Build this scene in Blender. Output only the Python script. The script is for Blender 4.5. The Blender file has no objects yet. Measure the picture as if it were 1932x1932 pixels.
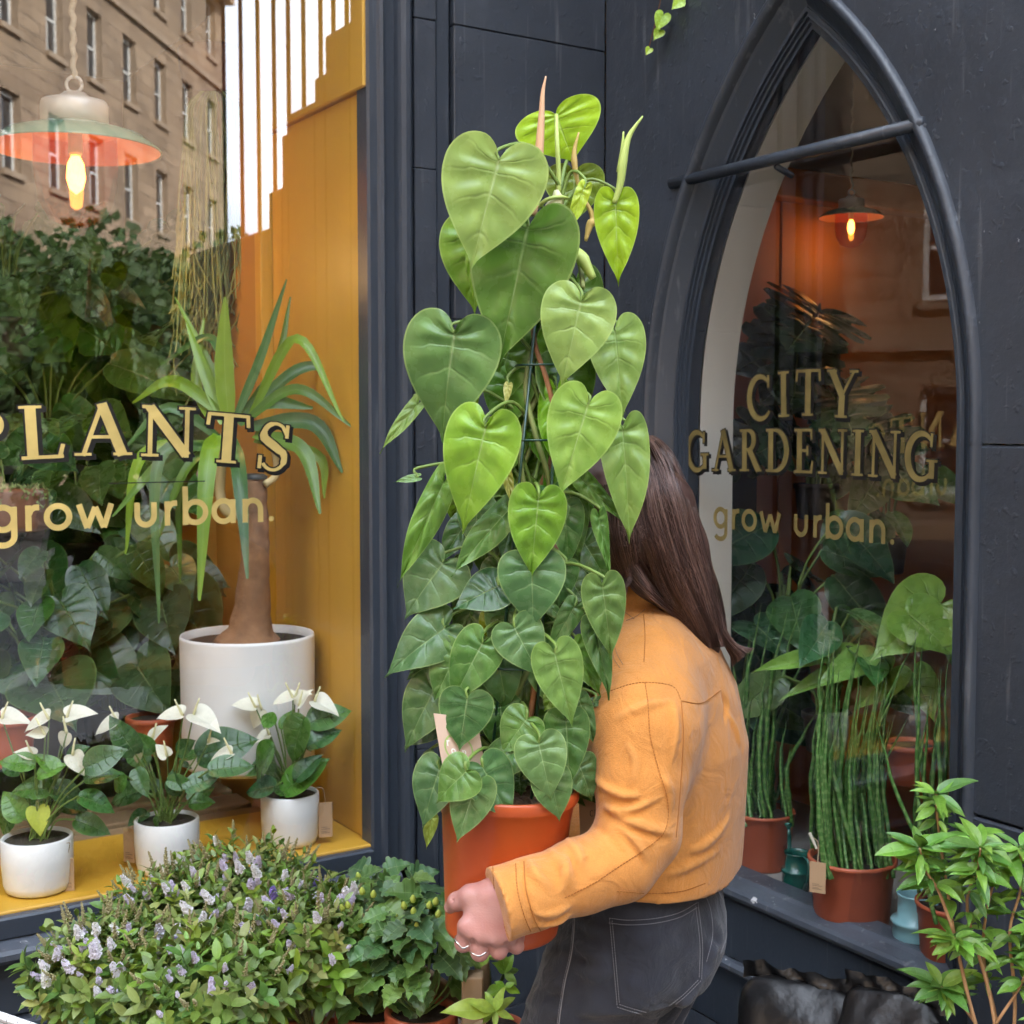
import bpy, bmesh, math, random
import numpy as np
from mathutils import Vector, Matrix, Quaternion, noise as mnoise
from mathutils.bvhtree import BVHTree
rng = random.Random(7)
nrg = np.random.default_rng(11)
PI = math.pi
scene = bpy.context.scene
COL = scene.collection

# ------------------------------------------------------------------ camera, world, sun, exposure
LENS_PX = 2530.0                      # focal length for a picture 1932 units wide
PITCH = math.atan((966 - 805) / LENS_PX)
EYE = 1.6
cam_d = bpy.data.cameras.new('camera'); cam = bpy.data.objects.new('camera', cam_d); COL.objects.link(cam)
cam.location = (0, 0, EYE); cam.rotation_euler = (PI / 2 - PITCH, 0, 0)
cam_d.sensor_width = 36; cam_d.lens = 36 * LENS_PX / 1932
cam_d.clip_start = .05; cam_d.clip_end = 3000
cam_d.dof.use_dof = True; cam_d.dof.focus_distance = 1.80; cam_d.dof.aperture_fstop = 11
scene.camera = cam
SUN_EL, SUN_AZ = math.radians(36), math.radians(-12)      # azimuth from +Y towards +X: behind the shop
world = bpy.data.worlds.new('World'); scene.world = world; world.use_nodes = True
wn, wl = world.node_tree.nodes, world.node_tree.links
wn.clear()
w_out = wn.new('ShaderNodeOutputWorld'); w_bg = wn.new('ShaderNodeBackground'); w_bg.inputs[1].default_value = .15
w_sky = wn.new('ShaderNodeTexSky'); w_sky.sky_type = 'NISHITA'; w_sky.sun_disc = False
w_sky.sun_elevation = SUN_EL; w_sky.sun_rotation = SUN_AZ; w_sky.air_density = 1.0; w_sky.dust_density = 1.2
w_tc = wn.new('ShaderNodeTexCoord'); w_map = wn.new('ShaderNodeMapping'); w_map.inputs['Scale'].default_value = (1, 1, 2.2)
w_no = wn.new('ShaderNodeTexNoise'); w_no.inputs['Scale'].default_value = 2.1; w_no.inputs['Detail'].default_value = 4; w_no.inputs['Roughness'].default_value = .55
w_rp = wn.new('ShaderNodeValToRGB'); w_rp.color_ramp.elements[0].position = .40; w_rp.color_ramp.elements[1].position = .54
w_mx = wn.new('ShaderNodeMix'); w_mx.data_type = 'RGBA'
w_mx.inputs['B'].default_value = (9.1, 9.9, 11.2, 1)                # sunlit white cloud
wl.new(w_tc.outputs['Generated'], w_map.inputs[0]); wl.new(w_map.outputs[0], w_no.inputs['Vector'])
wl.new(w_no.outputs['Fac'], w_rp.inputs[0]); wl.new(w_rp.outputs[0], w_mx.inputs['Factor'])
wl.new(w_sky.outputs[0], w_mx.inputs['A']); wl.new(w_mx.outputs['Result'], w_bg.inputs[0]); wl.new(w_bg.outputs[0], w_out.inputs[0])
sun_d = bpy.data.lights.new('sun', 'SUN'); sun = bpy.data.objects.new('sun', sun_d); COL.objects.link(sun)
sun_d.energy = 4.0; sun_d.angle = math.radians(.5); sun_d.color = (1, .95, .87)
sv = Vector((math.sin(SUN_AZ) * math.cos(SUN_EL), math.cos(SUN_AZ) * math.cos(SUN_EL), math.sin(SUN_EL)))
sun.rotation_euler = sv.to_track_quat('Z', 'Y').to_euler(); sun.location = (0, 8, 12)
scene.view_settings.view_transform = 'Standard'; scene.view_settings.look = 'None'
scene.view_settings.gamma = 1; scene.view_settings.use_curve_mapping = False
scene.view_settings.exposure = 2.55
scene.render.engine = 'CYCLES'
cy = scene.cycles
cy.use_denoising = True; cy.max_bounces = 6; cy.transparent_max_bounces = 12; cy.diffuse_bounces = 3; cy.glossy_bounces = 3; cy.transmission_bounces = 2
cy.caustics_reflective = False; cy.caustics_refractive = False; cy.sample_clamp_indirect = 6
cy.use_adaptive_sampling = True; cy.adaptive_threshold = .03; cy.adaptive_min_samples = 16

# ------------------------------------------------------------------ where things are
_F = Vector((0, math.cos(PITCH), -math.sin(PITCH))); _U = Vector((0, math.sin(PITCH), math.cos(PITCH)))
def _ray(x, y): return _F * LENS_PX + Vector((x - 966, 0, 0)) + _U * (966 - y)
def P(x, y, d):                        # a point seen at picture place (x, y) of 1932, d metres into the scene
    r = _ray(x, y); return Vector((0, 0, EYE)) + r * (d / r.y)
def PZ(x, y, z):                       # the same, on the level z
    r = _ray(x, y); return Vector((0, 0, EYE)) + r * ((z - EYE) / r.z)
CORNER = Vector((.2064, 3.0, 0))
_a = math.atan2(4000, 2530)
UA = Vector((-math.sin(_a), -math.cos(_a), 0)); NA = Vector((math.cos(_a), -math.sin(_a), 0)); UB = NA.copy(); NB = UA.copy()
ZUP = Vector((0, 0, 1))
def A(u, o, z): return CORNER + UA * u + NA * o + ZUP * z      # left front: u from the corner, o outwards
def B(s, o, z): return CORNER + UB * s + NB * o + ZUP * z      # right front
def zoom(x0, y0, w, W=1932):           # place in an enlarged view -> place in the 1932 picture
    k = w / W * 1932 / 2048; bx, by = x0 * 1932 / 2048, y0 * 1932 / 2048
    return lambda x, y: (bx + x * k, by + y * k)

# ------------------------------------------------------------------ objects
BASE = {}
def tag(o, label=None, cat=None, group=None, kind=None):
    if label: o['label'] = label
    if cat: o['category'] = cat
    if group: o['group'] = group
    if kind: o['kind'] = kind
    return o
def thing(name, loc, label, cat, group=None):
    o = bpy.data.objects.new(name, None); COL.objects.link(o); o.location = loc; o.empty_display_size = .05
    BASE[o] = Vector(loc); return tag(o, label, cat, group)
def mesh_data(name, vs, fs, mat, smooth=False, uvs=None):
    me = bpy.data.meshes.new(name)
    me.from_pydata([tuple(v) for v in vs], [], [tuple(f) for f in fs])
    if uvs is not None:
        uvl = me.uv_layers.new(name='UVMap')
        li = np.empty(len(me.loops), dtype=np.int32); me.loops.foreach_get('vertex_index', li)
        uvl.data.foreach_set('uv', np.asarray(uvs, dtype=np.float32)[li].ravel())
    for m in (mat if isinstance(mat, (list, tuple)) else [mat]):
        if m: me.materials.append(m)
    if smooth: me.polygons.foreach_set('use_smooth', [True] * len(me.polygons))
    me.update(); return me
def link(name, me, parent=None, loc=None):
    o = bpy.data.objects.new(name, me); COL.objects.link(o)
    if parent is not None: o.parent = parent
    if loc is not None: o.location = loc
    BASE[o] = BASE.get(parent, Vector((0, 0, 0))) if loc is None else BASE.get(parent, Vector((0, 0, 0))) + Vector(loc)
    return o
def obj(name, geo, mat, parent=None, smooth=False, uvs=None, label=None):    # geo in world places; the object sits at its parent's base
    vs, fs = geo
    b = BASE.get(parent, Vector((0, 0, 0)))
    if parent is None and len(vs):
        n = len(vs); c = Vector((sum(v[0] for v in vs) / n, sum(v[1] for v in vs) / n, min(v[2] for v in vs)))
        o = link(name, mesh_data(name, [(v[0] - c[0], v[1] - c[1], v[2] - c[2]) for v in vs], fs, mat, smooth, uvs), None, c)
    else:
        o = link(name, mesh_data(name, [(v[0] - b[0], v[1] - b[1], v[2] - b[2]) for v in vs], fs, mat, smooth, uvs), parent)
    if label: o['label'] = label
    return o
def place(name, me, M, parent, color=None):   # shared mesh at world matrix M
    o = bpy.data.objects.new(name, me); COL.objects.link(o); o.parent = parent
    o.matrix_local = Matrix.Translation(-BASE[parent]) @ M
    if color: o.color = color
    return o
def join(*gs):
    vs, fs = [], []
    for v, f in gs:
        k = len(vs); vs += list(v); fs += [tuple(i + k for i in q) for q in f]
    return vs, fs
def box6(a, b, fr=None):               # box between corners a, b of a frame function (u, o, z) -> point
    fr = fr or (lambda x, y, z: Vector((x, y, z)))
    x0, x1 = sorted((a[0], b[0])); y0, y1 = sorted((a[1], b[1])); z0, z1 = sorted((a[2], b[2]))
    vs = [fr(x, y, z) for z in (z0, z1) for y in (y0, y1) for x in (x0, x1)]
    return fixn((vs, [(0, 1, 3, 2), (4, 6, 7, 5), (0, 4, 5, 1), (2, 3, 7, 6), (0, 2, 6, 4), (1, 5, 7, 3)]))
def fixn(g):                           # faces outwards (closed shapes)
    bm = bmesh.new(); vv = [bm.verts.new(v) for v in g[0]]
    for f in g[1]:
        try: bm.faces.new([vv[i] for i in f])
        except ValueError: pass
    bmesh.ops.recalc_face_normals(bm, faces=bm.faces); return frombm(bm)
def frombm(bm):
    bm.verts.index_update(); r = ([v.co.copy() for v in bm.verts], [tuple(v.index for v in f.verts) for f in bm.faces]); bm.free(); return r
def bevbox(a, b, fr=None, r=.004, seg=1):
    g = box6(a, b, fr); bm = bmesh.new(); vv = [bm.verts.new(v) for v in g[0]]
    for f in g[1]: bm.faces.new([vv[i] for i in f])
    bmesh.ops.bevel(bm, geom=list(bm.edges), offset=r, segments=seg, profile=.7, affect='EDGES')
    bmesh.ops.recalc_face_normals(bm, faces=bm.faces); return frombm(bm)
def lathe(prof, c, n=32, ax=None):     # prof: (radius, height); ax: axis vector
    ax = (Vector(ax) if ax is not None else ZUP).normalized()
    e1 = ax.orthogonal().normalized(); e2 = ax.cross(e1); c = Vector(c)
    vs, fs = [], []
    for r, h in prof:
        for i in range(n):
            t = 2 * PI * i / n; vs.append(c + ax * h + (e1 * math.cos(t) + e2 * math.sin(t)) * r)
    for j in range(len(prof) - 1):
        for i in range(n):
            k = (i + 1) % n; fs.append((j * n + i, j * n + k, (j + 1) * n + k, (j + 1) * n + i))
    return vs, fs
def smooth_path(pts, k=6):             # Catmull-Rom
    pts = [Vector(p) for p in pts]; out = []
    q = [pts[0] * 2 - pts[1]] + pts + [pts[-1] * 2 - pts[-2]]
    for i in range(1, len(q) - 2):
        for j in range(k):
            t = j / k; a, b, c, d = q[i - 1], q[i], q[i + 1], q[i + 2]
            out.append(.5 * ((2 * b) + (c - a) * t + (2 * a - 5 * b + 4 * c - d) * t * t + (3 * b - a - 3 * c + d) * t ** 3))
    out.append(pts[-1]); return out
def tube(path, rad, n=6, cap=True):
    path = [Vector(p) for p in path]; m = len(path)
    if not hasattr(rad, '__len__'): rad = [rad] * m
    elif len(rad) == 2: rad = [rad[0] + (rad[1] - rad[0]) * i / (m - 1) for i in range(m)]
    vs, fs = [], []; e = None
    for i, p in enumerate(path):
        t = (path[min(i + 1, m - 1)] - path[max(i - 1, 0)]).normalized()
        e = (t.orthogonal() if e is None else (e - t * e.dot(t)))
        if e.length < 1e-6: e = t.orthogonal()
        e = e.normalized(); f = t.cross(e)
        for k in range(n):
            a = 2 * PI * k / n; vs.append(p + (e * math.cos(a) + f * math.sin(a)) * rad[i])
    for i in range(m - 1):
        for k in range(n):
            l = (k + 1) % n; fs.append((i * n + k, i * n + l, (i + 1) * n + l, (i + 1) * n + k))
    if cap: fs.append(tuple(range(n - 1, -1, -1))); fs.append(tuple((m - 1) * n + k for k in range(n)))
    return vs, fs

# ------------------------------------------------------------------ materials
MATS = {}
def material(name, col, rough=.5, var=.12, vscale=8, bump=0, bscale=60, spec=.5, metal=0, trans=0, coat=0, obj_col=False, extra=None, detail=3, stretch=None):
    m = bpy.data.materials.new(name); m.use_nodes = True; nt = m.node_tree; N, L = nt.nodes, nt.links
    bs = N['Principled BSDF']; MATS[name] = m
    bs.inputs['Roughness'].default_value = rough; bs.inputs['Metallic'].default_value = metal
    bs.inputs['Specular IOR Level'].default_value = spec; bs.inputs['Coat Weight'].default_value = coat
    tc = N.new('ShaderNodeTexCoord'); vec = tc.outputs['Object']
    if stretch:
        mp = N.new('ShaderNodeMapping'); mp.inputs['Scale'].default_value = stretch; L.new(vec, mp.inputs[0]); vec = mp.outputs[0]
    no = N.new('ShaderNodeTexNoise'); no.inputs['Scale'].default_value = vscale; no.inputs['Detail'].default_value = detail; L.new(vec, no.inputs['Vector'])
    mr = N.new('ShaderNodeMapRange'); mr.inputs[1].default_value = .25; mr.inputs[2].default_value = .75
    mr.inputs[3].default_value = 1 - var; mr.inputs[4].default_value = 1 + var; L.new(no.outputs['Fac'], mr.inputs[0])
    mu = N.new('ShaderNodeMix'); mu.data_type = 'RGBA'; mu.blend_type = 'MULTIPLY'; mu.inputs['Factor'].default_value = 1
    mu.inputs['A'].default_value = (*col, 1); L.new(mr.outputs[0], mu.inputs['B'])
    if obj_col:
        oi = N.new('ShaderNodeObjectInfo'); L.new(oi.outputs['Color'], mu.inputs['A'])
    last = mu.outputs['Result']
    rr = N.new('ShaderNodeMapRange'); rr.inputs[3].default_value = max(.02, rough - .1); rr.inputs[4].default_value = min(1, rough + .1); L.new(no.outputs['Fac'], rr.inputs[0]); L.new(rr.outputs[0], bs.inputs['Roughness'])
    if bump:
        nb = N.new('ShaderNodeTexNoise'); nb.inputs['Scale'].default_value = bscale; nb.inputs['Detail'].default_value = 3; L.new(vec, nb.inputs['Vector'])
        bp = N.new('ShaderNodeBump'); bp.inputs['Strength'].default_value = bump; bp.inputs['Distance'].default_value = .004; L.new(nb.outputs['Fac'], bp.inputs['Height']); L.new(bp.outputs[0], bs.inputs['Normal'])
    if extra: last = extra(nt, tc, last, bs) or last
    L.new(last, bs.inputs['Base Color'])
    if trans:
        tr = N.new('ShaderNodeBsdfTranslucent'); hs = N.new('ShaderNodeHueSaturation'); hs.inputs['Hue'].default_value = .485; hs.inputs['Saturation'].default_value = 1.15; hs.inputs['Value'].default_value = 1.5
        L.new(last, hs.inputs['Color']); L.new(hs.outputs[0], tr.inputs[0]); mx = N.new('ShaderNodeMixShader'); mx.inputs[0].default_value = trans
        L.new(bs.outputs[0], mx.inputs[1]); L.new(tr.outputs[0], mx.inputs[2]); L.new(mx.outputs[0], N['Material Output'].inputs[0])
    return m
def nmath(nt, op, a, b=None, c=None):
    n = nt.nodes.new('ShaderNodeMath'); n.operation = op
    for i, v in enumerate((a, b, c)):
        if v is None: continue
        if hasattr(v, 'is_linked'): nt.links.new(v, n.inputs[i])
        else: n.inputs[i].default_value = v
    return n.outputs[0]
def nmix(nt, f, a, b, mode='MIX'):
    n = nt.nodes.new('ShaderNodeMix'); n.data_type = 'RGBA'; n.blend_type = mode
    for k, v in (('Factor', f), ('A', a), ('B', b)):
        if hasattr(v, 'is_linked'): nt.links.new(v, n.inputs[k])
        else: n.inputs[k].default_value = v if k == 'Factor' else (*v, 1)
    return n.outputs['Result']
def worn_paint(chip=(.30, .31, .32), amount=.72, relief=.35, scuff=.28):
    def f(nt, tc, last, bs):             # brush marks, old lumps of paint and small chips
        N, L = nt.nodes, nt.links
        n1 = N.new('ShaderNodeTexNoise'); n1.inputs['Scale'].default_value = 34; n1.inputs['Detail'].default_value = 4; n1.inputs['Roughness'].default_value = .62
        n2 = N.new('ShaderNodeTexNoise'); n2.inputs['Scale'].default_value = 7; n2.inputs['Detail'].default_value = 3
        n3 = N.new('ShaderNodeTexNoise'); n3.inputs['Scale'].default_value = 55; n3.inputs['Detail'].default_value = 2
        for n in (n1, n2, n3): L.new(tc.outputs['Object'], n.inputs['Vector'])
        lump = N.new('ShaderNodeMapRange'); lump.inputs[1].default_value = .60; lump.inputs[2].default_value = .74; L.new(n3.outputs['Fac'], lump.inputs[0])
        h = nmath(nt, 'ADD', nmath(nt, 'MULTIPLY', n1.outputs['Fac'], .5), nmath(nt, 'MULTIPLY', lump.outputs[0], .22))
        h = nmath(nt, 'ADD', h, nmath(nt, 'MULTIPLY', n2.outputs['Fac'], 1.6))
        bp = N.new('ShaderNodeBump'); bp.inputs['Strength'].default_value = relief; bp.inputs['Distance'].default_value = .006; L.new(h, bp.inputs['Height']); L.new(bp.outputs[0], bs.inputs['Normal'])
        cm = N.new('ShaderNodeMapRange'); cm.inputs[1].default_value = amount; cm.inputs[2].default_value = amount + .02; L.new(n1.outputs['Fac'], cm.inputs[0])
        mp = N.new('ShaderNodeMapping'); mp.inputs['Scale'].default_value = (38, 38, 2.2); L.new(tc.outputs['Object'], mp.inputs[0])
        n4 = N.new('ShaderNodeTexNoise'); n4.inputs['Scale'].default_value = 1.6; n4.inputs['Detail'].default_value = 3; L.new(mp.outputs[0], n4.inputs['Vector'])
        sc = N.new('ShaderNodeMapRange'); sc.inputs[1].default_value = .62; sc.inputs[2].default_value = .80; sc.inputs[4].default_value = scuff; L.new(n4.outputs['Fac'], sc.inputs[0])
        return nmix(nt, sc.outputs[0], nmix(nt, cm.outputs[0], last, chip), chip)
    return f
NAVY = material('navy_paint', (.036, .046, .062), .36, .12, 3, extra=worn_paint(amount=.76, relief=.25))
NAVY_STONE = material('navy_painted_stone', (.038, .047, .062), .40, .14, 4, extra=worn_paint(amount=.745, relief=.45))
NAVY_WORN = material('worn_navy_paint', (.062, .072, .090), .40, .25, 9, extra=worn_paint((.5, .5, .5), .66, .3))
NAVY_RENDER = material('navy_painted_render', (.038, .046, .060), .38, .16, 5, extra=worn_paint(amount=.715, relief=.55))
MUSTARD = material('mustard_paint', (.62, .34, .035), .42, .10, 3, extra=worn_paint((.70, .45, .12), .74, .12, .04))
CREAM = material('cream_plaster', (.70, .67, .60), .6, .05, 4, .1, 50)
def glass_mat(name, tint, ior):
    m = bpy.data.materials.new(name); m.use_nodes = True; N, L = m.node_tree.nodes, m.node_tree.links; N.clear()
    out = N.new('ShaderNodeOutputMaterial'); tr = N.new('ShaderNodeBsdfTransparent'); tr.inputs[0].default_value = (*tint, 1)
    gl = N.new('ShaderNodeBsdfGlossy'); gl.inputs['Roughness'].default_value = 0; gl.inputs[0].default_value = (1, 1, 1, 1)
    fr = N.new('ShaderNodeFresnel'); fr.inputs[0].default_value = ior; mx = N.new('ShaderNodeMixShader')
    geo = N.new('ShaderNodeNewGeometry'); bw = N.new('ShaderNodeMath'); bw.operation = 'SUBTRACT'; bw.inputs[0].default_value = 1; L.new(geo.outputs['Backfacing'], bw.inputs[1])
    mm = N.new('ShaderNodeMath'); mm.operation = 'MULTIPLY'; L.new(fr.outputs[0], mm.inputs[0]); L.new(bw.outputs[0], mm.inputs[1])
    L.new(mm.outputs[0], mx.inputs[0]); L.new(tr.outputs[0], mx.inputs[1]); L.new(gl.outputs[0], mx.inputs[2]); L.new(mx.outputs[0], out.inputs[0]); return m
GLASS = glass_mat('window_glass', (.96, .97, .96), 2.05)
# ================================================================== the street
PAVE = material('paving_stone', (.10, .097, .092), .75, .2, 3, .3, 40)
ROADM = material('asphalt', (.05, .05, .052), .85, .2, 6, .4, 90)
g = obj('ground', ([(-400, -400, -.16), (400, -400, -.16), (400, 400, -.16), (-400, 400, -.16)], [(0, 1, 2, 3)]), PAVE); tag(g, kind='structure')
E_ = Vector((.943, -.345, 0)).normalized(); EN = Vector((-E_.y, E_.x, 0))          # along the houses opposite, and towards the shop
Q0 = Vector((24.3, -22.0, 0))
def S(m, o, z): return Q0 + E_ * m + EN * o + ZUP * z
pv = obj('pavement', box6((-60, 11.5, -.15), (40, 24, 0), S), PAVE); tag(pv, kind='structure')
rd = obj('road', box6((-60, 2.6, -.155), (40, 11.3, -.12), S), ROADM); tag(rd, kind='structure')
kb = obj('kerb', box6((-60, 11.3, -.155), (40, 11.5, .004), S), material('kerb_granite', (.26, .25, .24), .7, .15, 8)); tag(kb, kind='structure')
pv2 = obj('pavement_opposite', box6((-60, -2, -.15), (40, 2.5, 0), S), PAVE); tag(pv2, kind='structure')

# the sandstone houses opposite, seen only as reflections
def ashlar(nt, tc, last, bs):
    br = nt.nodes.new('ShaderNodeTexBrick'); br.inputs['Scale'].default_value = 1; br.inputs['Mortar Size'].default_value = .02
    br.inputs['Brick Width'].default_value = .9; br.inputs['Row Height'].default_value = .34
    br.inputs['Color1'].default_value = (1, 1, 1, 1); br.inputs['Color2'].default_value = (.72, .70, .68, 1); br.inputs['Mortar'].default_value = (.5, .5, .5, 1)
    uv = nt.nodes.new('ShaderNodeUVMap'); nt.links.new(uv.outputs[0], br.inputs['Vector'])
    return nmix(nt, 1.0, last, br.outputs['Color'], 'MULTIPLY')
SAND = material('sandstone', (.36, .255, .165), .8, .25, .6, .3, 12, extra=ashlar)
SANDT = material('sandstone_trim', (.34, .25, .17), .8, .2, 1.5)
SLATE = material('roof_slate', (.07, .07, .08), .6, .2, 4)
WHITEP = material('white_painted_wood', (.75, .75, .72), .5, .04, 5)
DARKGL = material('dark_window_pane', (.03, .035, .04), .05, .1, 2, spec=.8)
def tenement(m0, m1, hgt, name, label, off=0.0, rows=5):
    t = thing(name, S((m0 + m1) / 2, off, 0), label, 'building', 'sandstone houses across the street')
    ny = rows; sh = hgt / rows; bay = 2.55; nb = int((m1 - m0) / bay); bay = (m1 - m0) / nb; ww = 1.05; wh = sh * .56
    xs = [m0]; zs = [0]
    for i in range(nb): c = m0 + (i + .5) * bay; xs += [c - ww / 2, c + ww / 2]
    xs.append(m1)
    for j in range(ny): z = j * sh + sh * .24; zs += [z, z + wh]
    zs.append(hgt)
    vs, fs, uv = [], [], []
    for z in zs:
        for x in xs: vs.append(S(x, off, z)); uv.append((x, z))
    W = len(xs)
    for j in range(len(zs) - 1):
        for i in range(W - 1):
            if i % 2 == 1 and j % 2 == 1: continue
            fs.append((j * W + i + 1, j * W + i, (j + 1) * W + i, (j + 1) * W + i + 1))
    obj('wall', (vs, fs), SAND, t, uvs=uv)
    obj('roof', fixn(([S(m0, off + .3, hgt), S(m1, off + .3, hgt), S(m1, off - 5, hgt + 4), S(m0, off - 5, hgt + 4), S(m0, off - 10, hgt), S(m1, off - 10, hgt)], [(0, 1, 2, 3), (3, 2, 5, 4), (0, 3, 4), (1, 5, 2), (0, 4, 5, 1)])), SLATE, t)
    obj('cornice', join(box6((m0, off + .02, hgt - .45), (m1, off + .5, hgt - .02), S), box6((m0, off + .02, sh - .05), (m1, off + .16, sh + .2), S), box6((m0, off + .02, hgt - sh - .1), (m1, off + .12, hgt - sh + .08), S)), SANDT, t)
    for e in (m0 + .06, m1 - .06): obj('side_wall', box6((e - .05, off - 10, 0), (e + .05, off - .01, hgt), S), SANDT, t)
    k = 0
    proto = {}
    for j in range(ny):
        for i in range(nb):
            c = m0 + (i + .5) * bay; z = j * sh + sh * .24
            x0, x1, z0, z1 = c - ww / 2, c + ww / 2, z, z + wh
            rev = join(*[([S(*p) for p in q], [(0, 1, 2, 3)]) for q in (
                ((x0, off, z0), (x0, off, z1), (x0, off - .3, z1), (x0, off - .3, z0)), ((x1, off, z0), (x1, off, z1), (x1, off - .3, z1), (x1, off - .3, z0)),
                ((x0, off, z0), (x1, off, z0), (x1, off - .3, z0), (x0, off - .3, z0)), ((x0, off, z1), (x1, off, z1), (x1, off - .3, z1), (x0, off - .3, z1)))])
            w = obj('window', join(rev, box6((x0 - .06, off + .003, z0 - .14), (x1 + .06, off + .1, z0), S)), SANDT, t)
            fr = join(box6((x0, off - .26, z0), (x0 + .08, off - .2, z1), S), box6((x1 - .08, off - .26, z0), (x1, off - .2, z1), S), box6((x0 + .08, off - .26, z1 - .1), (x1 - .08, off - .2, z1), S),
                      box6((x0 + .08, off - .26, z0), (x1 - .08, off - .2, z0 + .1), S), box6((x0 + .08, off - .26, (z0 + z1) / 2 - .03), (x1 - .08, off - .2, (z0 + z1) / 2 + .03), S), box6((c - .02, off - .25, z0 + .1), (c + .02, off - .21, (z0 + z1) / 2 - .03), S))
            obj('sash', fr, WHITEP, w)
            obj('pane', ([S(x0, off - .235, z0), S(x1, off - .235, z0), S(x1, off - .235, z1), S(x0, off - .235, z1)], [(0, 3, 2, 1)]), DARKGL, w)
    return t
tenement(-14, 15, 17.5, 'tenement_house', 'brown sandstone tenement reflected in upper left of the big shop window')

tenement(-46, -14.2, 13.5, 'tenement_house', 'pale sandstone tenement added to block low sky, glimpsed in the pointed window', -1.5)  # added behind the viewpoint: blocks low sky so light falls more from above

# trees added across the road to darken the low reflections in the big window
TREEL = material('added_tree_leaf', (.045, .085, .025), .6, .5, 1.5, trans=.15)
TREEB = material('added_tree_bark', (.09, .07, .05), .9, .3, 8)
def mirrored(x, y, dist):               # where the big window's reflection at picture place (x, y) looks to
    r = _ray(x, y).normalized(); q = A(0, -.035, 0); t = (q - Vector((0, 0, EYE))).dot(NA) / r.dot(NA); p = Vector((0, 0, EYE)) + r * t
    d = r - NA * (2 * r.dot(NA)); k = dist / Vector((d.x, d.y, 0)).length; return p + d * k
def added_tree(b, h, w, label, seed):
    r = random.Random(seed); t = thing('added_tree', b, label, 'tree', 'trees added to darken reflections')
    obj('trunk', join(tube([b, b + Vector((.1, 0, h * .3)), b + Vector((.0, .1, h * .7))], [.16, .06], 8), *[tube([b + Vector((0, 0, h * .3)), b + Vector((math.cos(a) * w * .5, math.sin(a) * w * .5, h * .65))], [.06, .02], 6) for a in (0.4, 2.2, 4.1, 5.4)]), TREEB, t, True)
    vs, fs = [], []
    clumps = [(r.gauss(0, .42), r.gauss(0, .42), r.uniform(.22, .95), r.uniform(.25, .45)) for _ in range(26)]
    for i in range(3400):
        cx, cy, cz, cr_ = r.choice(clumps); q = Vector((r.gauss(0, 1), r.gauss(0, 1), r.gauss(0, 1))).normalized() * cr_ * r.random() ** .4
        p = b + Vector((cx * w + q.x * w * .8, cy * w + q.y * w * .8, cz * h + q.z * h * .35)); e = Vector((r.gauss(0, 1), r.gauss(0, 1), r.gauss(0, 1))).normalized() * .11; f = e.orthogonal().normalized() * .07; k = len(vs)
        vs += [p - e, p + f, p + e, p - f]; fs.append((k, k + 1, k + 2, k + 3))
    tag(obj('crown', (vs, fs), TREEL, t), kind='stuff')
for k_, (x_, d_, h_, w_) in enumerate(((-60, 17, 4.2, 2.0), (40, 20, 5.0, 2.2), (140, 18, 4.0, 2.0), (230, 22, 4.6, 2.1), (310, 24, 4.4, 1.9), (380, 27, 4.2, 1.8))):
    p_ = mirrored(x_, 800, d_); added_tree(Vector((p_.x, p_.y, 0)), h_, w_, ('leftmost', 'second', 'third', 'fourth', 'fifth', 'rightmost')[k_] + ' of the added trees darkening low reflections in the big window', 300 + k_)

# ================================================================== left front
ZS = .757                              # level of the display sill
WU0, WU1, WZ1 = .578, 3.1, 3.0         # opening of the big window
lw = thing('shop_wall', A(.4, 0, 0), 'dark navy painted stone shop front wall with the mustard display window', 'wall')
TOP = 21.0  # unseen height, raised so the upper storeys shade front and street
# core of the wall, set back; pilaster stones stand proud of it
obj('wall_core', join(box6((-.02, -.34, 0), (.40, -.030, TOP), A), box6((.40, -.34, ZS + .02), (WU0 - .06, -.030, WZ1), A), box6((.40, -.34, WZ1), (6, -.030, TOP), A), box6((WU1 + .06, -.34, 0), (6, -.030, WZ1), A), box6((.40, -.34, 0), (WU1 + .06, -.030, ZS - .12), A)), NAVY_STONE, lw)
zj = [0, .33, .63, .93, 1.226, 1.52, 1.822, 2.122, 2.42, 2.72, 3.02, 3.6, 4.2, 4.8, 5.4, 6.0, 6.6, 7.2, 8.2, 9.2, 10.2, 11.2, 12.4, 14, 16, 18, 21]
for j in range(len(zj) - 1):
    cut = [.001, .385]
    for i in range(len(cut) - 1):
        obj('stone', bevbox((cut[i] + .002, -.03, zj[j] + .0008), (cut[i + 1] - .001, 0 + rng.uniform(-.0006, .0006), zj[j + 1] - .0008), A, .0016), NAVY_STONE, lw)
    obj('jamb_stone', bevbox((.426, -.03, zj[j] + .0006), (.476, -.001 + rng.uniform(-.0006, .0006), zj[j + 1] - .0006), A, .0016), NAVY_STONE, lw)
obj('pilaster_strip', bevbox((.388, -.03, .0), (.423, -.010, TOP), A, .004), NAVY, lw)
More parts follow.
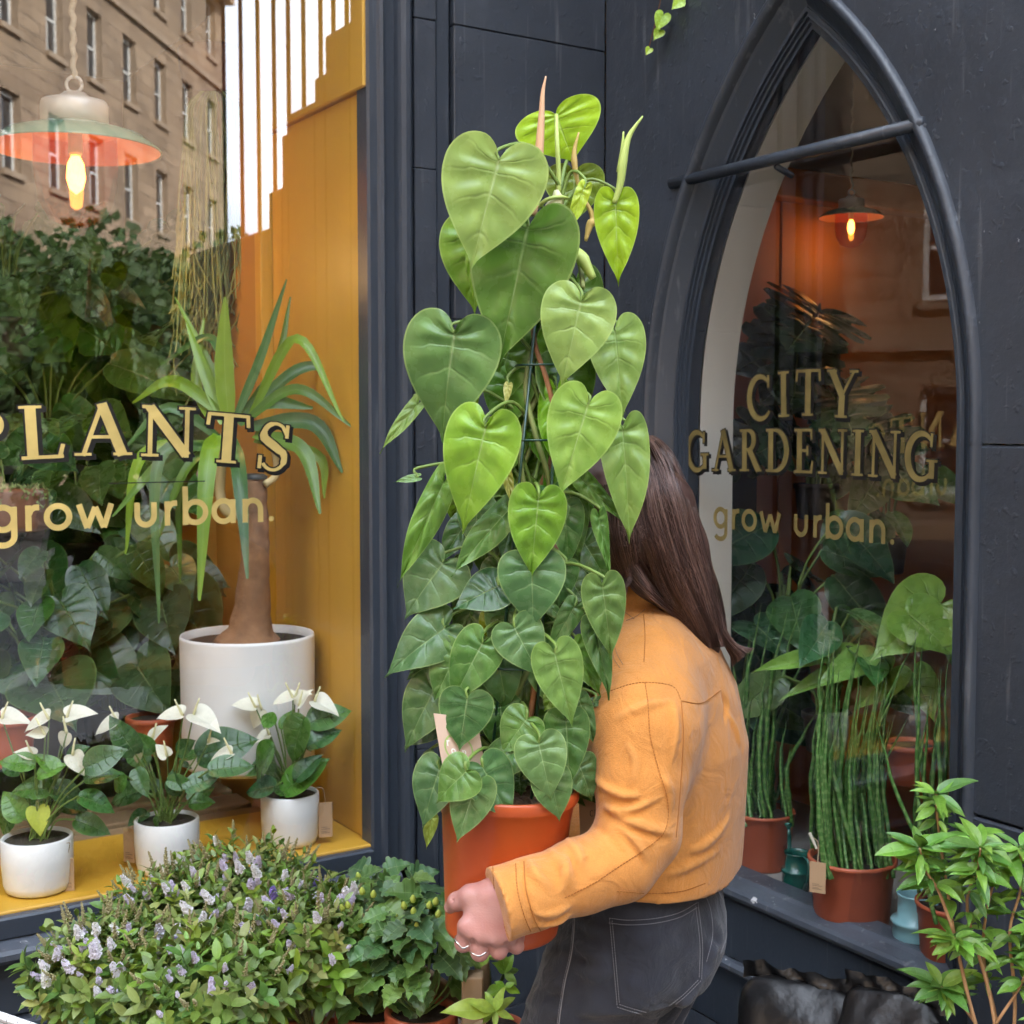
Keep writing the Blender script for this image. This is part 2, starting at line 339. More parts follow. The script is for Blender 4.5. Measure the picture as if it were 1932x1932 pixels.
# timber window frame: a moulded profile swept round the opening (offset outwards from the opening, outwards from wall)
prof = [(.0, -.055), (.0, -.012), (.004, -.006), (.020, -.006), (.024, .001), (.030, .004), (.036, .001), (.040, -.008), (.060, -.010), (.064, .000), (.068, .008), (.076, .013), (.085, .013), (.092, .008), (.095, .0), (.096, -.028)]
def frame_sweep(profile, u0, u1, z0, z1, fr):
    vs, fs = [], []; n = len(profile)
    for cu, cz in ((0, 0), (0, 1), (1, 1), (1, 0)):
        for d, o in profile: vs.append(fr(u0 - d if cu == 0 else u1 + d, o, z0 - d * .0 if cz == 0 else z1 + d))
    for s in range(3):
        for i in range(n - 1): fs.append((s * n + i, s * n + i + 1, (s + 1) * n + i + 1, (s + 1) * n + i))
    return vs, fs
obj('window_frame', frame_sweep(prof, WU0, WU1, ZS - .06, WZ1, A), NAVY, lw)
# sill: sloped nosing, bead, apron with mouldings down to the plinth
def run(profile, u0, u1, fr):          # (o, z) outline extruded along the wall
    n = len(profile); vs = [fr(u, o, z) for u in (u0, u1) for o, z in profile]
    fs = [(i, (i + 1) % n, n + (i + 1) % n, n + i) for i in range(n)] + [tuple(range(n))[::-1], tuple(range(n, 2 * n))]
    return fixn((vs, fs))
obj('window_sill', run([(-.0115, ZS - .017), (.001, ZS - .018), (.004, ZS - .022), (.004, ZS - .055), (-.0115, ZS - .055)], WU0 + .002, WU1, A), NAVY, lw)
obj('sill_nosing', run([(-.05, ZS - .056), (.010, ZS - .058), (.034, ZS - .066), (.040, ZS - .072), (.040, ZS - .082), (.032, ZS - .090), (.016, ZS - .094), (-.05, ZS - .094)], WU0 - .045, WU1 + .05, A), NAVY_WORN, lw)
obj('apron_board', bevbox((.50, -.05, ZS - .20), (WU1, -.004, ZS - .096), A, .003), NAVY, lw)
obj('apron_moulding', run([(-.05, ZS - .202), (.008, ZS - .203), (.016, ZS - .209), (.016, ZS - .217), (.006, ZS - .224), (.006, ZS - .231), (-.05, ZS - .233)], .46, WU1, A), NAVY_WORN, lw)
obj('panel_board', bevbox((.50, -.05, .10), (WU1, -.012, ZS - .235), A, .003), NAVY, lw)
obj('plinth', bevbox((-.0, -.05, 0), (WU1, .03, .09), A, .006), NAVY_STONE, lw)
# the pane
pane = obj('shop_window_pane', ([A(WU0 - .005, -.012, ZS - .03), A(WU1, -.012, ZS - .03), A(WU1, -.012, WZ1), A(WU0 - .005, -.012, WZ1)], [(0, 3, 2, 1)]), GLASS)
tag(pane, 'large clear glass pane of the mustard display window, reflecting houses', 'window pane')

# ================================================================== right front with the pointed window
SC, HW, RISE, SPR = .581, .347, .735, 1.60        # centre, half width, rise, springing of the glass line
def arch(d, z0, nj=6, na=20):          # outline offset d outwards, left bottom -> apex -> right bottom, as (s, z)
    R = (HW * HW + RISE * RISE) / (2 * HW); cx = R - HW; r = R + d
    a1 = math.acos(cx / r); L = []
    for i in range(nj): L.append((-(HW + d), z0 + (SPR - z0) * i / nj))
    for i in range(na + 1):
        a = a1 * i / na; L.append((cx - r * math.cos(a), SPR + r * math.sin(a)))
    return [(SC + x, z) for x, z in L] + [(SC - x, z) for x, z in L[-2::-1]]
SZ = .685                               # level of the pointed window's sill
rw = thing('arched_shop_wall', B(.6, 0, 0), 'rough dark navy painted wall with the pointed arch window', 'wall')
SEND = 1.22
out = arch(.082, SZ - .02); n = len(out); vs = []; fs = []
for i, (s, z) in enumerate(out):
    vs.append(B(s, 0, z)); vs.append(B(0.0 if i <= n // 2 else 1.003 if i > n - 7 else SEND, 0, z))
for i in range(n - 1):
    if i == n // 2 - 1 or i == n // 2: pass
    fs.append((2 * i, 2 * i + 2, 2 * i + 3, 2 * i + 1))
def wallquad(s0, s1, z0, z1): return ([B(s0, 0, z0), B(s1, 0, z0), B(s1, 0, z1), B(s0, 0, z1)], [(0, 1, 2, 3)])
apx = out[n // 2]
fs = []; vs = []
def strip(pts, edge):
    a, b = [], []
    v0 = len(vs)
    for s, z in pts: vs.append(B(s, 0, z)); vs.append(B(edge, 0, z))
    for i in range(len(pts) - 1): fs.append((v0 + 2 * i, v0 + 2 * i + 2, v0 + 2 * i + 3, v0 + 2 * i + 1))
strip(out[:n // 2 + 1], 0.0)
strip([p for p in out[n // 2:] if p[1] >= SPR - 1e-6], SEND)
g = join((vs, fs), wallquad(0, SEND, apx[1], TOP), wallquad(0, 1.01, 0, SZ - .30), wallquad(0, SC - HW - .05, SZ - .30, SZ - .02), wallquad(SC + HW + .082, SEND, 1.5735, SPR))
obj('wall_face', g, NAVY_RENDER, rw)
# stones at the near edge of the front, their joints open
zq = [0, .38, .97, 1.572]
for j in range(len(zq) - 1):
    s0 = 1.011
    obj('stone', bevbox((s0, -.25, zq[j] + .0015), (SEND, 0 + rng.uniform(.0, .002), zq[j + 1] - .0015), B, .004), NAVY_RENDER, rw)
obj('wall_return', box6((SEND - .10, -.5, 3.41), (SEND, -.002, TOP), B), NAVY_STONE, rw)
# stepped buttress beyond the frame, seen reflected in the big window
for k, (s0, s1, zt) in enumerate(((1.222, 1.28, 3.05), (1.282, 1.458, 2.812), (1.46, 1.541, 2.70), (1.543, 1.757, 2.63), (1.759, 1.81, 2.57), (1.812, 1.93, 2.40), (1.932, 2.75, 2.28))):
    obj('buttress_step', bevbox((s0, -.25, 0), (s1, -.004, zt), B, .006), NAVY_STONE, rw)
rl = thing('iron_railing', B(1.9, -.1, 2.4), 'row of dark vertical bars reflected against the sky in the big window', 'railing')
for s_, z_ in ((1.50, 2.70), (1.60, 2.63), (1.70, 2.63), (1.84, 2.40), (1.97, 2.28), (2.10, 2.28), (2.25, 2.28), (2.42, 2.28), (2.60, 2.28)): obj('bar', tube([B(s_, -.1, z_ - .01), B(s_, -.1, 3.9)], .008, 6), NAVY, rl)
obj('rail', tube([B(1.45, -.1, 3.88), B(2.66, -.1, 3.88)], .014, 6), NAVY, rl)
# mouldings of the arch: loft of offset outlines (offset, outwards)
def loft(profile, z0, fr):
    rows = [[fr(s, o, z) for s, z in arch(d, z0)] for d, o in profile]; m = len(rows[0])
    vs = [p for r in rows for p in r]
    fs = [(j * m + i, j * m + i + 1, (j + 1) * m + i + 1, (j + 1) * m + i) for j in range(len(rows) - 1) for i in range(m - 1)]
    return vs, fs
obj('hood_mould', loft([(.062, -.012), (.066, .004), (.072, .012), (.080, .014), (.086, .010), (.088, -.004)], SZ - .02, B), NAVY_STONE, rw, True)
obj('splayed_reveal', loft([(.064, -.006), (.058, -.010), (.034, -.032), (.030, -.034), (.029, -.030), (.023, -.030), (.022, -.036)], SZ - .02, B), NAVY, rw)
obj('window_frame', loft([(.023, -.036), (.016, -.034), (.015, -.040), (.009, -.040), (.008, -.046), (.0, -.046), (.0, -.075), (.02, -.09)], SZ - .0, B), NAVY, rw)
obj('inner_reveal', loft([(-.001, -.078), (.0, -.165), (.0, -.17)], SZ + .0, B), CREAM, rw)
obj('inner_lining', loft([(.0, -.171), (.04, -.174), (.30, -.176)], SZ - .1, B), CREAM, rw)
obj('window_sill', run([(-.10, SZ - .001), (-.050, SZ - .002), (-.042, SZ - .007), (-.018, SZ - .014), (-.012, SZ - .019), (-.010, SZ - .028), (-.014, SZ - .036), (-.10, SZ - .044)], SC - HW - .06, SC + HW + .075, B), NAVY_WORN, rw)
obj('apron_board', bevbox((SC - HW - .05, -.08, SZ - .165), (1.004, -.026, SZ - .046), B, .003), NAVY, rw)
obj('apron_moulding', run([(-.06, SZ - .166), (-.016, SZ - .167), (-.008, SZ - .173), (-.008, SZ - .182), (-.018, SZ - .190), (-.06, SZ - .19)], SC - HW - .05, 1.004, B), NAVY_WORN, rw)
obj('panel_board', bevbox((SC - HW - .05, -.06, SZ - .32), (1.004, -.030, SZ - .193), B, .003), NAVY, rw)
obj('glazing_bar', join(tube([B(.232, .002, 2.10), B(.56, .002, 2.100), B(.888, .002, 2.10)], .0115, 10), tube([B(.54, .002, 2.086), B(.54, -.040, 2.072)], .006, 6), tube([B(.238, .002, 2.10), B(.262, -.034, 2.07)], .010, 6), tube([B(.884, .002, 2.10), B(.868, -.034, 2.07)], .010, 6)), NAVY_STONE, rw, True)
def archpane(d, o, z0):
    p = arch(d, z0); return [B(s, o, z) for s, z in p], [tuple(range(len(p)))]
vsp, fsp = archpane(.004, -.050, SZ)
pn = obj('arched_window_pane', (vsp, [tuple(reversed(fsp[0]))]), GLASS)
tag(pn, 'clear glass pane of the pointed arch window with gold lettering', 'window pane')
# body of the building over and beside both fronts
BODY = NAVY_STONE
ub = obj('upper_building', join(box6((.0, -6, 3.42), (6, -.345, TOP), A), box6((SEND - .101, -6, 3.42), (.02, -.012, TOP), B)), SANDT)
tag(ub, 'stone upper storey of the shop above both windows, added to cast shade', 'building')
# ================================================================== leaves
def cr(pts, k=8):
    return [(p.x, p.y) for p in smooth_path([Vector((a, b, 0)) for a, b in pts], k)]
OUTLINES = {
    'heart': [(0, 0), (.05, -.11), (.17, -.20), (.34, -.18), (.465, -.05), (.50, .13), (.465, .33), (.365, .54), (.225, .73), (.105, .87), (.04, .95), (0, 1.06)],
    'heart_narrow': [(0, 0), (.04, -.08), (.14, -.15), (.28, -.13), (.375, .0), (.395, .20), (.355, .41), (.27, .60), (.16, .78), (.07, .90), (.025, .97), (0, 1.07)],
    'ovate': [(0, 0), (.10, -.02), (.20, .05), (.285, .20), (.31, .38), (.275, .56), (.20, .73), (.11, .88), (.04, .965), (0, 1.02)],
    'spathe': [(0, 0), (.16, -.10), (.32, -.06), (.40, .12), (.37, .36), (.27, .60), (.15, .80), (.05, .95), (0, 1.03)],
    'lance': [(0, 0), (.06, .05), (.13, .2), (.165, .4), (.145, .6), (.095, .8), (.035, .95), (0, 1.02)],
    'lobed': [(0, 0), (.14, -.03), (.24, .03), (.20, .12), (.33, .16), (.40, .27), (.31, .33), (.36, .45), (.30, .52), (.24, .56), (.25, .68), (.15, .74), (.12, .85), (.05, .93), (0, 1.0)],
    'monstera': [(0, 0), (.10, -.15), (.30, -.20), (.48, -.10), (.30, .0), (.55, .06), (.57, .18), (.28, .20), (.54, .30), (.52, .42), (.24, .40), (.45, .55), (.38, .66), (.18, .60), (.28, .78), (.14, .92), (0, 1.02)],
}
def leaf_geo(kind, ns=26, nr=5, cup=.10, droop=.18, quilt=.012, wave=.02, fold=.0, seed=0, veins=6, twist=0):
    pts = cr(OUTLINES[kind], 8); m = len(pts)
    ln = [0]
    for i in range(1, m): ln.append(ln[-1] + math.dist(pts[i], pts[i - 1]))
    r = random.Random(seed); ph = r.uniform(0, 6)
    vs, uv, fs = [], [], []
    cols = 2 * nr + 1
    for i in range(ns + 1):
        s = i / ns; d = s * ln[-1]; k = max(j for j in range(m) if ln[j] <= d + 1e-9); k = min(k, m - 2)
        f = (d - ln[k]) / max(1e-9, ln[k + 1] - ln[k]); ox = pts[k][0] + (pts[k + 1][0] - pts[k][0]) * f; oy = pts[k][1] + (pts[k + 1][1] - pts[k][1]) * f
        my = pts[-1][1] * (s ** 2.8 if kind in ('heart', 'heart_narrow', 'spathe', 'monstera') else s ** 1.5)
        for j in range(cols):
            t = (j - nr) / nr; at = abs(t)
            x = ox * t; y = my + (oy - my) * at ** 1.6
            z = cup * abs(x) * (1 - .4 * abs(x)) - droop * max(0, y) ** 2 * .6 - .25 * cup * min(0, y) * 2
            z += quilt * math.sin(at * PI) * math.cos(2 * PI * veins * (s + .25 * math.sin(ph)))*(.6 + .4 * math.sin(3 * s + ph)) * (1 if s < .9 else (1 - s) * 10)
            z += wave * at * at * math.sin(9 * s + ph + (2 if t > 0 else 0))
            z -= fold * x * x * 2.2
            z += .012 * math.exp(-(x / .02) ** 2) * -1
            if twist: a = twist * y; x, z = x * math.cos(a) - z * math.sin(a), x * math.sin(a) + z * math.cos(a)
            vs.append((x, y, z)); uv.append((t * .5 + .5, s))
    for i in range(ns):
        for j in range(cols - 1):
            a = i * cols + j; fs.append((a, a + cols, a + cols + 1, a + 1) if True else ())
    fs = [tuple(reversed(f)) for f in fs]
    return vs, fs, uv
def leaf_material(name, vein=.35, rough=.33, trans=.22, veins=6, edge=.25, dark_back=False, coat=.0, relief=.5):
    def ex(nt, tc, last, bs):
        N, L = nt.nodes, nt.links
        uv = N.new('ShaderNodeUVMap'); sp = N.new('ShaderNodeSeparateXYZ'); L.new(uv.outputs[0], sp.inputs[0])
        at = nmath(nt, 'ABSOLUTE', nmath(nt, 'MULTIPLY', nmath(nt, 'SUBTRACT', sp.outputs[0], .5), 2))
        wob = N.new('ShaderNodeTexNoise'); wob.inputs['Scale'].default_value = 5; wob.inputs['Detail'].default_value = 1; L.new(tc.outputs['Object'], wob.inputs['Vector'])
        fr = nmath(nt, 'FRACT', nmath(nt, 'ADD', nmath(nt, 'MULTIPLY', sp.outputs[1], veins), nmath(nt, 'MULTIPLY', wob.outputs['Fac'], .35)))
        lat = nmath(nt, 'SUBTRACT', 1, nmath(nt, 'MINIMUM', nmath(nt, 'MULTIPLY', nmath(nt, 'ABSOLUTE', nmath(nt, 'SUBTRACT', fr, .5)), 13), 1))
        lat = nmath(nt, 'MULTIPLY', lat, nmath(nt, 'SUBTRACT', 1, at))
        mid = nmath(nt, 'SUBTRACT', 1, nmath(nt, 'MINIMUM', nmath(nt, 'MULTIPLY', at, 22), 1))
        vv = nmath(nt, 'MINIMUM', nmath(nt, 'ADD', nmath(nt, 'MULTIPLY', lat, .42), mid), 1)
        # soft mottling, paler rim
        rim = nmath(nt, 'GREATER_THAN', at, .965)
        c = nmix(nt, nmath(nt, 'MULTIPLY', vv, vein), last, nmix(nt, .55, last, (.52, .66, .30)))
        c = nmix(nt, nmath(nt, 'MULTIPLY', rim, edge), c, (.50, .62, .22))
        bl = N.new('ShaderNodeTexNoise'); bl.inputs['Scale'].default_value = 2.5; bl.inputs['Detail'].default_value = 2; L.new(tc.outputs['Object'], bl.inputs['Vector'])
        mr = N.new('ShaderNodeMapRange'); mr.inputs[1].default_value = .35; mr.inputs[2].default_value = .7; L.new(bl.outputs['Fac'], mr.inputs[0])
        hs = N.new('ShaderNodeHueSaturation'); hs.inputs['Hue'].default_value = .485; hs.inputs['Value'].default_value = 1.35; L.new(c, hs.inputs['Color'])
        c = nmix(nt, nmath(nt, 'MULTIPLY', mr.outputs[0], .6), c, hs.outputs[0])
        bp = N.new('ShaderNodeBump'); bp.inputs['Strength'].default_value = relief; bp.inputs['Distance'].default_value = .01; bp.invert = True
        L.new(vv, bp.inputs['Height']); L.new(bp.outputs[0], bs.inputs['Normal'])
        return c
    return material(name, (.1, .2, .05), rough, .14, 5, trans=trans, obj_col=True, extra=ex, coat=coat)
LEAF = leaf_material('heart_leaf', .55, .27, .18, 5, .24, relief=.28)
LEAF_DARK = leaf_material('indoor_leaf', .35, .28, .12, 7, .1)
LEAF_SMALL = leaf_material('shrub_leaf', .4, .38, .2, 4, .3, relief=.2)
def leaf_mesh(name, mat, **k):
    v, f, u = leaf_geo(**k); return mesh_data(name, v, f, mat, True, u)
def leafM(a, t, n, w=1.0, thick=1.0):   # attach, tip, direction the face looks to, width factor
    a, t, n = Vector(a), Vector(t), Vector(n); y = t - a; L = y.length; y = y / L
    x = y.cross(n); x = x.normalized() if x.length > 1e-6 else y.orthogonal().normalized(); z = x.cross(y)
    return Matrix(((x.x * L * w, y.x * L, z.x * L * thick, a.x), (x.y * L * w, y.y * L, z.y * L * thick, a.y), (x.z * L * w, y.z * L, z.z * L * thick, a.z), (0, 0, 0, 1)))
def vary(c, h=.12, r=rng):
    k = 1 + r.uniform(-h, h); return (c[0] * k * (1 + r.uniform(-h, h)), c[1] * k, c[2] * k * (1 + r.uniform(-h, h)), 1)
def ribbon(path, widths, n, vfold=.35):   # strap leaf with a folded middle; n = up side
    vs, fs, uv = [], [], []; m = len(path)
    for i, p in enumerate(path):
        t = (path[min(i + 1, m - 1)] - path[max(0, i - 1)]).normalized(); x = t.cross(n)
        x = x.normalized() if x.length > 1e-5 else t.orthogonal().normalized(); nn = x.cross(t)
        for k, q in enumerate((-1, -.5, 0, .5, 1)):
            vs.append(p + x * (q * widths[i] / 2) + nn * (abs(q) * widths[i] * vfold * .5)); uv.append((k / 4, i / (m - 1)))
    for i in range(m - 1):
        for k in range(4): fs.append((i * 5 + k, i * 5 + k + 1, (i + 1) * 5 + k + 1, (i + 1) * 5 + k))
    return vs, fs, uv
VIEW = Vector((0, -1, .1))
# ================================================================== inside the shop
def AB(a, b, z): return CORNER + UA * a + NA * b + ZUP * z     # a: behind the right front when negative; b: behind the left front when negative
FLOORM = material('shop_floor', (.10, .075, .055), .6, .2, 3)
BROWN = material('brown_wall', (.16, .065, .03), .6, .15, 2)
OCHRE = material('ochre_wall', (.50, .25, .04), .55, .12, 2)
PEACH = material('peach_wall', (.62, .27, .19), .6, .06, 2)
ORANGE = material('orange_wall', (.60, .24, .075), .6, .1, 2)
GREYC = material('grey_ceiling', (.46, .44, .38), .7, .08, 2)
SOIL = material('potting_soil', (.035, .024, .016), .95, .5, 60, .9, 90)
WOOD = material('pallet_wood', (.30, .19, .10), .7, .25, 4, .3, 40, stretch=(1, 1, 6))
for nm, g, m in (('floor', box6((-2.9, -3.3, .28), (3.3, -.345, .30), AB), FLOORM), ('shop_back_wall', box6((-2.9, -3.35, .3), (3.3, -3.3, 3.3), AB), BROWN),
                 ('shop_end_wall', box6((3.25, -3.3, .3), (3.3, -.35, 3.3), AB), BROWN), ('ceiling', join(box6((-.02, -3.3, 3.05), (3.25, -.35, 3.10), AB), box6((.58, -.35, 3.051), (3.25, -.016, 3.101), AB), box6((-2.9, -3.3, 2.86), (-.18, 1.2, 2.90), AB)), GREYC),
                 ('shop_far_wall', box6((-2.6, -3.3, .3), (-2.55, 1.3, 2.86), AB), ORANGE), ('shop_right_wall', box6((-2.6, 1.14, .3), (-.18, 1.16, 2.86), AB), ORANGE),
                 ('shop_floor', box6((-2.55, -.3, .28), (-.07, 1.14, .305), AB), FLOORM)):
    tag(obj(nm, g, m), kind='structure')
# mustard display box of the big window
dw = thing('display_box', A(.9, -.2, ZS), 'mustard painted display box with ledge and side panels behind the big window', 'display box')
obj('ledge_board', bevbox((WU0 - .012, -.36, ZS - .07), (WU1, -.014, ZS - .012), A, .003), MUSTARD, dw)
obj('side_panel', bevbox((WU0 - .055, -.52, ZS - .011), (WU0 - .006, -.014, 2.27), A, .002), MUSTARD, dw)
obj('upper_side_panel', bevbox((WU0 - .055, -.52, 2.272), (WU0 + .006, -.014, 3.04), A, .003), MUSTARD, dw)
obj('corner_post', bevbox((WU0 - .03, -.56, .6), (WU0 + .022, -.522, 3.04), A, .006, 2), MUSTARD, dw)
obj('back_panel', join(box6((WU0 - .02, -.92, .5), (WU0 + .0, -.57, 3.04), A), box6((WU0 + .0, -.92, .5), (WU0 + .16, -.90, 1.42), A)), OCHRE, dw)
obj('lower_deck', box6((WU0 - .02, -1.5, .60), (WU1, -.362, .635), A), SOIL, dw)
obj('room_side_wall', join(box6((-.02, -3.28, .3), (.10, -.61, 3.04), A)), OCHRE, dw)
# peach and orange lining behind the pointed window
pl = thing('lined_alcove', AB(-.5, -.1, .6), 'peach and orange painted alcove behind the pointed window', 'alcove')
obj('display_shelf', bevbox((-.62, -.05, SZ - .075), (-.095, 1.13, SZ - .031), AB, .003), material('grey_shelf', (.30, .28, .25), .5, .1, 4), pl)
obj('peach_panel', box6((-.60, -.10, .5), (-.176, -.08, 2.16), AB), PEACH, pl)
obj('orange_panel', box6((-2.5, -.10, .5), (-.602, -.075, 2.16), AB), ORANGE, pl)
obj('beam', bevbox((-2.5, -.12, 2.162), (-.30, -.03, 2.235), AB, .004), ORANGE, pl)
obj('upper_panel', box6((-2.5, -.11, 2.237), (-.176, -.085, 2.85), AB), GREYC, pl)
BOARD = material('black_board', (.012, .012, .013), .6, .2, 4)
obj('dark_board', box6((-.52, -.078, .6), (-.19, -.068, 1.62), AB), BOARD, pl)

# ------------------------------------------------------------------ lettering
GOLD = material('gold_leaf', (.74, .56, .19), .38, .22, 14, .25, 60, metal=.35)
INK = material('black_sign_paint', (.008, .008, .008), .35, .1, 8)
TK, TN = .165, .065
def arcp(cx, cy, rx, ry, a0, a1, n=16): return [(cx + rx * math.cos(math.radians(a0 + (a1 - a0) * i / n)), cy + ry * math.sin(math.radians(a0 + (a1 - a0) * i / n))) for i in range(n + 1)]
def wsin(n, a, b): return [a + (b - a) * math.sin(PI * i / n) for i in range(n + 1)]
def serif(x, y, w=.34): return ([(x - w / 2, y), (x + w / 2, y)], TN * .8)
GLY = {
 'I': (.36, [([(.18, 0), (.18, 1)], TK), serif(.18, .03), serif(.18, .97)]),
 'L': (.70, [([(.20, 0), (.20, 1)], TK), serif(.20, .97), ([(.03, .03), (.66, .03)], TN), ([(.60, .02), (.66, .26)], TN)]),
 'P': (.66, [([(.20, 0), (.20, 1)], TK), serif(.20, .03), ([(.03, .97), (.30, .97)], TN), ([(.2, .97)] + arcp(.33, .735, .21, .235, 90, -90) + [(.2, .5)], [TN] + wsin(16, TN, TK) + [TN])]),
 'R': (.80, [([(.20, 0), (.20, 1)], TK), serif(.20, .03), ([(.03, .97), (.30, .97)], TN), ([(.2, .97)] + arcp(.33, .745, .21, .225, 90, -90) + [(.2, .52)], [TN] + wsin(16, TN, TK) + [TN]), ([(.36, .54), (.70, .02)], TK), serif(.74, .03, .16)]),
 'D': (.84, [([(.20, 0), (.20, 1)], TK), ([(.03, .97), (.34, .97)], TN), ([(.03, .03), (.34, .03)], TN), (arcp(.34, .5, .40, .47, 90, -90, 20), wsin(20, TN, TK))]),
 'A': (.88, [([(.43, .99), (.12, 0)], TN * 1.1), ([(.42, 1.0), (.74, 0)], TK), ([(.22, .36), (.62, .36)], TN), serif(.12, .03, .26), serif(.74, .03, .30)]),
 'N': (.92, [([(.16, 0), (.16, 1)], TN * 1.15), ([(.14, .98), (.76, .04)], TK), ([(.76, 0), (.76, 1)], TN * 1.15), serif(.16, .03, .28), serif(.76, .97, .28), ([(.02, .97), (.16, .97)], TN)]),
 'T': (.76, [([(.38, 0), (.38, 1)], TK), ([(.04, .965), (.72, .965)], TN), ([(.05, .99), (.03, .74)], TN), ([(.71, .99), (.73, .74)], TN), serif(.38, .03)]),
 'E': (.66, [([(.20, 0), (.20, 1)], TK), ([(.03, .97), (.58, .97)], TN), ([(.03, .03), (.62, .03)], TN), ([(.2, .51), (.46, .51)], TN), ([(.57, .99), (.59, .76)], TN), ([(.58, .02), (.63, .27)], TN), ([(.46, .40), (.46, .62)], TN)]),
 'S': (.60, [([(.50, .76)] + arcp(.29, .74, .20, .235, 50, 200, 12) + [(.20, .58), (.30, .51), (.40, .43)] + arcp(.29, .265, .20, .24, 35, -150, 14), [TN] * 6 + [TN + .03] * 5 + [.12, .15, TK, TK, TK, .15, .14, .13] + [.11] * 3 + [TN] * 10), ([(.50, .70), (.50, .97)], TN), ([(.06, .30), (.06, .03)], TN)]),
 'C': (.80, [(arcp(.43, .5, .36, .47, 42, 318, 28), wsin(28, TN, TK)), ([(.69, .70), (.70, .98)], TN)]),
 'G': (.88, [(arcp(.43, .5, .36, .47, 42, 318, 28), wsin(28, TN, TK)), ([(.69, .70), (.70, .98)], TN), ([(.72, .06), (.72, .42)], TK * .85), serif(.72, .42, .30)]),
 'Y': (.82, [([(.10, .98), (.42, .46)], TK), ([(.72, .98), (.42, .46)], TN), ([(.42, 0), (.42, .48)], TK), serif(.10, .97, .28), serif(.72, .97, .24), serif(.42, .03)]),
}
MW = .135
LOW = {
 'g': (.66, [(arcp(.31, .30, .24, .25, 0, 360, 28), MW), ([(.55, .56), (.55, -.10)] + arcp(.31, -.10, .24, .20, 0, -150, 12), MW)]),
 'r': (.40, [([(.14, .0), (.14, .58)], MW), ([(.14, .36), (.20, .48), (.28, .53), (.38, .53)], MW)]),
 'o': (.68, [(arcp(.33, .30, .25, .25, 0, 360, 28), MW)]),
 'w': (.86, [([(.06, .57), (.24, .02)], MW), ([(.24, .02), (.43, .50)], MW), ([(.43, .50), (.62, .02)], MW), ([(.62, .02), (.80, .57)], MW)]),
 'u': (.64, [([(.12, .57), (.12, .26)] + arcp(.32, .26, .20, .22, 180, 360, 12) + [(.52, .26), (.52, .57)], MW)]),
 'b': (.70, [([(.12, .0), (.12, .92)], MW), (arcp(.37, .30, .25, .25, 0, 360, 28), MW)]),
 'a': (.68, [(arcp(.31, .30, .24, .25, 0, 360, 28), MW), ([(.55, 0), (.55, .58)], MW)]),
 'n': (.62, [([(.12, 0), (.12, .58)], MW), ([(.12, .30)] + arcp(.32, .32, .20, .22, 180, 0, 12) + [(.52, .0)], MW)]),
 '.': (.24, [(arcp(.12, .07, .035, .035, 0, 360, 12), .07)]),
 ' ': (.30, []),
}
def glyph_geo(strokes, fr, step=.00004, grow=0.0):   # strokes -> flat ribbons, each a hair above the last
    vs, fs = [], []
    for q, (pts, w) in enumerate(strokes):
        m = len(pts); ws = w if hasattr(w, '__len__') else [w] * m; ws = (list(ws) + [ws[-1]] * m)[:m]; v0 = len(vs)
        for i, (x, y) in enumerate(pts):
            a, b = pts[max(0, i - 1)], pts[min(m - 1, i + 1)]
            if pts[0] == pts[-1] or math.dist(pts[0], pts[-1]) < 1e-6:
                if i == 0: a = pts[-2]
                if i == m - 1: b = pts[1]
            dx, dy = b[0] - a[0], b[1] - a[1]; l = math.hypot(dx, dy) or 1; nx, ny = -dy / l, dx / l; h = ws[i] / 2 + grow
            e = 0
            if grow and i in (0, m - 1): e = -grow if i == 0 else grow
            vs.append(fr(x + nx * h + dx / l * e, y + ny * h + dy / l * e, q * step)); vs.append(fr(x - nx * h + dx / l * e, y - ny * h + dy / l * e, q * step))
        for i in range(m - 1): fs.append((v0 + 2 * i, v0 + 2 * i + 1, v0 + 2 * i + 3, v0 + 2 * i + 2))
    return vs, fs
GOLD_DIM = material('darker_gold_leaf', (.24, .185, .065), .42, .35, 18, .25, 60, metal=.3)  # darker copy of the gold for the pointed window
def lettering(text, font, fr, x0, z0, h, label, base, shade=True, arcf=None, xs=1.0, track=.06, group=None, gold=None):
    # fr(x, lift, z): x metres to the right along the glass
    t = thing('window_lettering', base, label, 'lettering', group)
    x = x0
    for ch in text:
        w, st = font[ch]; w *= h * xs
        if st:
            cx = x + w / 2; dz, rot = arcf(cx) if arcf else (0, 0)
            def put(px, py, lift, ox=0, oz=0, lf=0):
                lx, lz = px * h * xs - w / 2 + ox, py * h + oz; c, s = math.cos(rot), math.sin(rot)
                return fr(cx + lx * c - lz * s, lf + lift, z0 + dz + lx * s + lz * c)
            o = obj('letter', glyph_geo(st, lambda a, b, l: put(a, b, l, 0, 0, .0016)), gold or GOLD, t)
            if shade:
                obj('letter_shade', join(glyph_geo(st, lambda a, b, l: put(a, b, l, .0, .0, .0008), grow=.028), glyph_geo(st, lambda a, b, l: put(a, b, l, h * .055, -h * .05, .0003), grow=.03)), INK, o)
        x += w + track * h * xs
    return t, x
frA = lambda x, l, z: A(1.30 - x, -.0116 + l, z)               # x to the right from u = 1.30
GW = sum(GLY[c][0] for c in 'PLANTS') * .092
lettering('PLANTS', GLY, frA, -.044, 1.536, .094, 'large gold PLANTS lettering with black shade on the big window', A(1.05, -.03, 1.53), arcf=lambda x: (.012 - (x - .20) ** 2 * .34, -.68 * (x - .20) * .55), track=.13, xs=1.22)
lettering('grow urban.', LOW, frA, -.008, 1.417, .078, 'gold lowercase grow urban lettering below PLANTS on the big window', A(1.05, -.03, 1.41), shade=False, track=.06, xs=1.0)
frB = lambda x, l, z: B(x, -.0496 + l, z)
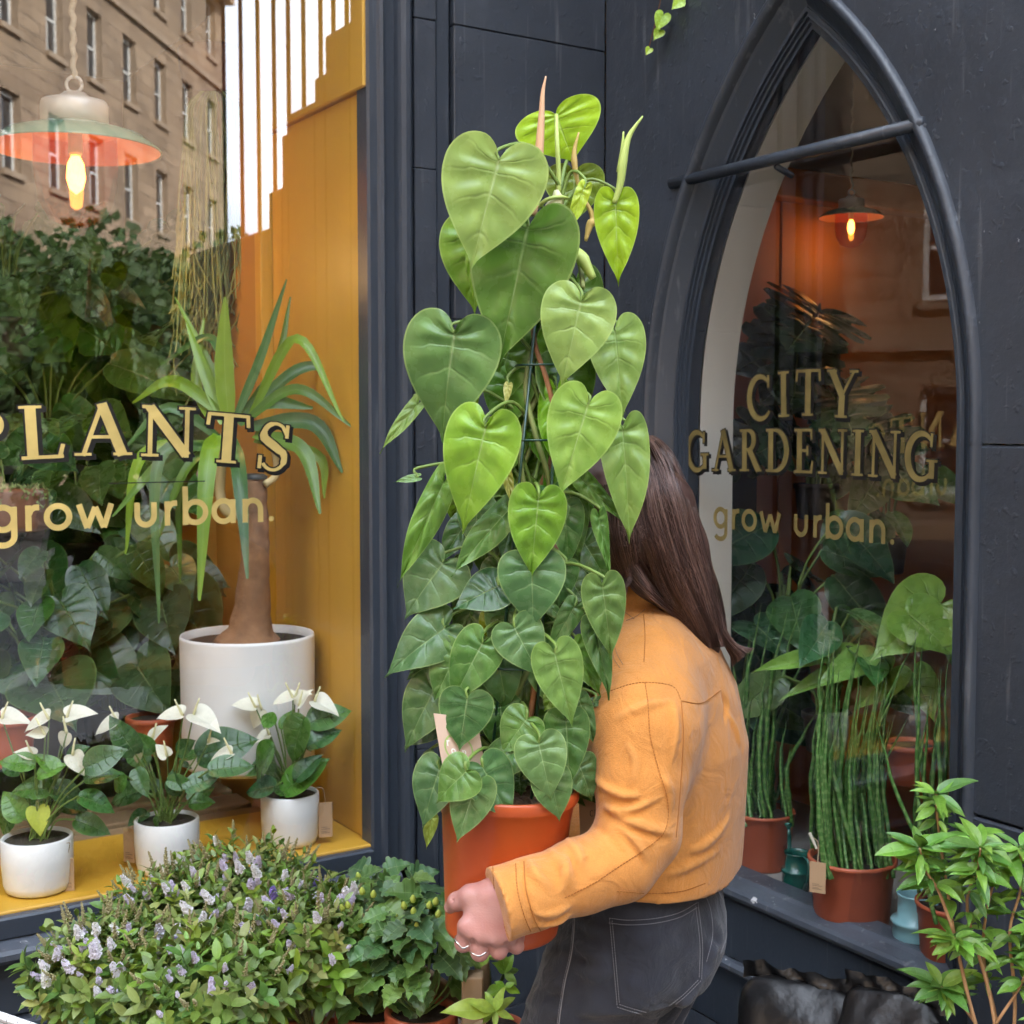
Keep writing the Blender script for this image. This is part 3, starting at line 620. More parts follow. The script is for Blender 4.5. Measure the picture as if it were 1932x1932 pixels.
lettering('CITY', GLY, frB, .417, 1.614, .088, 'gold CITY lettering arched on the pointed window glass', B(.58, -.05, 1.6), arcf=lambda x: (.006 - (x - .575) ** 2 * .5, -.6 * (x - .575)), track=.16, xs=1.0, gold=GOLD_DIM)
lettering('GARDENING', GLY, frB, .228, 1.508, .084, 'gold GARDENING lettering with black shade on the pointed window', B(.58, -.05, 1.5), arcf=lambda x: (.004 - (x - .56) ** 2 * .06, -.1 * (x - .56)), track=.12, xs=.97, gold=GOLD_DIM)
lettering('grow urban.', LOW, frB, .315, 1.392, .072, 'faded gold lowercase grow urban lettering on the pointed window', B(.58, -.05, 1.39), shade=False, track=.07, xs=.98, gold=GOLD_DIM)
tag(obj('sign_rule', ([A(u, -.0105, z) for u, z in ((1.10, 1.4965), (1.10, 1.4985), (.92, 1.499), (.92, 1.497))], [(0, 1, 2, 3)]), INK), 'thin black painted line between the two rows of lettering', 'sign line')
# ------------------------------------------------------------------ pendant lamps
ENAMEL = material('green_enamel', (.16, .30, .20), .25, .15, 6, coat=.3)
ENAMELO = material('glow_orange_lining', (.55, .25, .10), .35, .2, 6)  # orange stands in for the bulb's glow on the underside
GALV = material('galvanised_metal', (.72, .72, .70), .4, .15, 12, metal=.2)
ROPE = material('pale_rope', (.55, .52, .42), .8, .2, 60)
AMBER = glass_mat('amber_glass', (.84, .52, .24), 1.9)
def emis(name, col, s):
    m = bpy.data.materials.new(name); m.use_nodes = True; b = m.node_tree.nodes['Principled BSDF']; b.inputs['Base Color'].default_value = (*col, 1)
    b.inputs['Emission Color'].default_value = (*col, 1); b.inputs['Emission Strength'].default_value = s; return m
FILA = emis('bulb_glow', (1, .45, .10), 5)
def pendant(c, k, label, power, top=1.0):
    t = thing('pendant_lamp', c, label, 'lamp', 'pendant lamps inside the shop'); c = Vector(c)
    obj('shade', lathe([(r * k, z * k) for r, z in ((.052, .052), (.10, .045), (.19, .018), (.235, -.018), (.237, -.023), (.233, -.023))], c, 40), ENAMEL, t, True)
    obj('shade_lining', lathe([(r * k, z * k) for r, z in ((.232, -.023), (.188, .012), (.10, .038), (.03, .046))], c, 40), ENAMELO, t, True)
    obj('cap', lathe([(r * k, z * k) for r, z in ((.0, .135), (.03, .135), (.05, .118), (.088, .11), (.092, .10), (.092, .046), (.05, .053))], c, 32), GALV, t, True)
    ring = [c + Vector((math.cos(a) * .022 * k, 0, (.158 + .022 * math.sin(a)) * k)) for a in [2 * PI * i / 16 for i in range(17)]]
    obj('hook', tube(ring, .005 * k, 6), GALV, t, True)
    obj('chain', tube([c + Vector((.003 * math.sin(i * 1.9), .003 * math.cos(i * 1.9), (.176 * k + i * .012))) for i in range(int(top / .012))], .0085 * k, 6), ROPE, t, True)
    obj('jar', lathe([(r * k, z * k) for r, z in ((.112, .02), (.115, -.08), (.105, -.16), (.075, -.215), (.03, -.235), (.0, -.237))], c, 32), AMBER, t, True)
    b = obj('bulb', lathe([(r * k, z * k) for r, z in ((.0, -.145), (.018, -.13), (.026, -.10), (.022, -.06), (.012, -.04))], c, 16), FILA, t, True)
    obj('bulb_socket', lathe([(r * k, z * k) for r, z in ((.014, -.038), (.02, -.03), (.02, .03), (.0, .03))], c, 12), GALV, t, True)
    ld = bpy.data.lights.new('lamp_light', 'POINT'); ld.energy = power; ld.color = (1, .55, .2); ld.shadow_soft_size = .03
    lo = bpy.data.objects.new('lamp_light', ld); COL.objects.link(lo); lo.parent = t; lo.location = (0, 0, -.30 * k)
pendant(P(142, 268, 3.05), .80, 'large green rimmed pendant lamp with lit amber jar in the big window', .6, .6)
pendant(P(1606, 405, 3.35), .34, 'small lit pendant lamp hanging inside the pointed window', .05, .5)

# ------------------------------------------------------------------ pots
WHITEC = material('white_ceramic', (.80, .80, .79), .35, .03, 6)
TERRA = material('terracotta_plastic', (.42, .10, .045), .42, .10, 8)
KRAFT = material('kraft_card', (.46, .30, .17), .8, .08, 20)
STRING = material('hemp_string', (.42, .32, .20), .9, .2, 90)
PRINT = material('printed_ink', (.10, .07, .05), .8, .1, 30)
def straight_pot(t, c, r, h, mat, soil=.9, taper=.93, rim=0):
    pr = [(0, 0), (r * taper * .93, 0), (r * taper, h * .04), (r * (taper + 1) / 2, h * .45), (r, h * (.97 if not rim else .84))]
    if rim: pr += [(r * 1.005, h * .843), (r * 1.07, h * .85), (r * 1.08, h * .98), (r * 1.05, h)]
    else: pr += [(r, h * .985)]
    w = pr[-1][0]; pr += [(w - .002, h * 1.004), (w - .006, h), (w - .008, h * soil - .004)]
    obj('pot', lathe(pr, c, 40), mat, t, True)
    obj('soil', lathe([(w - .007, h * soil), (w * .6, h * soil + .003), (0, h * soil + .004)], c, 28), SOIL, t)
def label_tag(t, c, w, h, n, tie):     # kraft card hanging by a loop of string
    c, n = Vector(c), Vector(n).normalized(); x = ZUP.cross(n).normalized()
    f = lambda a, b, z: c + x * a + n * b + ZUP * z
    k = obj('swing_tag', bevbox((-w / 2, -.0006, -h), (w / 2, .0006, 0), f, .0003), KRAFT, t)
    obj('print', join(*[box6((-w * .32, .0007, -h * q), (w * (.1 + .2 * (i % 2)), .0010, -h * q + h * .012), f) for i, q in enumerate((.72, .77, .84, .88))]), PRINT, k)
    obj('string', tube(smooth_path([c + n * .001 - ZUP * h * .06, (c + Vector(tie)) / 2 + ZUP * .012 + x * .006, Vector(tie)], 5), .0009, 5), STRING, t)

# ------------------------------------------------------------------ yucca in a big white pot
YUC = leaf_material('strap_leaf', .3, .34, .2, 1, .2, relief=.15)
BARK = material('yucca_bark', (.27, .145, .075), .9, .35, 24, .9, 45)
PALE = material('pale_stem', (.58, .45, .22), .6, .15, 20)
yd = 2.88
yb = P(470, 1440, yd)
yu = thing('yucca_tree', yb, 'yucca with thick brown trunk and strap leaves in a large white pot', 'plant')
R_ = .5 * 253 * yd / LENS_PX
yb = P(470, 1440, yd); pt = P(471, 1196, yd)
hh = (pt - yb).z
straight_pot(yu, yb, R_, hh, WHITEC, .94, .985)
trp = smooth_path([P(470, 1215, yd), P(474, 1170, yd), P(480, 1080, yd), P(482, 1000, yd), P(481, 940, yd), P(480, 905, yd)], 6)
tv, tf = tube(trp, [.078, .072, .065, .058, .049, .046, .043, .041, .039, .037, .035, .034, .033, .032, .031, .030, .029, .0285, .028, .0275, .027, .027, .027, .0265, .026, .0255, .0255, .025, .025, .025, .025][:len(trp)], 24)
tv = [v + (v - yb - ZUP * (v - yb).z + Vector((0, 0, 0))) * 0 + Vector((mnoise.noise(v * 40), mnoise.noise(v * 40 + Vector((5, 5, 5))), 0)) * .004 for v in tv]
trk = obj('trunk', (tv, tf), BARK, yu, True)
obj('trunk_seal', lathe([(.027, 0), (.028, .006), (.02, .012), (0, .012)], P(480, 904, yd), 20), material('black_wax', (.05, .05, .045), .5), yu, True)
obj('shoot', tube(smooth_path([P(470, 975, yd - .02), P(428, 965, yd - .02), P(415, 920, yd), P(425, 830, yd), P(432, 780, yd)], 5), [.010, .011] + [.011] * 18 + [.013], 10), PALE, yu, True)
obj('shoot', tube(smooth_path([P(500, 915, yd - .02), P(522, 895, yd), P(520, 860, yd), P(512, 835, yd)], 5), [.008] * 15 + [.010], 10), PALE, yu, True)
straps = [((432, 800), (424, 690), (425, 560), 44, 0), ((420, 800), (385, 700), (352, 610), 26, .05), ((440, 800), (490, 680), (541, 527), 22, 0), ((450, 790), (520, 690), (548, 560), 20, .06), ((400, 800), (370, 720), (385, 600), 24, .08),
          ((450, 800), (560, 700), (640, 695), 30, .03), ((455, 800), (560, 735), (665, 806), 26, -.06), ((470, 790), (560, 640), (648, 795), 24, -.08), ((470, 805), (590, 800), (646, 892), 40, -.04), ((480, 820), (570, 850), (604, 970), 36, -.08), ((480, 830), (600, 860), (612, 940), 24, -.02),
          ((420, 830), (320, 770), (232, 850), 26, -.03), ((415, 835), (320, 860), (212, 975), 28, -.06), ((410, 840), (270, 860), (237, 1045), 28, -.04), ((410, 845), (300, 870), (300, 1176), 26, -.10), ((405, 840), (350, 890), (290, 1040), 24, -.05),
          ((412, 820), (392, 880), (376, 1133), 40, -.12), ((440, 830), (452, 900), (467, 1092), 34, -.14), ((410, 850), (345, 920), (340, 1100), 22, -.02), ((430, 790), (330, 720), (250, 760), 30, .06), ((440, 790), (400, 640), (300, 690), 22, .10), ((450, 800), (500, 760), (590, 770), 40, .02), ((430, 810), (400, 700), (330, 560), 20, .1)]
for i, (b, m, e, w, dz) in enumerate(straps):
    pa = smooth_path([P(*b, yd), P(m[0], m[1], yd + dz * .8), P(e[0], e[1], yd + dz * 1.6)], 8); mm = len(pa); W = w * .82 * yd / LENS_PX
    v, f, u = ribbon(pa, [W * (.55 + .45 * min(1, 4 * j / mm)) * (1 if j < mm * .45 else max(.03, 1 - ((j - mm * .45) / (mm * .55)) ** 1.5)) for j in range(mm)], Vector((rng.uniform(-.4, .4), -1, .35)), .3)
    o = obj('leaf', (v, f), YUC, yu, True, u); o.color = vary([(.09, .19, .025), (.18, .33, .02), (.06, .15, .035)][(i * 7) % 3 if i else 1], .1)

# ------------------------------------------------------------------ hanging rhipsalis
rb = P(405, 190, 3.35)
rh = thing('hanging_cactus', rb, 'thin stemmed trailing green cactus hanging in the big window', 'plant')
obj('basket', lathe([(.0, -.02), (.07, -.02), (.085, .05), (.088, .09), (.08, .09), (.075, .06)], rb + ZUP * .03, 24), BROWN, rh, True)
RS = material('cactus_stem', (.22, .27, .09), .5, .25, 20)
gs = []
for i in range(120):
    x0 = rng.uniform(350, 455); x1 = x0 + rng.uniform(-22, 26) + (x0 - 400) * .22; y1 = rng.choice([rng.uniform(430, 640), rng.uniform(560, 690)]); dd = 3.35 + rng.uniform(-.07, .07)
    pts = [P(x0 * .5 + 202, 172, dd), P(x0, 205, dd)] + [P(x0 + (x1 - x0) * q + rng.uniform(-3, 3), 205 + (y1 - 205) * q, dd + rng.uniform(-.01, .01)) for q in (.25, .5, .75, 1)]
    gs.append(tube(smooth_path(pts, 3), .0022 * rng.uniform(.8, 1.3), 4, False))
    if i % 2 == 0:
        for q in range(3): a = pts[3 + q % 3]; gs.append(tube([a, a + Vector((rng.uniform(-.03, .03), rng.uniform(-.02, .02), -.05)), a + Vector((rng.uniform(-.05, .05), 0, -.13))], .0018, 4, False))
tag(obj('stems', join(*gs), RS, rh, True), kind='stuff')

# ------------------------------------------------------------------ leafy stock deeper in the shop
LM_HEART = [leaf_mesh('big_leaf', LEAF_DARK, kind='heart', seed=i, cup=.12, droop=.25, ns=18, nr=4, veins=7, quilt=.02) for i in range(2)]
LM_OV = [leaf_mesh('oval_leaf', LEAF_DARK, kind='ovate', seed=i, cup=.2, droop=.3, ns=14, nr=3, veins=8, quilt=.01) for i in range(2)]
LM_MON = [leaf_mesh('split_leaf', LEAF_DARK, kind='monstera', seed=4, cup=.1, droop=.3, ns=40, nr=4, veins=7)]
STEM = material('green_stem', (.14, .22, .05), .5, .2, 20)
SHADEPOT = material('shade_dark_plastic', (.03, .022, .018), .5, .1, 8)  # near black stock pots: the dim interior's shade put into their colour
def bushy(name, base, n, rad, height, leaves, size, col, label, group, pot=.09, seed=1, wf=1.0, up=.3):
    r = random.Random(seed); base = Vector(base); t = thing(name, base, label, 'plant', group)
    straight_pot(t, base, pot, pot * 1.7, SHADEPOT, .9, .85, 1)
    top = base + ZUP * pot * 1.55; st = []
    for i in range(n):
        a = r.uniform(0, 2 * PI); e = r.random() ** .7; h = height * (r.uniform(.25, 1))
        q = top + Vector((math.cos(a) * rad * e, math.sin(a) * rad * e, h)); L = size * r.uniform(.7, 1.2)
        d = Vector((math.cos(a) + r.uniform(-.5, .5), math.sin(a) + r.uniform(-.5, .5) - .3, -.75 + r.uniform(-.5, .6))).normalized()
        place('leaf', r.choice(leaves), leafM(q, q + d * L, Vector((r.uniform(-.5, .5), -.9, .6)), wf), t, vary(col, .35, r))
        st.append(tube(smooth_path([top + Vector((math.cos(a) * .02, math.sin(a) * .02, -.02)), top + Vector((math.cos(a) * rad * e * .3, math.sin(a) * rad * e * .3, h * .6)), q], 4), .0035, 5, False))
    obj('stems', join(*st), STEM, t, True)
GRP = 'leafy plants in the dim shop behind the big window'
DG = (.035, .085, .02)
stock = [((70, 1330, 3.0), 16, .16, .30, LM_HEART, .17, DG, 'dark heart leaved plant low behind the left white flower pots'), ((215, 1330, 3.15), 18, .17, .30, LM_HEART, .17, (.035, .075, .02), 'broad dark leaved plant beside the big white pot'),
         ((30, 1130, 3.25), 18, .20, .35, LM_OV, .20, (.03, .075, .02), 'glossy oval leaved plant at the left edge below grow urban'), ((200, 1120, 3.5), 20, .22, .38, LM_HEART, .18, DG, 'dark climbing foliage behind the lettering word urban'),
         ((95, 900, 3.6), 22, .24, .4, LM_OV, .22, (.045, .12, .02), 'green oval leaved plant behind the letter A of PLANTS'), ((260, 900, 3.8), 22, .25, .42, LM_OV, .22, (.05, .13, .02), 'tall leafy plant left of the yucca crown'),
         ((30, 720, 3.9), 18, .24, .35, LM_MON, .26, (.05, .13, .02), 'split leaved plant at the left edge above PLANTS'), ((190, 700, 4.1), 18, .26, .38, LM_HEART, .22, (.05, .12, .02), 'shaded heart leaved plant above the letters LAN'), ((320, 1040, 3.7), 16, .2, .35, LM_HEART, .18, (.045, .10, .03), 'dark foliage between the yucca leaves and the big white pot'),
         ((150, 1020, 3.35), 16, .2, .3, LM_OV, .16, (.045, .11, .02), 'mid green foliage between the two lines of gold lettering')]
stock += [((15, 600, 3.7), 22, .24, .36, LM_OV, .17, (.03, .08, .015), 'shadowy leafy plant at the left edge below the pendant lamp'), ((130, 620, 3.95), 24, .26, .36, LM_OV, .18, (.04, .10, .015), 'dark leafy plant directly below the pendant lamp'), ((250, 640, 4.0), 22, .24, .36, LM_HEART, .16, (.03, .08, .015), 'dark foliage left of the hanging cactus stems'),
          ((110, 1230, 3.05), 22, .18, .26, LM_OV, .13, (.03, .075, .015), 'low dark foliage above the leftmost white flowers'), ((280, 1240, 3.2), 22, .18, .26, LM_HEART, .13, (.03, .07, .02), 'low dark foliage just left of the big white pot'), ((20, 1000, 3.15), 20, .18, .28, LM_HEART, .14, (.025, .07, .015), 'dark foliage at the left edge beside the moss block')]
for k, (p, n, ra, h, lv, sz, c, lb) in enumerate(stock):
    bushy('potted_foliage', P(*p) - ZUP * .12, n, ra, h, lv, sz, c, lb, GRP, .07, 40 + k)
# shelving that carries that stock
sh = thing('plant_shelving', A(1.6, -1.2, .64), 'dark wooden plant shelving deep inside the big window', 'shelving')
for z in (.72, .98, 1.25, 1.5): obj('shelf', box6((.8, -2.3, z - .02), (3.0, -.72 - (z - .7) * .5, z), A), BOARD, sh)
for u in (.82, 2.98): obj('upright', box6((u, -2.32, .3), (u + .03, -2.29, 2.6), A), BOARD, sh)
# mossy block, orange pots and pallet on the deck
mb = P(30, 960, 2.95); ms = thing('moss_block', mb, 'pale green moss covered block behind the letters grow', 'moss block')
mv, mf = bevbox((-.09, -.05, -.05), (.06, .05, .045), None, .02, 3)
obj('block', ([mb + Vector(v) + Vector((0, 0, 0)) for v in mv], mf), BROWN, ms, True)
gs = []
for i in range(700):
    q = mb + Vector((rng.uniform(-.10, .065), rng.uniform(-.055, .055), rng.uniform(.0, .05))); d = Vector((rng.uniform(-1, 1), rng.uniform(-1, .5), rng.uniform(.2, 1))).normalized() * .014
    x = d.orthogonal().normalized() * .003; gs.append(([q - x, q + x, q + d], [(0, 1, 2)]))
tag(obj('moss', join(*gs), material('moss', (.20, .26, .09), .9, .3, 30), ms), kind='stuff')
for x, y, d, r, lb in ((286, 1420, 2.95, .052, 'orange plastic pot in shade left of the big white pot'), (10, 1440, 2.75, .062, 'orange plastic pot at the left edge behind white flowers')):
    b = P(x, y, d); t = thing('nursery_pot', b, lb, 'pot', 'empty orange pots on the deck'); straight_pot(t, b, r, r * 1.6, TERRA, .9, .85, 1)
pb = A(1.0, -.50, .636); pal = thing('wooden_pallet', pb, 'old wooden pallet boards on the deck behind the white flower pots', 'pallet')
for i in range(3): obj('slat', bevbox((.64, -.48 - i * .13, .70), (1.6, -.385 - i * .13, .722), A, .003), WOOD, pal)
for u in (.68, 1.0, 1.32): obj('bearer', bevbox((u, -.76, .637), (u + .07, -.39, .699), A, .003), WOOD, pal)
# ================================================================== white anthuriums on the mustard ledge
z3 = zoom(0, 1340, 760)
LM_AN = [leaf_mesh('flamingo_leaf', LEAF_DARK, kind='ovate', seed=i + 9, cup=.25, droop=.25 + .15 * i, ns=16, nr=3, veins=7, quilt=.012, wave=.02) for i in range(3)]
SPATHE = material('white_spathe', (.80, .79, .66), .4, .06, 10, trans=.25)
SPATHEG = material('green_spathe', (.55, .62, .10), .4, .08, 10, trans=.25)
SPADIX = material('pale_spadix', (.78, .74, .42), .5, .1, 60, .4, 300)
LM_SP = [leaf_mesh('spathe_blade', SPATHE, kind='spathe', seed=i, cup=.5, droop=.3, ns=14, nr=4, veins=4, quilt=.01) for i in range(2)]
LM_SPG = [leaf_mesh('spathe_blade', SPATHEG, kind='spathe', seed=3, cup=.4, droop=.2, ns=14, nr=4, veins=4, quilt=.01)]
def anthurium(bx, by, wpx, hpx, leaves, flowers, tagp, label, col, seed):
    r = random.Random(seed); b = PZ(bx, by - 8, ZS - .011); d = b.y; t = thing('white_flamingo_flower', b, label, 'plant', 'white flamingo flowers on the mustard ledge')
    R = wpx / 2 * d / LENS_PX; h = hpx * d / LENS_PX
    pr = [(0, 0), (R * .80, 0), (R * .90, .004), (R * .955, .016), (R, h * .55), (R, h * .98), (R - .002, h), (R - .005, h), (R - .006, h * .9)]
    obj('pot', lathe(pr, b, 44), WHITEC, t, True); obj('soil', lathe([(R - .005, h * .93), (0, h * .95)], b, 24), SOIL, t)
    top = b + ZUP * h * .93; st = []
    for a, e in leaves:
        dd = d + r.uniform(-.07, .03); pa = P(*z3(*a), dd); pe = P(*z3(*e), dd + r.uniform(-.04, .03)); 
        place('leaf', r.choice(LM_AN), leafM(pa, pe, Vector((r.uniform(-.5, .5), -.75, r.uniform(.4, 1.0))), r.uniform(.95, 1.25)), t, vary(r.choice([(.045, .13, .025), (.075, .20, .03), (.035, .10, .03)]), .15, r))
        st.append(tube(smooth_path([top + Vector((r.uniform(-.02, .02), r.uniform(-.02, .02), -.01)), (top + pa) / 2 + Vector((0, 0, .015)), pa], 4), .0018, 5, False))
    for i in range(7):      # foliage further back
        ang = r.uniform(.3, PI - .3); q = top + Vector((math.cos(ang) * .05, math.sin(ang) * .05, r.uniform(.03, .12))); e = q + Vector((math.cos(ang) * .07, math.sin(ang) * .03, r.uniform(-.03, .03)))
        place('leaf', r.choice(LM_AN), leafM(q, e, Vector((0, -.7, .7)), 1.1), t, vary((.05, .14, .03), .2, r)); st.append(tube([top, q], .0018, 5, False))
    for k, (x, y, sz, dx, dy) in enumerate(flowers):
        g = sz < 0; sz = abs(sz); dd = d + r.uniform(-.05, .02); q = P(*z3(x, y), dd); e = q + Vector((dx, r.uniform(-.3, .1), dy)).normalized() * sz * .00022 * d
        f = place('spathe', LM_SPG[0] if g else LM_SP[k % 2], leafM(q, e, Vector((r.uniform(-.3, .3), -.55, .9)), 1.05), t)
        obj('spadix', tube(smooth_path([q, q + Vector((dx * .006, -.004, .014)), q + Vector((dx * .014, -.006, .032 if not g else .012))], 3), [.0030, .0015], 7), SPADIX, t, True)
        st.append(tube(smooth_path([top + Vector((r.uniform(-.015, .015), 0, 0)), (top + q) / 2 + Vector((0, .01, 0)), q], 4), .0016, 5, False))
    obj('stalks', join(*st), STEM, t, True)
    (tx, ty, tx2, ty2, tw), tie = tagp
    c = P(*z3(tx, ty), d - .01 if tx > 900 or tx < 500 else d + .01); label_tag(t, c, tw * .371 * d / LENS_PX, (ty2 - ty) * .371 * d / LENS_PX, (c - b - ZUP * (c - b).z).normalized() * .35 + Vector((0, -1, 0)), P(*z3(*tie), d - .03))
anthurium(72, 1685, 133, 104, [((430, 500), (620, 395)), ((430, 560), (620, 500)), ((255, 585), (452, 692)), ((380, 760), (556, 825)), ((70, 700), (-20, 840)), ((270, 600), (60, 590)), ((180, 480), (-10, 450)), ((400, 640), (585, 690)), ((190, 540), (330, 470)), ((120, 760), (10, 620)), ((300, 520), (180, 420)), ((340, 450), (420, 380))],
          [(250, 250, 100, -1, -.35), (340, 240, 100, 1, .25), (10, 245, 100, 1, -.1), (170, 440, 70, -.8, .3), (370, 430, 80, .5, -.8), (230, 330, 70, -1, .1), (340, 320, 60, -.3, -1), (190, 700, -95, .2, -1)],
          ((337, 960, 337, 1130, 74), (340, 880)), 'leftmost white flamingo flower in a white pot on the mustard ledge', None, 3)
anthurium(316, 1648, 122, 100, [((690, 430), (568, 255)), ((690, 500), (745, 640)), ((730, 610), (540, 650)), ((1000, 440), (1300, 335)), ((1060, 510), (1290, 470)), ((960, 680), (1090, 660)), ((800, 745), (790, 815)), ((750, 720), (655, 770)), ((850, 560), (990, 590)), ((940, 610), (1120, 515)), ((640, 540), (560, 620)), ((780, 420), (690, 320)), ((900, 420), (980, 360)), ((820, 600), (730, 560)), ((900, 640), (860, 520))],
          [(600, 265, 95, -1, -.4), (775, 350, 70, .7, .8), (710, 395, 60, -.3, -1), (985, 225, 110, .9, -.4), (930, 230, 90, -1, .0), (850, 440, 60, -.3, .3), (1180, 425, 85, -1, -.3), (1060, 370, 40, .6, .2)],
          ((655, 805, 655, 985, 70), (700, 760)), 'middle white flamingo flower in a white pot on the mustard ledge', None, 4)
anthurium(548, 1597, 111, 98, [((1570, 270), (1770, 180)), ((1560, 390), (1728, 285)), ((1545, 235), (1450, 465)), ((1390, 385), (1245, 572)), ((1440, 620), (1655, 440)), ((1400, 590), (1238, 612)), ((1400, 270), (1320, 230)), ((1430, 300), (1480, 190)), ((1500, 560), (1620, 420)), ((1420, 560), (1350, 470)), ((1450, 640), (1400, 560))],
          [(1300, 190, 85, -1, .2), (1330, 200, 75, -.5, -1), (1490, 140, 75, -1, -.2), (1500, 140, 60, .8, .3), (1600, 160, 95, .9, -.35), (1370, 330, 60, -.8, -.3), (1520, 180, 70, .6, .9)],
          ((1655, 672, 1655, 855, 70), (1600, 600)), 'rightmost white flamingo flower in a white pot near the window frame', None, 5)

# ================================================================== behind the pointed window
z8 = zoom(1340, 1000, 708, 1305)
def spear_mat():
    def ex(nt, tc, last, bs):
        uv = nt.nodes.new('ShaderNodeUVMap'); sp = nt.nodes.new('ShaderNodeSeparateXYZ'); nt.links.new(uv.outputs[0], sp.inputs[0])
        no = nt.nodes.new('ShaderNodeTexNoise'); no.inputs['Scale'].default_value = 60; nt.links.new(tc.outputs['Object'], no.inputs['Vector'])
        w = nmath(nt, 'SINE', nmath(nt, 'ADD', nmath(nt, 'MULTIPLY', sp.outputs[1], 110), nmath(nt, 'MULTIPLY', no.outputs['Fac'], 8)))
        m = nt.nodes.new('ShaderNodeMapRange'); m.inputs[1].default_value = .1; m.inputs[2].default_value = .7; nt.links.new(w, m.inputs[0])
        return nmix(nt, nmath(nt, 'MULTIPLY', m.outputs[0], .45), last, (.24, .36, .13))
    return material('banded_spear', (.055, .15, .03), .4, .2, 12, extra=ex)
SPEAR = spear_mat()
def uvtube(path, rad, n=7):
    v, f = tube(path, rad, n, False); m = len(path); return v, f, [(k / n, i / (m - 1)) for i in range(m) for k in range(n)]
def snake_plant(bx, by, wpx, hpx, bases, tips, label, seed, n_extra):
    r = random.Random(seed); b = PZ(bx, by, SZ - .030); d = b.y; t = thing('spear_snake_plant', b, label, 'plant', 'spear snake plants in the pointed window')
    R = wpx / 2 * d / LENS_PX; h = hpx * d / LENS_PX
    pr = [(0, 0), (R * .80, 0), (R * .83, .004), (R * .93, h * .78), (R * .95, h * .80), (R * .97, h * .93), (R, h * .94), (R * 1.01, h * .985), (R * .98, h), (R * .94, h), (R * .92, h * .9)]
    obj('pot', lathe(pr, b, 44), TERRA, t, True); obj('soil', lathe([(R * .93, h * .9), (0, h * .92)], b, 24), SOIL, t)
    top = b + ZUP * h * .9; x0, x1 = bases
    allt = [(tx, ty, None) for tx, ty in tips] + [(x0 + (x1 - x0) * r.uniform(-.05, 1.05) + r.uniform(-20, 20), r.uniform(620, 1000), 1) for _ in range(n_extra)]
    for tx, ty, ex in allt:
        e = P(*z8(tx, ty), d + r.uniform(-.06, .06)); fx = min(1, max(0, (tx - x0) / (x1 - x0))) if ex else r.random() * .6 + .2 * (tx > (x0 + x1) / 2) + .1
        a = r.uniform(0, 2 * PI); q = top + Vector(((fx - .5) * 1.5 * R, math.sin(a) * R * .75, -.01)); e = Vector((e.x, e.y, e.z))
        pa = [q + (e - q) * s + Vector((r.uniform(-.003, .003), 0, 0)) + (e - q).cross(Vector((0, 1, 0))) * .04 * math.sin(PI * s) for s in [i / 10 for i in range(11)]]
        w = r.uniform(.0034, .0052); v, f, u = uvtube(pa, [w * (.9 + .1 * math.sin(PI * i / 10)) * (1 if i < 5 else max(.08, 1 - ((i - 5) / 5) ** 1.6)) for i in range(11)])
        obj('spear', (v, f), SPEAR, t, True, u)
    return t, b, R, h
t1, b1, R1, h1 = snake_plant(1438, 1632, 124, 108, (262, 425), [(335, 380), (382, 392), (432, 402), (485, 375), (545, 470), (295, 480), (552, 765), (230, 520), (415, 560), (360, 600)], 'left spear snake plant in a terracotta pot beside the orange jacket', 21, 26)
t2, b2, R2, h2 = snake_plant(1606, 1742, 168, 132, (552, 800), [(565, 500), (610, 520), (716, 430), (690, 560), (538, 640), (782, 560), (862, 600), (905, 510), (700, 625), (625, 620), (590, 470), (830, 700), (880, 800), (760, 760)], 'right spear snake plant in a terracotta pot with paper tag', 22, 46)
label_tag(t2, P(*z8(545, 1335), b2.y - .075), .030, .058, (-.5, -1, .1), P(*z8(522, 1240), b2.y - .07))
obj('peg', tube([P(*z8(515, 1228), b2.y - .075), P(*z8(540, 1285), b2.y - .075)], [.003, .0022], 6), material('pale_peg', (.7, .66, .55), .6), t2)
t3, b3, R3, h3 = snake_plant(1800, 1825, 150, 130, (940, 1080), [(1000, 620), (938, 510), (745, 770), (985, 640), (1030, 560), (900, 470), (960, 700), (1015, 880), (905, 1030)], 'terracotta potted spear plant partly hidden behind the leafy shrub', 23, 5)
def watering_can(c, k, mat, label, spout):
    t = thing('watering_can', c, label, 'watering can', 'small watering cans on the display shelf'); c = Vector(c)
    obj('body', lathe([(r * k, z * k) for r, z in ((0, 0), (.036, 0), (.040, .004), (.042, .035), (.040, .05), (.046, .056), (.044, .060), (.034, .064), (.033, .100), (.036, .105), (.0365, .109), (.034, .108), (.031, .10), (.03, .066))], c, 32), mat, t, True)
    hd = smooth_path([c + Vector((.012, -.032, .104)) * k, c + Vector((.018, -.062, .100)) * k, c + Vector((.018, -.068, .06)) * k, c + Vector((.012, -.044, .015)) * k], 5)
    obj('handle', tube(hd, .0055 * k, 8), mat, t, True)
    s = Vector(spout); obj('spout', tube(smooth_path([c + s * .034 * k + ZUP * .03 * k, c + s * .06 * k + ZUP * .08 * k, c + s * .075 * k + ZUP * .16 * k], 5), [.011 * k, .005 * k], 10), mat, t, True)
    obj('rose', lathe([(.004 * k, 0), (.012 * k, .016 * k), (.012 * k, .02 * k), (0, .021 * k)], c + s * .075 * k + ZUP * .158 * k, 14, s * .3 + ZUP), mat, t, True)
watering_can(PZ(1728, 1795, SZ - .030), 1.0, material('pale_blue_enamel', (.26, .50, .55), .3, .06, 8, coat=.3), 'pale blue metal watering can on the right window shelf', (.25, .6, 0))
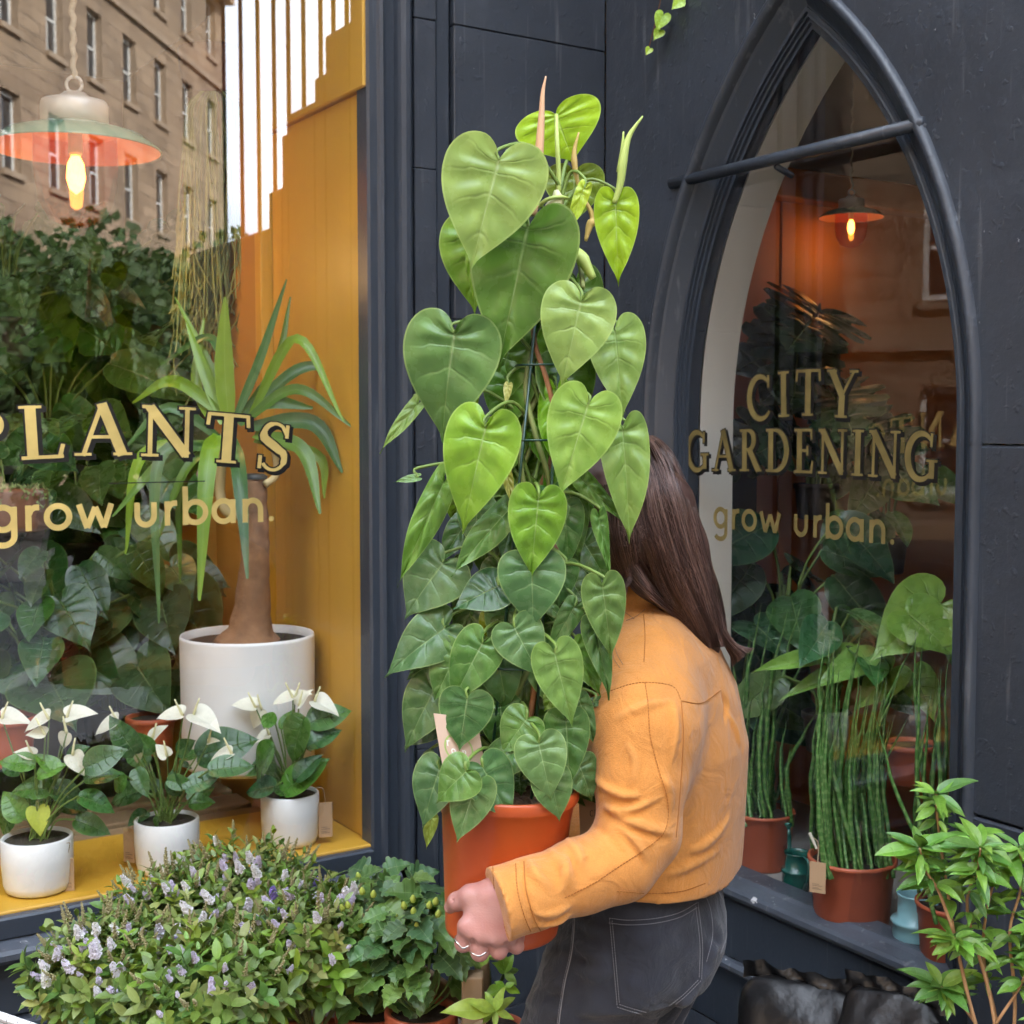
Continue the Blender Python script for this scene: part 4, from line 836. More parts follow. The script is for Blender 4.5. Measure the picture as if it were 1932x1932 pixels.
watering_can(PZ(1503, 1678, SZ - .030), .72, material('dark_green_enamel', (.01, .09, .07), .25, .1, 8, coat=.4), 'dark green watering can between the two terracotta pots', (-.2, .6, 0))
# foliage behind the spears
GRB = 'leafy plants behind the pointed window'
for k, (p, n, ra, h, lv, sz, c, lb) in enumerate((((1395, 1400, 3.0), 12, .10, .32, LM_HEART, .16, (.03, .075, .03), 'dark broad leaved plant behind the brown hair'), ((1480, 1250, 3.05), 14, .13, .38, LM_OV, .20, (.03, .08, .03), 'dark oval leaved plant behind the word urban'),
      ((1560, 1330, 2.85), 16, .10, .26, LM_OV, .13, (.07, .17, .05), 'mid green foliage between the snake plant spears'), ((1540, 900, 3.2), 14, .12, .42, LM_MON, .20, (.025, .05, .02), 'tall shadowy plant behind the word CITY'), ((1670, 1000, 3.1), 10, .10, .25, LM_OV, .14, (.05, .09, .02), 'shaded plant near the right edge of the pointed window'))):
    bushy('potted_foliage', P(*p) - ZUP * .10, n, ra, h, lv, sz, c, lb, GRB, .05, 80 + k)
wb = P(1720, 1420, 2.62); wp = thing('wrapped_plant', wb, 'bright leaved plant in clear crinkled wrapping on the right', 'plant')
straight_pot(wp, wb - ZUP * .06, .05, .08, TERRA, .9, .85, 1)
for k, (a, e, w, n) in enumerate((((880, 420), (1060, 560), 1.1, (.4, -1, .3)), ((1000, 380), (760, 560), .9, (-.3, -1, .5)), ((1020, 400), (1080, 640), .8, (0, -1, 0)), ((760, 560), (560, 660), .7, (0, -1, .8)), ((820, 620), (700, 760), .7, (.2, -1, .6)), ((900, 640), (980, 800), .8, (0, -1, .5)), ((700, 560), (330, 590), .35, (0, -1, 1)), ((720, 600), (420, 700), .35, (0, -1, 1)))):
    place('leaf', (LM_HEART + LM_OV)[k % 4], leafM(P(*z8(*a), 2.66 + .02 * k), P(*z8(*e), 2.60 + .02 * k), n, w), wp, vary((.16, .34, .06), .15))
CELLO = glass_mat('clear_wrapping', (.97, .98, .97), 1.6)
cv, cf = [], []
for i in range(15):
    for j in range(13):
        a = -2.4 + 3.0 * i / 14; r = .045 + .10 * (j / 12) ** 1.2; p = wb + Vector((.035 + math.cos(a) * r, math.sin(a) * r, -.02 + .26 * j / 12)); q = mnoise.noise(p * 34) * .018 + mnoise.noise(p * 90) * .006
        cv.append(p + Vector((math.cos(a), math.sin(a), .2)) * q)
for i in range(14):
    for j in range(12): cf.append((i * 13 + j, (i + 1) * 13 + j, (i + 1) * 13 + j + 1, i * 13 + j + 1))
obj('wrapping', (cv, cf), CELLO, wp)
# ================================================================== plants on the pavement stand
BZ = .56
SGREY = material('stand_timber', (.24, .20, .16), .8, .25, 5, .3, 40)
bn = thing('plant_stand', P(420, 1932, 2.05) * 1 - ZUP * 0 - Vector((0, 0, P(420, 1932, 2.05).z)), 'low timber stand carrying the lilac shrubs in front of the big window', 'stand')
def ST(u, o, z): return A(u, o, z)
obj('top', join(*[bevbox((.62, .14 + i * .115, BZ - .03), (1.55, .245 + i * .115, BZ), A, .003) for i in range(5)]), SGREY, bn)
for u in (.64, 1.45):
    for o in (.16, .66): obj('leg', bevbox((u, o, .0), (u + .05, o + .05, BZ - .031), A, .003), SGREY, bn)
# --- hebe: sprigs of small leaves with lilac flower spikes
def small_leaf(vs, fs, uv, a, d, n, L, w, fold=.25, seg=4):
    d = d.normalized(); x = d.cross(n); x = x.normalized() if x.length > 1e-6 else d.orthogonal().normalized(); nn = x.cross(d); v0 = len(vs)
    for i in range(seg + 1):
        s = i / seg; hw = w * (math.sin(PI * min(1, s * .93 + .07)) ** .8) * (1 if s < 1 else .04); p = a + d * (L * s) - nn * (L * .22 * s * s)
        vs += [p - x * hw + nn * hw * fold, p, p + x * hw + nn * hw * fold]; uv += [(0, s), (.5, s), (1, s)]
    for i in range(seg):
        for k in (0, 1): fs.append((v0 + i * 3 + k, v0 + i * 3 + k + 1, v0 + i * 3 + k + 4, v0 + i * 3 + k + 3))
HLEAF = leaf_material('hebe_leaf', .25, .42, .2, 1, .2, relief=.1)
TWIG = material('green_twig', (.16, .17, .06), .7, .2, 30)
def sprig_mesh(name, seed, L=.085, pairs=7, leaf=.026, lw=.0048, mat=None, open_=.9):
    r = random.Random(seed); vs, fs, uv = [], [], []
    bend = Vector((r.uniform(-.15, .15), r.uniform(-.15, .15), 0))
    for i in range(pairs):
        s = (i + 1) / pairs; p = Vector((0, 0, L * s)) + bend * (L * s * s); rot = (PI / 2) * i + r.uniform(-.2, .2)
        for k in (0, 1):
            a = rot + PI * k; up = .25 + 1.1 * s ** 2 * (.8 + .3 * r.random()); d = Vector((math.cos(a), math.sin(a), up * open_))
            small_leaf(vs, fs, uv, p, d, Vector((0, 0, 1)) - d * .2, leaf * (1.05 - .45 * s) * r.uniform(.85, 1.15), lw * (1.05 - .35 * s))
    tv, tf = tube([Vector((0, 0, -.03)), Vector((0, 0, L * .5)) + bend * L * .25, Vector((0, 0, L)) + bend * L], [.0014, .0007], 4, False)
    k = len(vs); vs += tv; fs += [tuple(i + k for i in f) for f in tf]; uv += [(.5, .5)] * len(tv)
    return mesh_data(name, vs, fs, mat or HLEAF, True, uv)
SPRIGS = [sprig_mesh('hebe_sprig', i) for i in range(6)]
SPRIGS_BIG = [sprig_mesh('hebe_sprig', 30 + i, .075, 5, .040, .0085) for i in range(4)]
PETAL = material('lilac_petal', (.62, .55, .74), .6, .12, 40, obj_col=True, trans=.2)
def spike_mesh(seed, n=60, L=.030, R=.0075):
    r = random.Random(seed); vs, fs = [], []
    for i in range(n):
        s = (i + .5) / n; a = i * 2.4; q = Vector((math.cos(a), math.sin(a), .35)); p = Vector((0, 0, L * s)) + q * R * (1 - .55 * s) * r.uniform(.8, 1.1); e = q.orthogonal().normalized(); f = q.normalized().cross(e); q = q + Vector((r.uniform(-.6, .6), r.uniform(-.6, .6), r.uniform(-.4, .6))); e = q.orthogonal().normalized(); f = q.normalized().cross(e); h = .0042 * (1 - .45 * s) * r.uniform(.7, 1.2)
        k = len(vs); rr = r.uniform(0, 6)
        for j in range(4): t = rr + j * PI / 2; vs += [p + (e * math.cos(t) + f * math.sin(t)) * h + q * .001]
        vs.append(p - q * .001); fs += [(k, k + 1, k + 4), (k + 1, k + 2, k + 4), (k + 2, k + 3, k + 4), (k + 3, k, k + 4)]
    return mesh_data('flower_spike', vs, fs, PETAL)
SPIKES = [spike_mesh(i) for i in range(3)]
BUDM = material('flower_bud', (.30, .27, .13), .6, .2, 40)
def bud_mesh(seed):
    r = random.Random(seed); gs = []
    for i in range(26):
        s = i / 26; a = i * 2.4; gs.append(tube([Vector((0, 0, .028 * s)), Vector((math.cos(a) * .004 * (1.1 - s), math.sin(a) * .004 * (1.1 - s), .028 * s + .003))], [.0009, .0012], 4))
    v, f = join(*gs); return mesh_data('bud_spike', v, f, BUDM)
BUDS = [bud_mesh(1)]
def upm(p, d, s, spin):
    q = Vector(d).to_track_quat('Z', 'Y').to_matrix().to_4x4(); return Matrix.Translation(p) @ q @ Matrix.Rotation(spin, 4, 'Z') @ Matrix.Diagonal((s, s, s, 1))
def hebe(cx, cy, d, rx, rz, n, label, seed, flowers, big=.2, lilac=(.60, .55, .72)):
    r = random.Random(seed); c = P(cx, cy, d); b = Vector((c.x, c.y, BZ + .001)); t = thing('hebe_shrub', b, label, 'shrub', 'lilac flowered shrubs on the stand')
    straight_pot(t, b, .062, .10, TERRA, .9, .85, 1)
    Hh = rz; st = []
    for i in range(n):
        u = r.random(); th = r.uniform(0, 2 * PI); ph = math.acos(max(-1, 1 - u * 1.5))
        q = Vector((math.sin(ph) * math.cos(th), math.sin(ph) * math.sin(th), math.cos(ph))); rr = r.uniform(.80, 1.0)
        p = c + Vector((q.x * rx, q.y * rx * .85, q.z * Hh)) * rr - Vector(q) * .06
        dirn = Vector((q.x * .8, q.y * .8 - .15, q.z * .7 + .75)) + Vector((r.uniform(-.3, .3), r.uniform(-.3, .3), 0)); low = q.z < .25
        place('sprig', r.choice(SPRIGS_BIG if (low or r.random() < big) else SPRIGS), upm(p, dirn, r.uniform(.85, 1.2), r.uniform(0, 6)), t, vary(r.choice([(.13, .21, .04), (.09, .17, .03), (.22, .28, .08), (.17, .28, .035)]), .2, r))
        if i % 5 == 0: st.append(tube(smooth_path([b + ZUP * .09, (b + ZUP * .12 + p) / 2 + Vector((q.x * .02, q.y * .02, 0)), p], 3), .0018, 4, False))
        if i % 3 == 0 and not low: 
            e = p + dirn.normalized() * .085; place('bud_spike', BUDS[0], upm(e, dirn, r.uniform(.8, 1.3), r.random() * 6), t)
    obj('twigs', join(*st), TWIG, t)
    for i in range(16):
        a = r.uniform(-PI, 0); e_ = r.uniform(.25, .9); q = Vector((math.cos(a) * e_, math.sin(a) * e_, math.sqrt(1 - e_ * e_))); p = c + Vector((q.x * rx, q.y * rx * .85, q.z * Hh)) * 1.03; o = place('flower_spike', r.choice(SPIKES), upm(p, Vector((q.x, q.y - .2, 1)), r.uniform(.4, .75), r.random() * 6), t); o.color = (.72, .66, .80, 1)
    for x, y, s, v in flowers:
        dd = d - rx * .55; p = P(*z3(x, y), dd); 
        # on the dome: push back to where the shrub's surface is
        k = ((p.x - c.x) / rx) ** 2 + ((p.z - c.z) / (Hh + .03)) ** 2; p = P(*z3(x, y), c.y - rx * .85 * math.sqrt(max(0, 1 - min(1, k))) - .012)
        dn = Vector((r.uniform(-.3, .3), -.5, .8)); o = place('flower_spike', r.choice(SPIKES), upm(p - dn.normalized() * .008, dn, s * .68, r.random() * 6), t); w = r.uniform(0, 1)
        o.color = (.74 + .08 * w, .70 + .12 * w, .80, 1) if not v else (.36, .26, .66, 1)
hebe(205, 1885, 2.02, .125, .110, 210, 'left lilac flowered shrub at the bottom left of the stand', 1, [(400, 1340, 1.2, 0), (490, 1320, 1.1, 0), (290, 1450, 1.1, 0), (350, 1515, 1.2, 0), (235, 1580, 1.3, 0), (225, 1510, 1.1, 0), (480, 1440, 1.4, 0), (490, 1410, 1.2, 0), (590, 1535, 1.3, 0), (565, 1395, 1, 0), (585, 1320, 1, 0), (495, 1640, 1, 0), (620, 1520, 1, 0)])
hebe(345, 1792, 2.15, .135, .115, 220, 'tall lilac flowered shrub below the middle white flower pot', 2, [(640, 1075, 1.1, 0), (810, 1345, 1.4, 0), (905, 1330, 1.2, 0), (660, 1420, 1.3, 0), (700, 1475, 1.1, 0), (1060, 1165, 1.3, 0), (950, 1220, 1.3, 0), (1030, 1270, 1.2, 0), (920, 1410, 1.4, 1), (1000, 1375, 1.2, 0), (840, 1110, .9, 0), (940, 1100, .9, 0), (985, 1030, 1, 0)])
hebe(470, 1745, 2.22, .140, .125, 220, 'lilac flowered shrub below the rightmost white flower pot', 3, [(1100, 870, .9, 0), (1270, 955, 1.1, 0), (1215, 1005, 1.2, 0), (1305, 1030, 1.2, 0), (1390, 1140, 1.2, 1), (1520, 1115, 1.4, 0), (1610, 1095, 1.3, 1), (1265, 1210, 1.4, 0), (1410, 1245, 1.2, 1), (1090, 1245, 1, 0), (1450, 1050, 1.1, 0), (1170, 1210, 1, 0), (1380, 1440, 1.2, 0), (1600, 1345, .8, 0), (1480, 1230, 1, 0)])
hebe(590, 1840, 2.02, .115, .125, 160, 'lilac flowered shrub beside the bright green bedding plants', 4, [(1770, 1160, 1.5, 0), (1800, 1120, 1.2, 0), (1740, 1190, 1.2, 0), (1340, 1485, 1, 0), (1690, 1470, .9, 0), (1610, 1260, 1, 0)], .6)
hebe(400, 1915, 1.92, .150, .100, 190, 'low broad leaved shrub along the bottom edge of the picture', 5, [(900, 1640, .5, 0)], .85)

# --- bedding plants with lobed leaves in small terracotta pots
LM_LOB = [leaf_mesh('lobed_leaf', LEAF_SMALL, kind='lobed', seed=i, cup=.2, droop=.35, ns=26, nr=2, veins=5, wave=.05, quilt=.015) for i in range(3)]
def bedding(pots, cx, cy, d, rx, rz, n, label, seed):
    r = random.Random(seed); px, py = pots; b = P(px, py, d); b.z = BZ + .001; c = P(cx, cy, d); t = thing('bedding_plant', b, label, 'plant', 'lobed leaved bedding plants in orange pots')
    straight_pot(t, b, .052, P(px, 1905, d).z - BZ, TERRA, .93, .86, 1); top = Vector((b.x, b.y, P(px, 1905, d).z)); st = []
    for i in range(n):
        u = r.random(); th = r.uniform(0, 2 * PI); ph = math.acos(max(-1, 1 - u * 1.55)); q = Vector((math.sin(ph) * math.cos(th), math.sin(ph) * math.sin(th), math.cos(ph))); rr = r.uniform(.62, 1)
        a = c + Vector((q.x * rx, q.y * rx, q.z * rz)) * rr; L = r.uniform(.032, .058)
        e = a + (Vector((q.x, q.y, q.z * .3 - .25)) + Vector((r.uniform(-.5, .5), r.uniform(-.5, .3), r.uniform(-.4, .3)))).normalized() * L
        place('leaf', r.choice(LM_LOB), leafM(a, e, Vector((q.x * .5 + r.uniform(-.3, .3), -.6, .9)), r.uniform(.9, 1.25)), t, vary(r.choice([(.065, .15, .04), (.09, .19, .045), (.12, .24, .05), (.06, .13, .05)]), .15, r))
        if i % 3 == 0: st.append(tube(smooth_path([top - ZUP * .01, (top + a) / 2 + Vector((q.x * .02, q.y * .02, 0)), a], 4), .0016, 5, False))
    obj('stems', join(*st), STEM, t, True)
    for i in range(9):
        q = Vector((r.uniform(-.7, .7), -.75, r.uniform(.2, .9))); a = c + Vector((q.x * rx, q.y * rx, q.z * rz))
        obj('flower_bud', lathe([(0, 0), (.004, .003), (.005, .008), (.002, .014), (0, .015)], a, 8, Vector((q.x * .4, -.3, 1))), material('yellow_bud', (.40, .48, .08), .5) if 'yellow_bud' not in MATS else MATS['yellow_bud'], t, True)
bedding((700, 1932), 700, 1800, 2.03, .065, .135, 105, 'left bedding plant with lobed green leaves in an orange pot', 61)
bedding((795, 1932), 790, 1790, 1.98, .062, .10, 85, 'right bedding plant with lobed leaves below the carried pot', 62)
bedding((735, 1932), 735, 1715, 2.18, .065, .075, 60, 'taller bedding plant with lobed leaves against the dark wall', 63)
# --- slatted crate round them
cr0 = P(880, 1932, 1.95); ck = thing('wooden_crate', Vector((cr0.x, cr0.y, BZ)), 'weathered wooden crate with a square corner post below the carried pot', 'crate')
CW = material('crate_wood', (.36, .25, .15), .75, .22, 6, .35, 40, stretch=(1, 1, .25))
pp = P(889, 1838, 1.95); obj('post', bevbox((pp.x - .014, pp.y - .014, .561), (pp.x + .018, pp.y + .018, pp.z), None, .002), CW, ck)
pq = P(908, 1818, 1.99); obj('post', bevbox((pq.x - .010, pq.y + .000, .561), (pq.x + .012, pq.y + .03, pq.z), None, .002), CW, ck)
e0, e1 = P(905, 1926, 1.93), P(760, 1965, 1.80); dv = (e1 - e0); dv.z = 0; dl = dv.length; dv.normalize(); pv_ = Vector((-dv.y, dv.x, 0))
fr_ = lambda x, y, z: Vector((e0.x, e0.y, 0)) + dv * x + pv_ * y + ZUP * z
obj('slat', bevbox((-.01, -.006, e0.z - .05), (.30, .006, e0.z - .002), fr_, .002), CW, ck); obj('slat', bevbox((-.01, -.006, .563), (.30, .006, .60), fr_, .002), CW, ck)
fr2 = lambda x, y, z: Vector((pp.x, pp.y, 0)) + Vector((UA.x, UA.y, 0)) * 0 + NA * -x + UA * y + ZUP * z
obj('slat', bevbox((.0, -.03, pp.z - .10), (.30, -.018, pp.z - .06), fr2, .002), CW, ck)
# --- white tray at the picture's lower left
tb = P(30, 1932, 1.8); ty = thing('white_tray', Vector((tb.x, tb.y, BZ + .0)), 'corner of a white slatted plastic tray at the bottom left', 'tray')
WPL = material('white_plastic', (.70, .70, .70), .45, .06, 20)
a0, a1 = P(-40, 1898, 1.78), P(98, 1945, 1.74); dv2 = a1 - a0; dl2 = dv2.length; dv2.normalize()
for i in range(7): q0 = a0 + dv2 * (dl2 * i / 7); obj('rim_slat', tube([q0 + ZUP * -.004, q0 + dv2 * dl2 / 7.6 - ZUP * .004], .006, 8), WPL, ty)
obj('side', box6((0, -.004, -.09), (dl2, .004, -.012), lambda x, y, z: a0 + dv2 * x + Vector((0, 1, 0)) * y + ZUP * z), WPL, ty)
# --- variegated palmate shrub under the pot
LM_VAR = [leaf_mesh('cut_leaf', LEAF_SMALL, kind='lance', seed=i, cup=.3, droop=.3, ns=12, nr=2, veins=6, wave=.03) for i in range(2)]
vb = P(930, 1990, 2.12); vg = thing('variegated_shrub', Vector((vb.x, vb.y, BZ + .0)), 'lime green variegated hand leaved shrub below the carried pot', 'shrub')
straight_pot(vg, Vector((vb.x, vb.y, BZ)), .05, .07, TERRA, .9, .85, 1)
zv = zoom(600, 1650, 460)
vl = []
def palm(hub, tips, d, col, w):
    h = P(*zv(*hub), d)
    for q in tips: place('leaf_lobe', rng.choice(LM_VAR), leafM(h, P(*zv(*q), d + rng.uniform(-.03, .02)), Vector((rng.uniform(-.2, .2), -.6, .9)), w), vg, vary(col, .12))
    vl.append(tube(smooth_path([Vector((vb.x, vb.y, BZ + .06)), (Vector((vb.x, vb.y, BZ + .1)) + h) / 2, h], 4), .003, 6, False))
palm((1640, 1560), [(1205, 1525), (1420, 1465), (1560, 1390), (1700, 1365), (1800, 1430), (1500, 1660), (1800, 1620), (1640, 1700)], 1.88, (.30, .48, .08), 1.3)
palm((1720, 1360), [(1560, 1420), (1640, 1310), (1800, 1320), (1850, 1400)], 1.98, (.22, .42, .03), 1.9)
palm((1720, 1240), [(1640, 1150), (1700, 1060), (1820, 1330), (1780, 1090), (1840, 1200)], 2.05, (.16, .30, .03), 1.7)
palm((1570, 1110), [(1520, 1175), (1680, 1120), (1660, 1040)], 1.99, (.25, .40, .06), 1.3)
obj('stems', join(*vl), STEM, vg, True)

# ================================================================== shrub at the lower right
SHL = leaf_material('evergreen_leaf', .35, .36, .2, 5, .25, relief=.25)
LM_SH = [leaf_mesh('shrub_leaf', SHL, kind='lance', seed=i + 20, cup=.35, droop=.3 + .2 * i, ns=12, nr=2, veins=5, quilt=.006, wave=.01) for i in range(3)]
WOODY = material('woody_stem', (.40, .22, .10), .75, .3, 30, .4, 60)
sb = P(1890, 2080, 1.78); srb = thing('evergreen_shrub', Vector((sb.x, sb.y, .35)), 'leafy green shrub with brown woody stems at the lower right corner', 'shrub')
straight_pot(srb, Vector((sb.x, sb.y, .35)), .085, .15, TERRA, .9, .85, 1)
pr = random.Random(5); sd = 1.78
stems_ = [[(1895, 2080), (1840, 1930), (1800, 1760), (1785, 1660), (1770, 1560), (1766, 1500)], [(1893, 2080), (1870, 1890), (1825, 1720), (1840, 1640), (1830, 1580)], [(1897, 2080), (1880, 1930), (1855, 1800), (1868, 1690), (1900, 1610)], [(1900, 2080), (1915, 1900), (1905, 1760), (1925, 1680), (1925, 1600)],
          [(1840, 1930), (1810, 1890), (1790, 1870), (1775, 1862)], [(1800, 1760), (1770, 1680), (1745, 1640), (1735, 1600)], [(1880, 1930), (1930, 1850), (1960, 1760)], [(1855, 1800), (1820, 1780), (1800, 1770)], [(1868, 1690), (1845, 1660), (1850, 1600)], [(1900, 2080), (1950, 1950), (1985, 1800), (1990, 1650)]]
sg = []
for k, s in enumerate(stems_):
    dd = [sd + pr.uniform(-.05, .05)] * len(s); pa = smooth_path([P(x, y, q) for (x, y), q in zip(s, dd)], 5); sg.append(tube(pa, [.0032 if k < 4 else .0024, .0013], 7))
    m = len(pa); tips = [(pa[-1], 8, 1.0)] + [(pa[int(m * f)], 5, .75) for f in (.42, .52, .6, .68, .76, .83, .9, .96)]
    for q, n, sc in tips:
        for j in range(n):
            a = j * 2.4 + pr.uniform(-.4, .4); up = pr.uniform(-.2, .9) if n == 8 else pr.uniform(-.6, .7)
            dvv = Vector((math.cos(a), math.sin(a) * .8 - .1, up)).normalized(); L = pr.uniform(.028, .062) * sc
            place('leaf', pr.choice(LM_SH), leafM(q + dvv * .003, q + dvv * L, Vector((-dvv.x * .4, -.5, 1)), pr.uniform(.85, 1.35)), srb, vary(pr.choice([(.12, .27, .035), (.17, .34, .05), (.08, .20, .035)]), .15, pr))
obj('stems', join(*sg), WOODY, srb, True)

# ================================================================== black compost sacks
SACK = material('black_sack_plastic', (.009, .009, .010), .36, .3, 10, .5, 40, spec=.5)
def sack(name, c, sx, sy, sz, label, seed, rot):
    bm = bmesh.new(); n = 26
    for i in range(n + 1):
        for j in range(n + 1): pass
    bmesh.ops.create_cube(bm, size=2); bmesh.ops.subdivide_edges(bm, edges=list(bm.edges), cuts=17, use_grid_fill=True)
    off = Vector((seed * 3.1, seed, 0)); R = Matrix.Rotation(rot, 3, 'Z')
    for v in bm.verts:
        p = v.co.copy(); k = (abs(p.x) ** 4 + abs(p.y) ** 4 + abs(p.z) ** 4) ** .25; p = p / max(.2, k)
        top = max(0, p.z) ** 2; p = Vector((p.x * sx, p.y * sy * (1 - .72 * top), p.z * sz)); w = p * 1.0
        nz = Vector((mnoise.noise(w * 14 + off), mnoise.noise(w * 14 + off + Vector((9, 0, 0))), mnoise.noise(w * 11 + off + Vector((0, 9, 0))))) * .011 + Vector((mnoise.noise(w * 45 + off), mnoise.noise(w * 45 - off), mnoise.noise(w * 40 + off))) * .0025
        v.co = R @ (p + nz)
    bmesh.ops.translate(bm, verts=bm.verts, vec=c); bmesh.ops.recalc_face_normals(bm, faces=bm.faces)
    g = frombm(bm); t = thing(name, Vector((c[0], c[1], min(v.z for v in g[0]))), label, 'sack', 'black plastic compost sacks'); obj('bag', g, SACK, t, True)
    tv, tf = [], []
    for i in range(25):
        s = i / 24 * 2 - 1
        for j in range(5): p = Vector((s * sx * .98, .004 * math.sin(s * 13 + j), sz * .90 + j * .007 * (1 + .3 * mnoise.noise(Vector((s * 4, seed, 0)))))); p += Vector((0, mnoise.noise(Vector((s * 6, j * .5, seed))) * .008, mnoise.noise(Vector((s * 2, 3, seed))) * .008)); tv.append(R @ p + c)
    for i in range(24):
        for j in range(4): tf.append((i * 5 + j, i * 5 + 5 + j, i * 5 + 6 + j, i * 5 + 1 + j))
    obj('folded_top', (tv, tf), SACK, t, True)
s1 = P(1515, 1990, 2.02); s2 = P(1690, 2000, 1.93)
sack('compost_sack', Vector((s1.x, s1.y, s1.z)), .10, .07, .115, 'crumpled black plastic compost sack beside the grey jeans', 1, -.5)
sack('compost_sack', Vector((s2.x, s2.y, s2.z)), .085, .06, .10, 'smaller black plastic sack under the pointed window sill', 2, -.7)
# ================================================================== vine tip at the top of the wall
vp = [B(.24, .02, 2.56), B(.215, .02, 2.475), B(.19, .015, 2.43), B(.165, .012, 2.385)]
vn = thing('trailing_vine', B(.19, .015, 2.385), 'thin vine tip with small bright heart leaves at the top of the wall', 'vine')
obj('stem', tube(smooth_path(vp, 5), .0012, 5), BROWN, vn)
LM_TINY = leaf_mesh('vine_leaf', LEAF, kind='heart', seed=8, cup=.2, droop=.2, ns=12, nr=3)
for (x, y), (x2, y2) in (((1252, 28), (1240, 56)), ((1246, 58), (1234, 74)), ((1285, 2), (1268, 16)), ((1276, -14), (1292, 10)), ((1226, 92), (1219, 103))):
    q = _ray(x, y); tt = (B(.2, .02, 0) - Vector((0, 0, EYE))).dot(NB) / q.dot(NB); dd = q.y * tt
    place('leaf', LM_TINY, leafM(P(x, y, dd), P(x2, y2, dd - .005), Vector((0, -1, .2)), 1.0), vn, vary((.34, .56, .05), .1))
# ================================================================== the carried philodendron
PD = 1.71
pbm, ptp = P(946, 1754, PD + .004), P(958, 1478, PD - .002)
pax = (ptp - pbm); PH = pax.length; pax.normalize(); PR = 137 * PD / LENS_PX
ph = thing('philodendron', pbm, 'tall climbing heart leaf philodendron in an orange pot carried by the person', 'plant')
ORPOT = material('orange_plastic', (.45, .078, .018), .34, .05, 6, .05, 90)
pp_ = [(0, 0), (PR * .76, 0), (PR * .79, .003), (PR * .80, .010), (PR * .796, .011), (PR * .905, PH * .80), (PR * .912, PH * .803), (PR * .945, PH * .905), (PR * .99, PH * .915), (PR * 1.005, PH * .93), (PR * 1.005, PH * .985), (PR * .99, PH), (PR * .95, PH), (PR * .93, PH * .9)]
obj('pot', lathe(pp_, pbm, 72, pax), ORPOT, ph, True)
sv_, sf_ = lathe([(PR * .94, PH * .925), (PR * .8, PH * .93), (PR * .6, PH * .935), (PR * .4, PH * .94), (PR * .2, PH * .94), (0, PH * .94)], pbm, 40, pax)
obj('soil', ([v + pax * mnoise.noise(v * 120) * .006 for v in sv_], sf_), material('bark_compost', (.11, .06, .032), .95, .6, 70, 1, 110), ph)
LK = {
 'a': [leaf_mesh('heart_leaf', LEAF, kind='heart', seed=i, cup=.05 + .05 * i, droop=.14 + .06 * i, ns=34, nr=7, quilt=.022, veins=5, wave=.018 + .008 * i, fold=.05 * i) for i in range(5)],
 'n': [leaf_mesh('heart_leaf', LEAF, kind='heart_narrow', seed=20 + i, cup=.10 + .06 * i, droop=.18, ns=34, nr=7, quilt=.018, veins=5, wave=.03, fold=.1 * i, twist=.25 * (i - 1)) for i in range(3)],
}
ZA, ZB, ZC = zoom(760, 140, 580), zoom(740, 600, 620), zoom(760, 1080, 540, 1683)
G1, G2, G3, G4, LIME, OLV, DK = (.225, .365, .115), (.115, .245, .050), (.120, .240, .085), (.175, .36, .045), (.27, .49, .022), (.13, .225, .028), (.055, .13, .035)
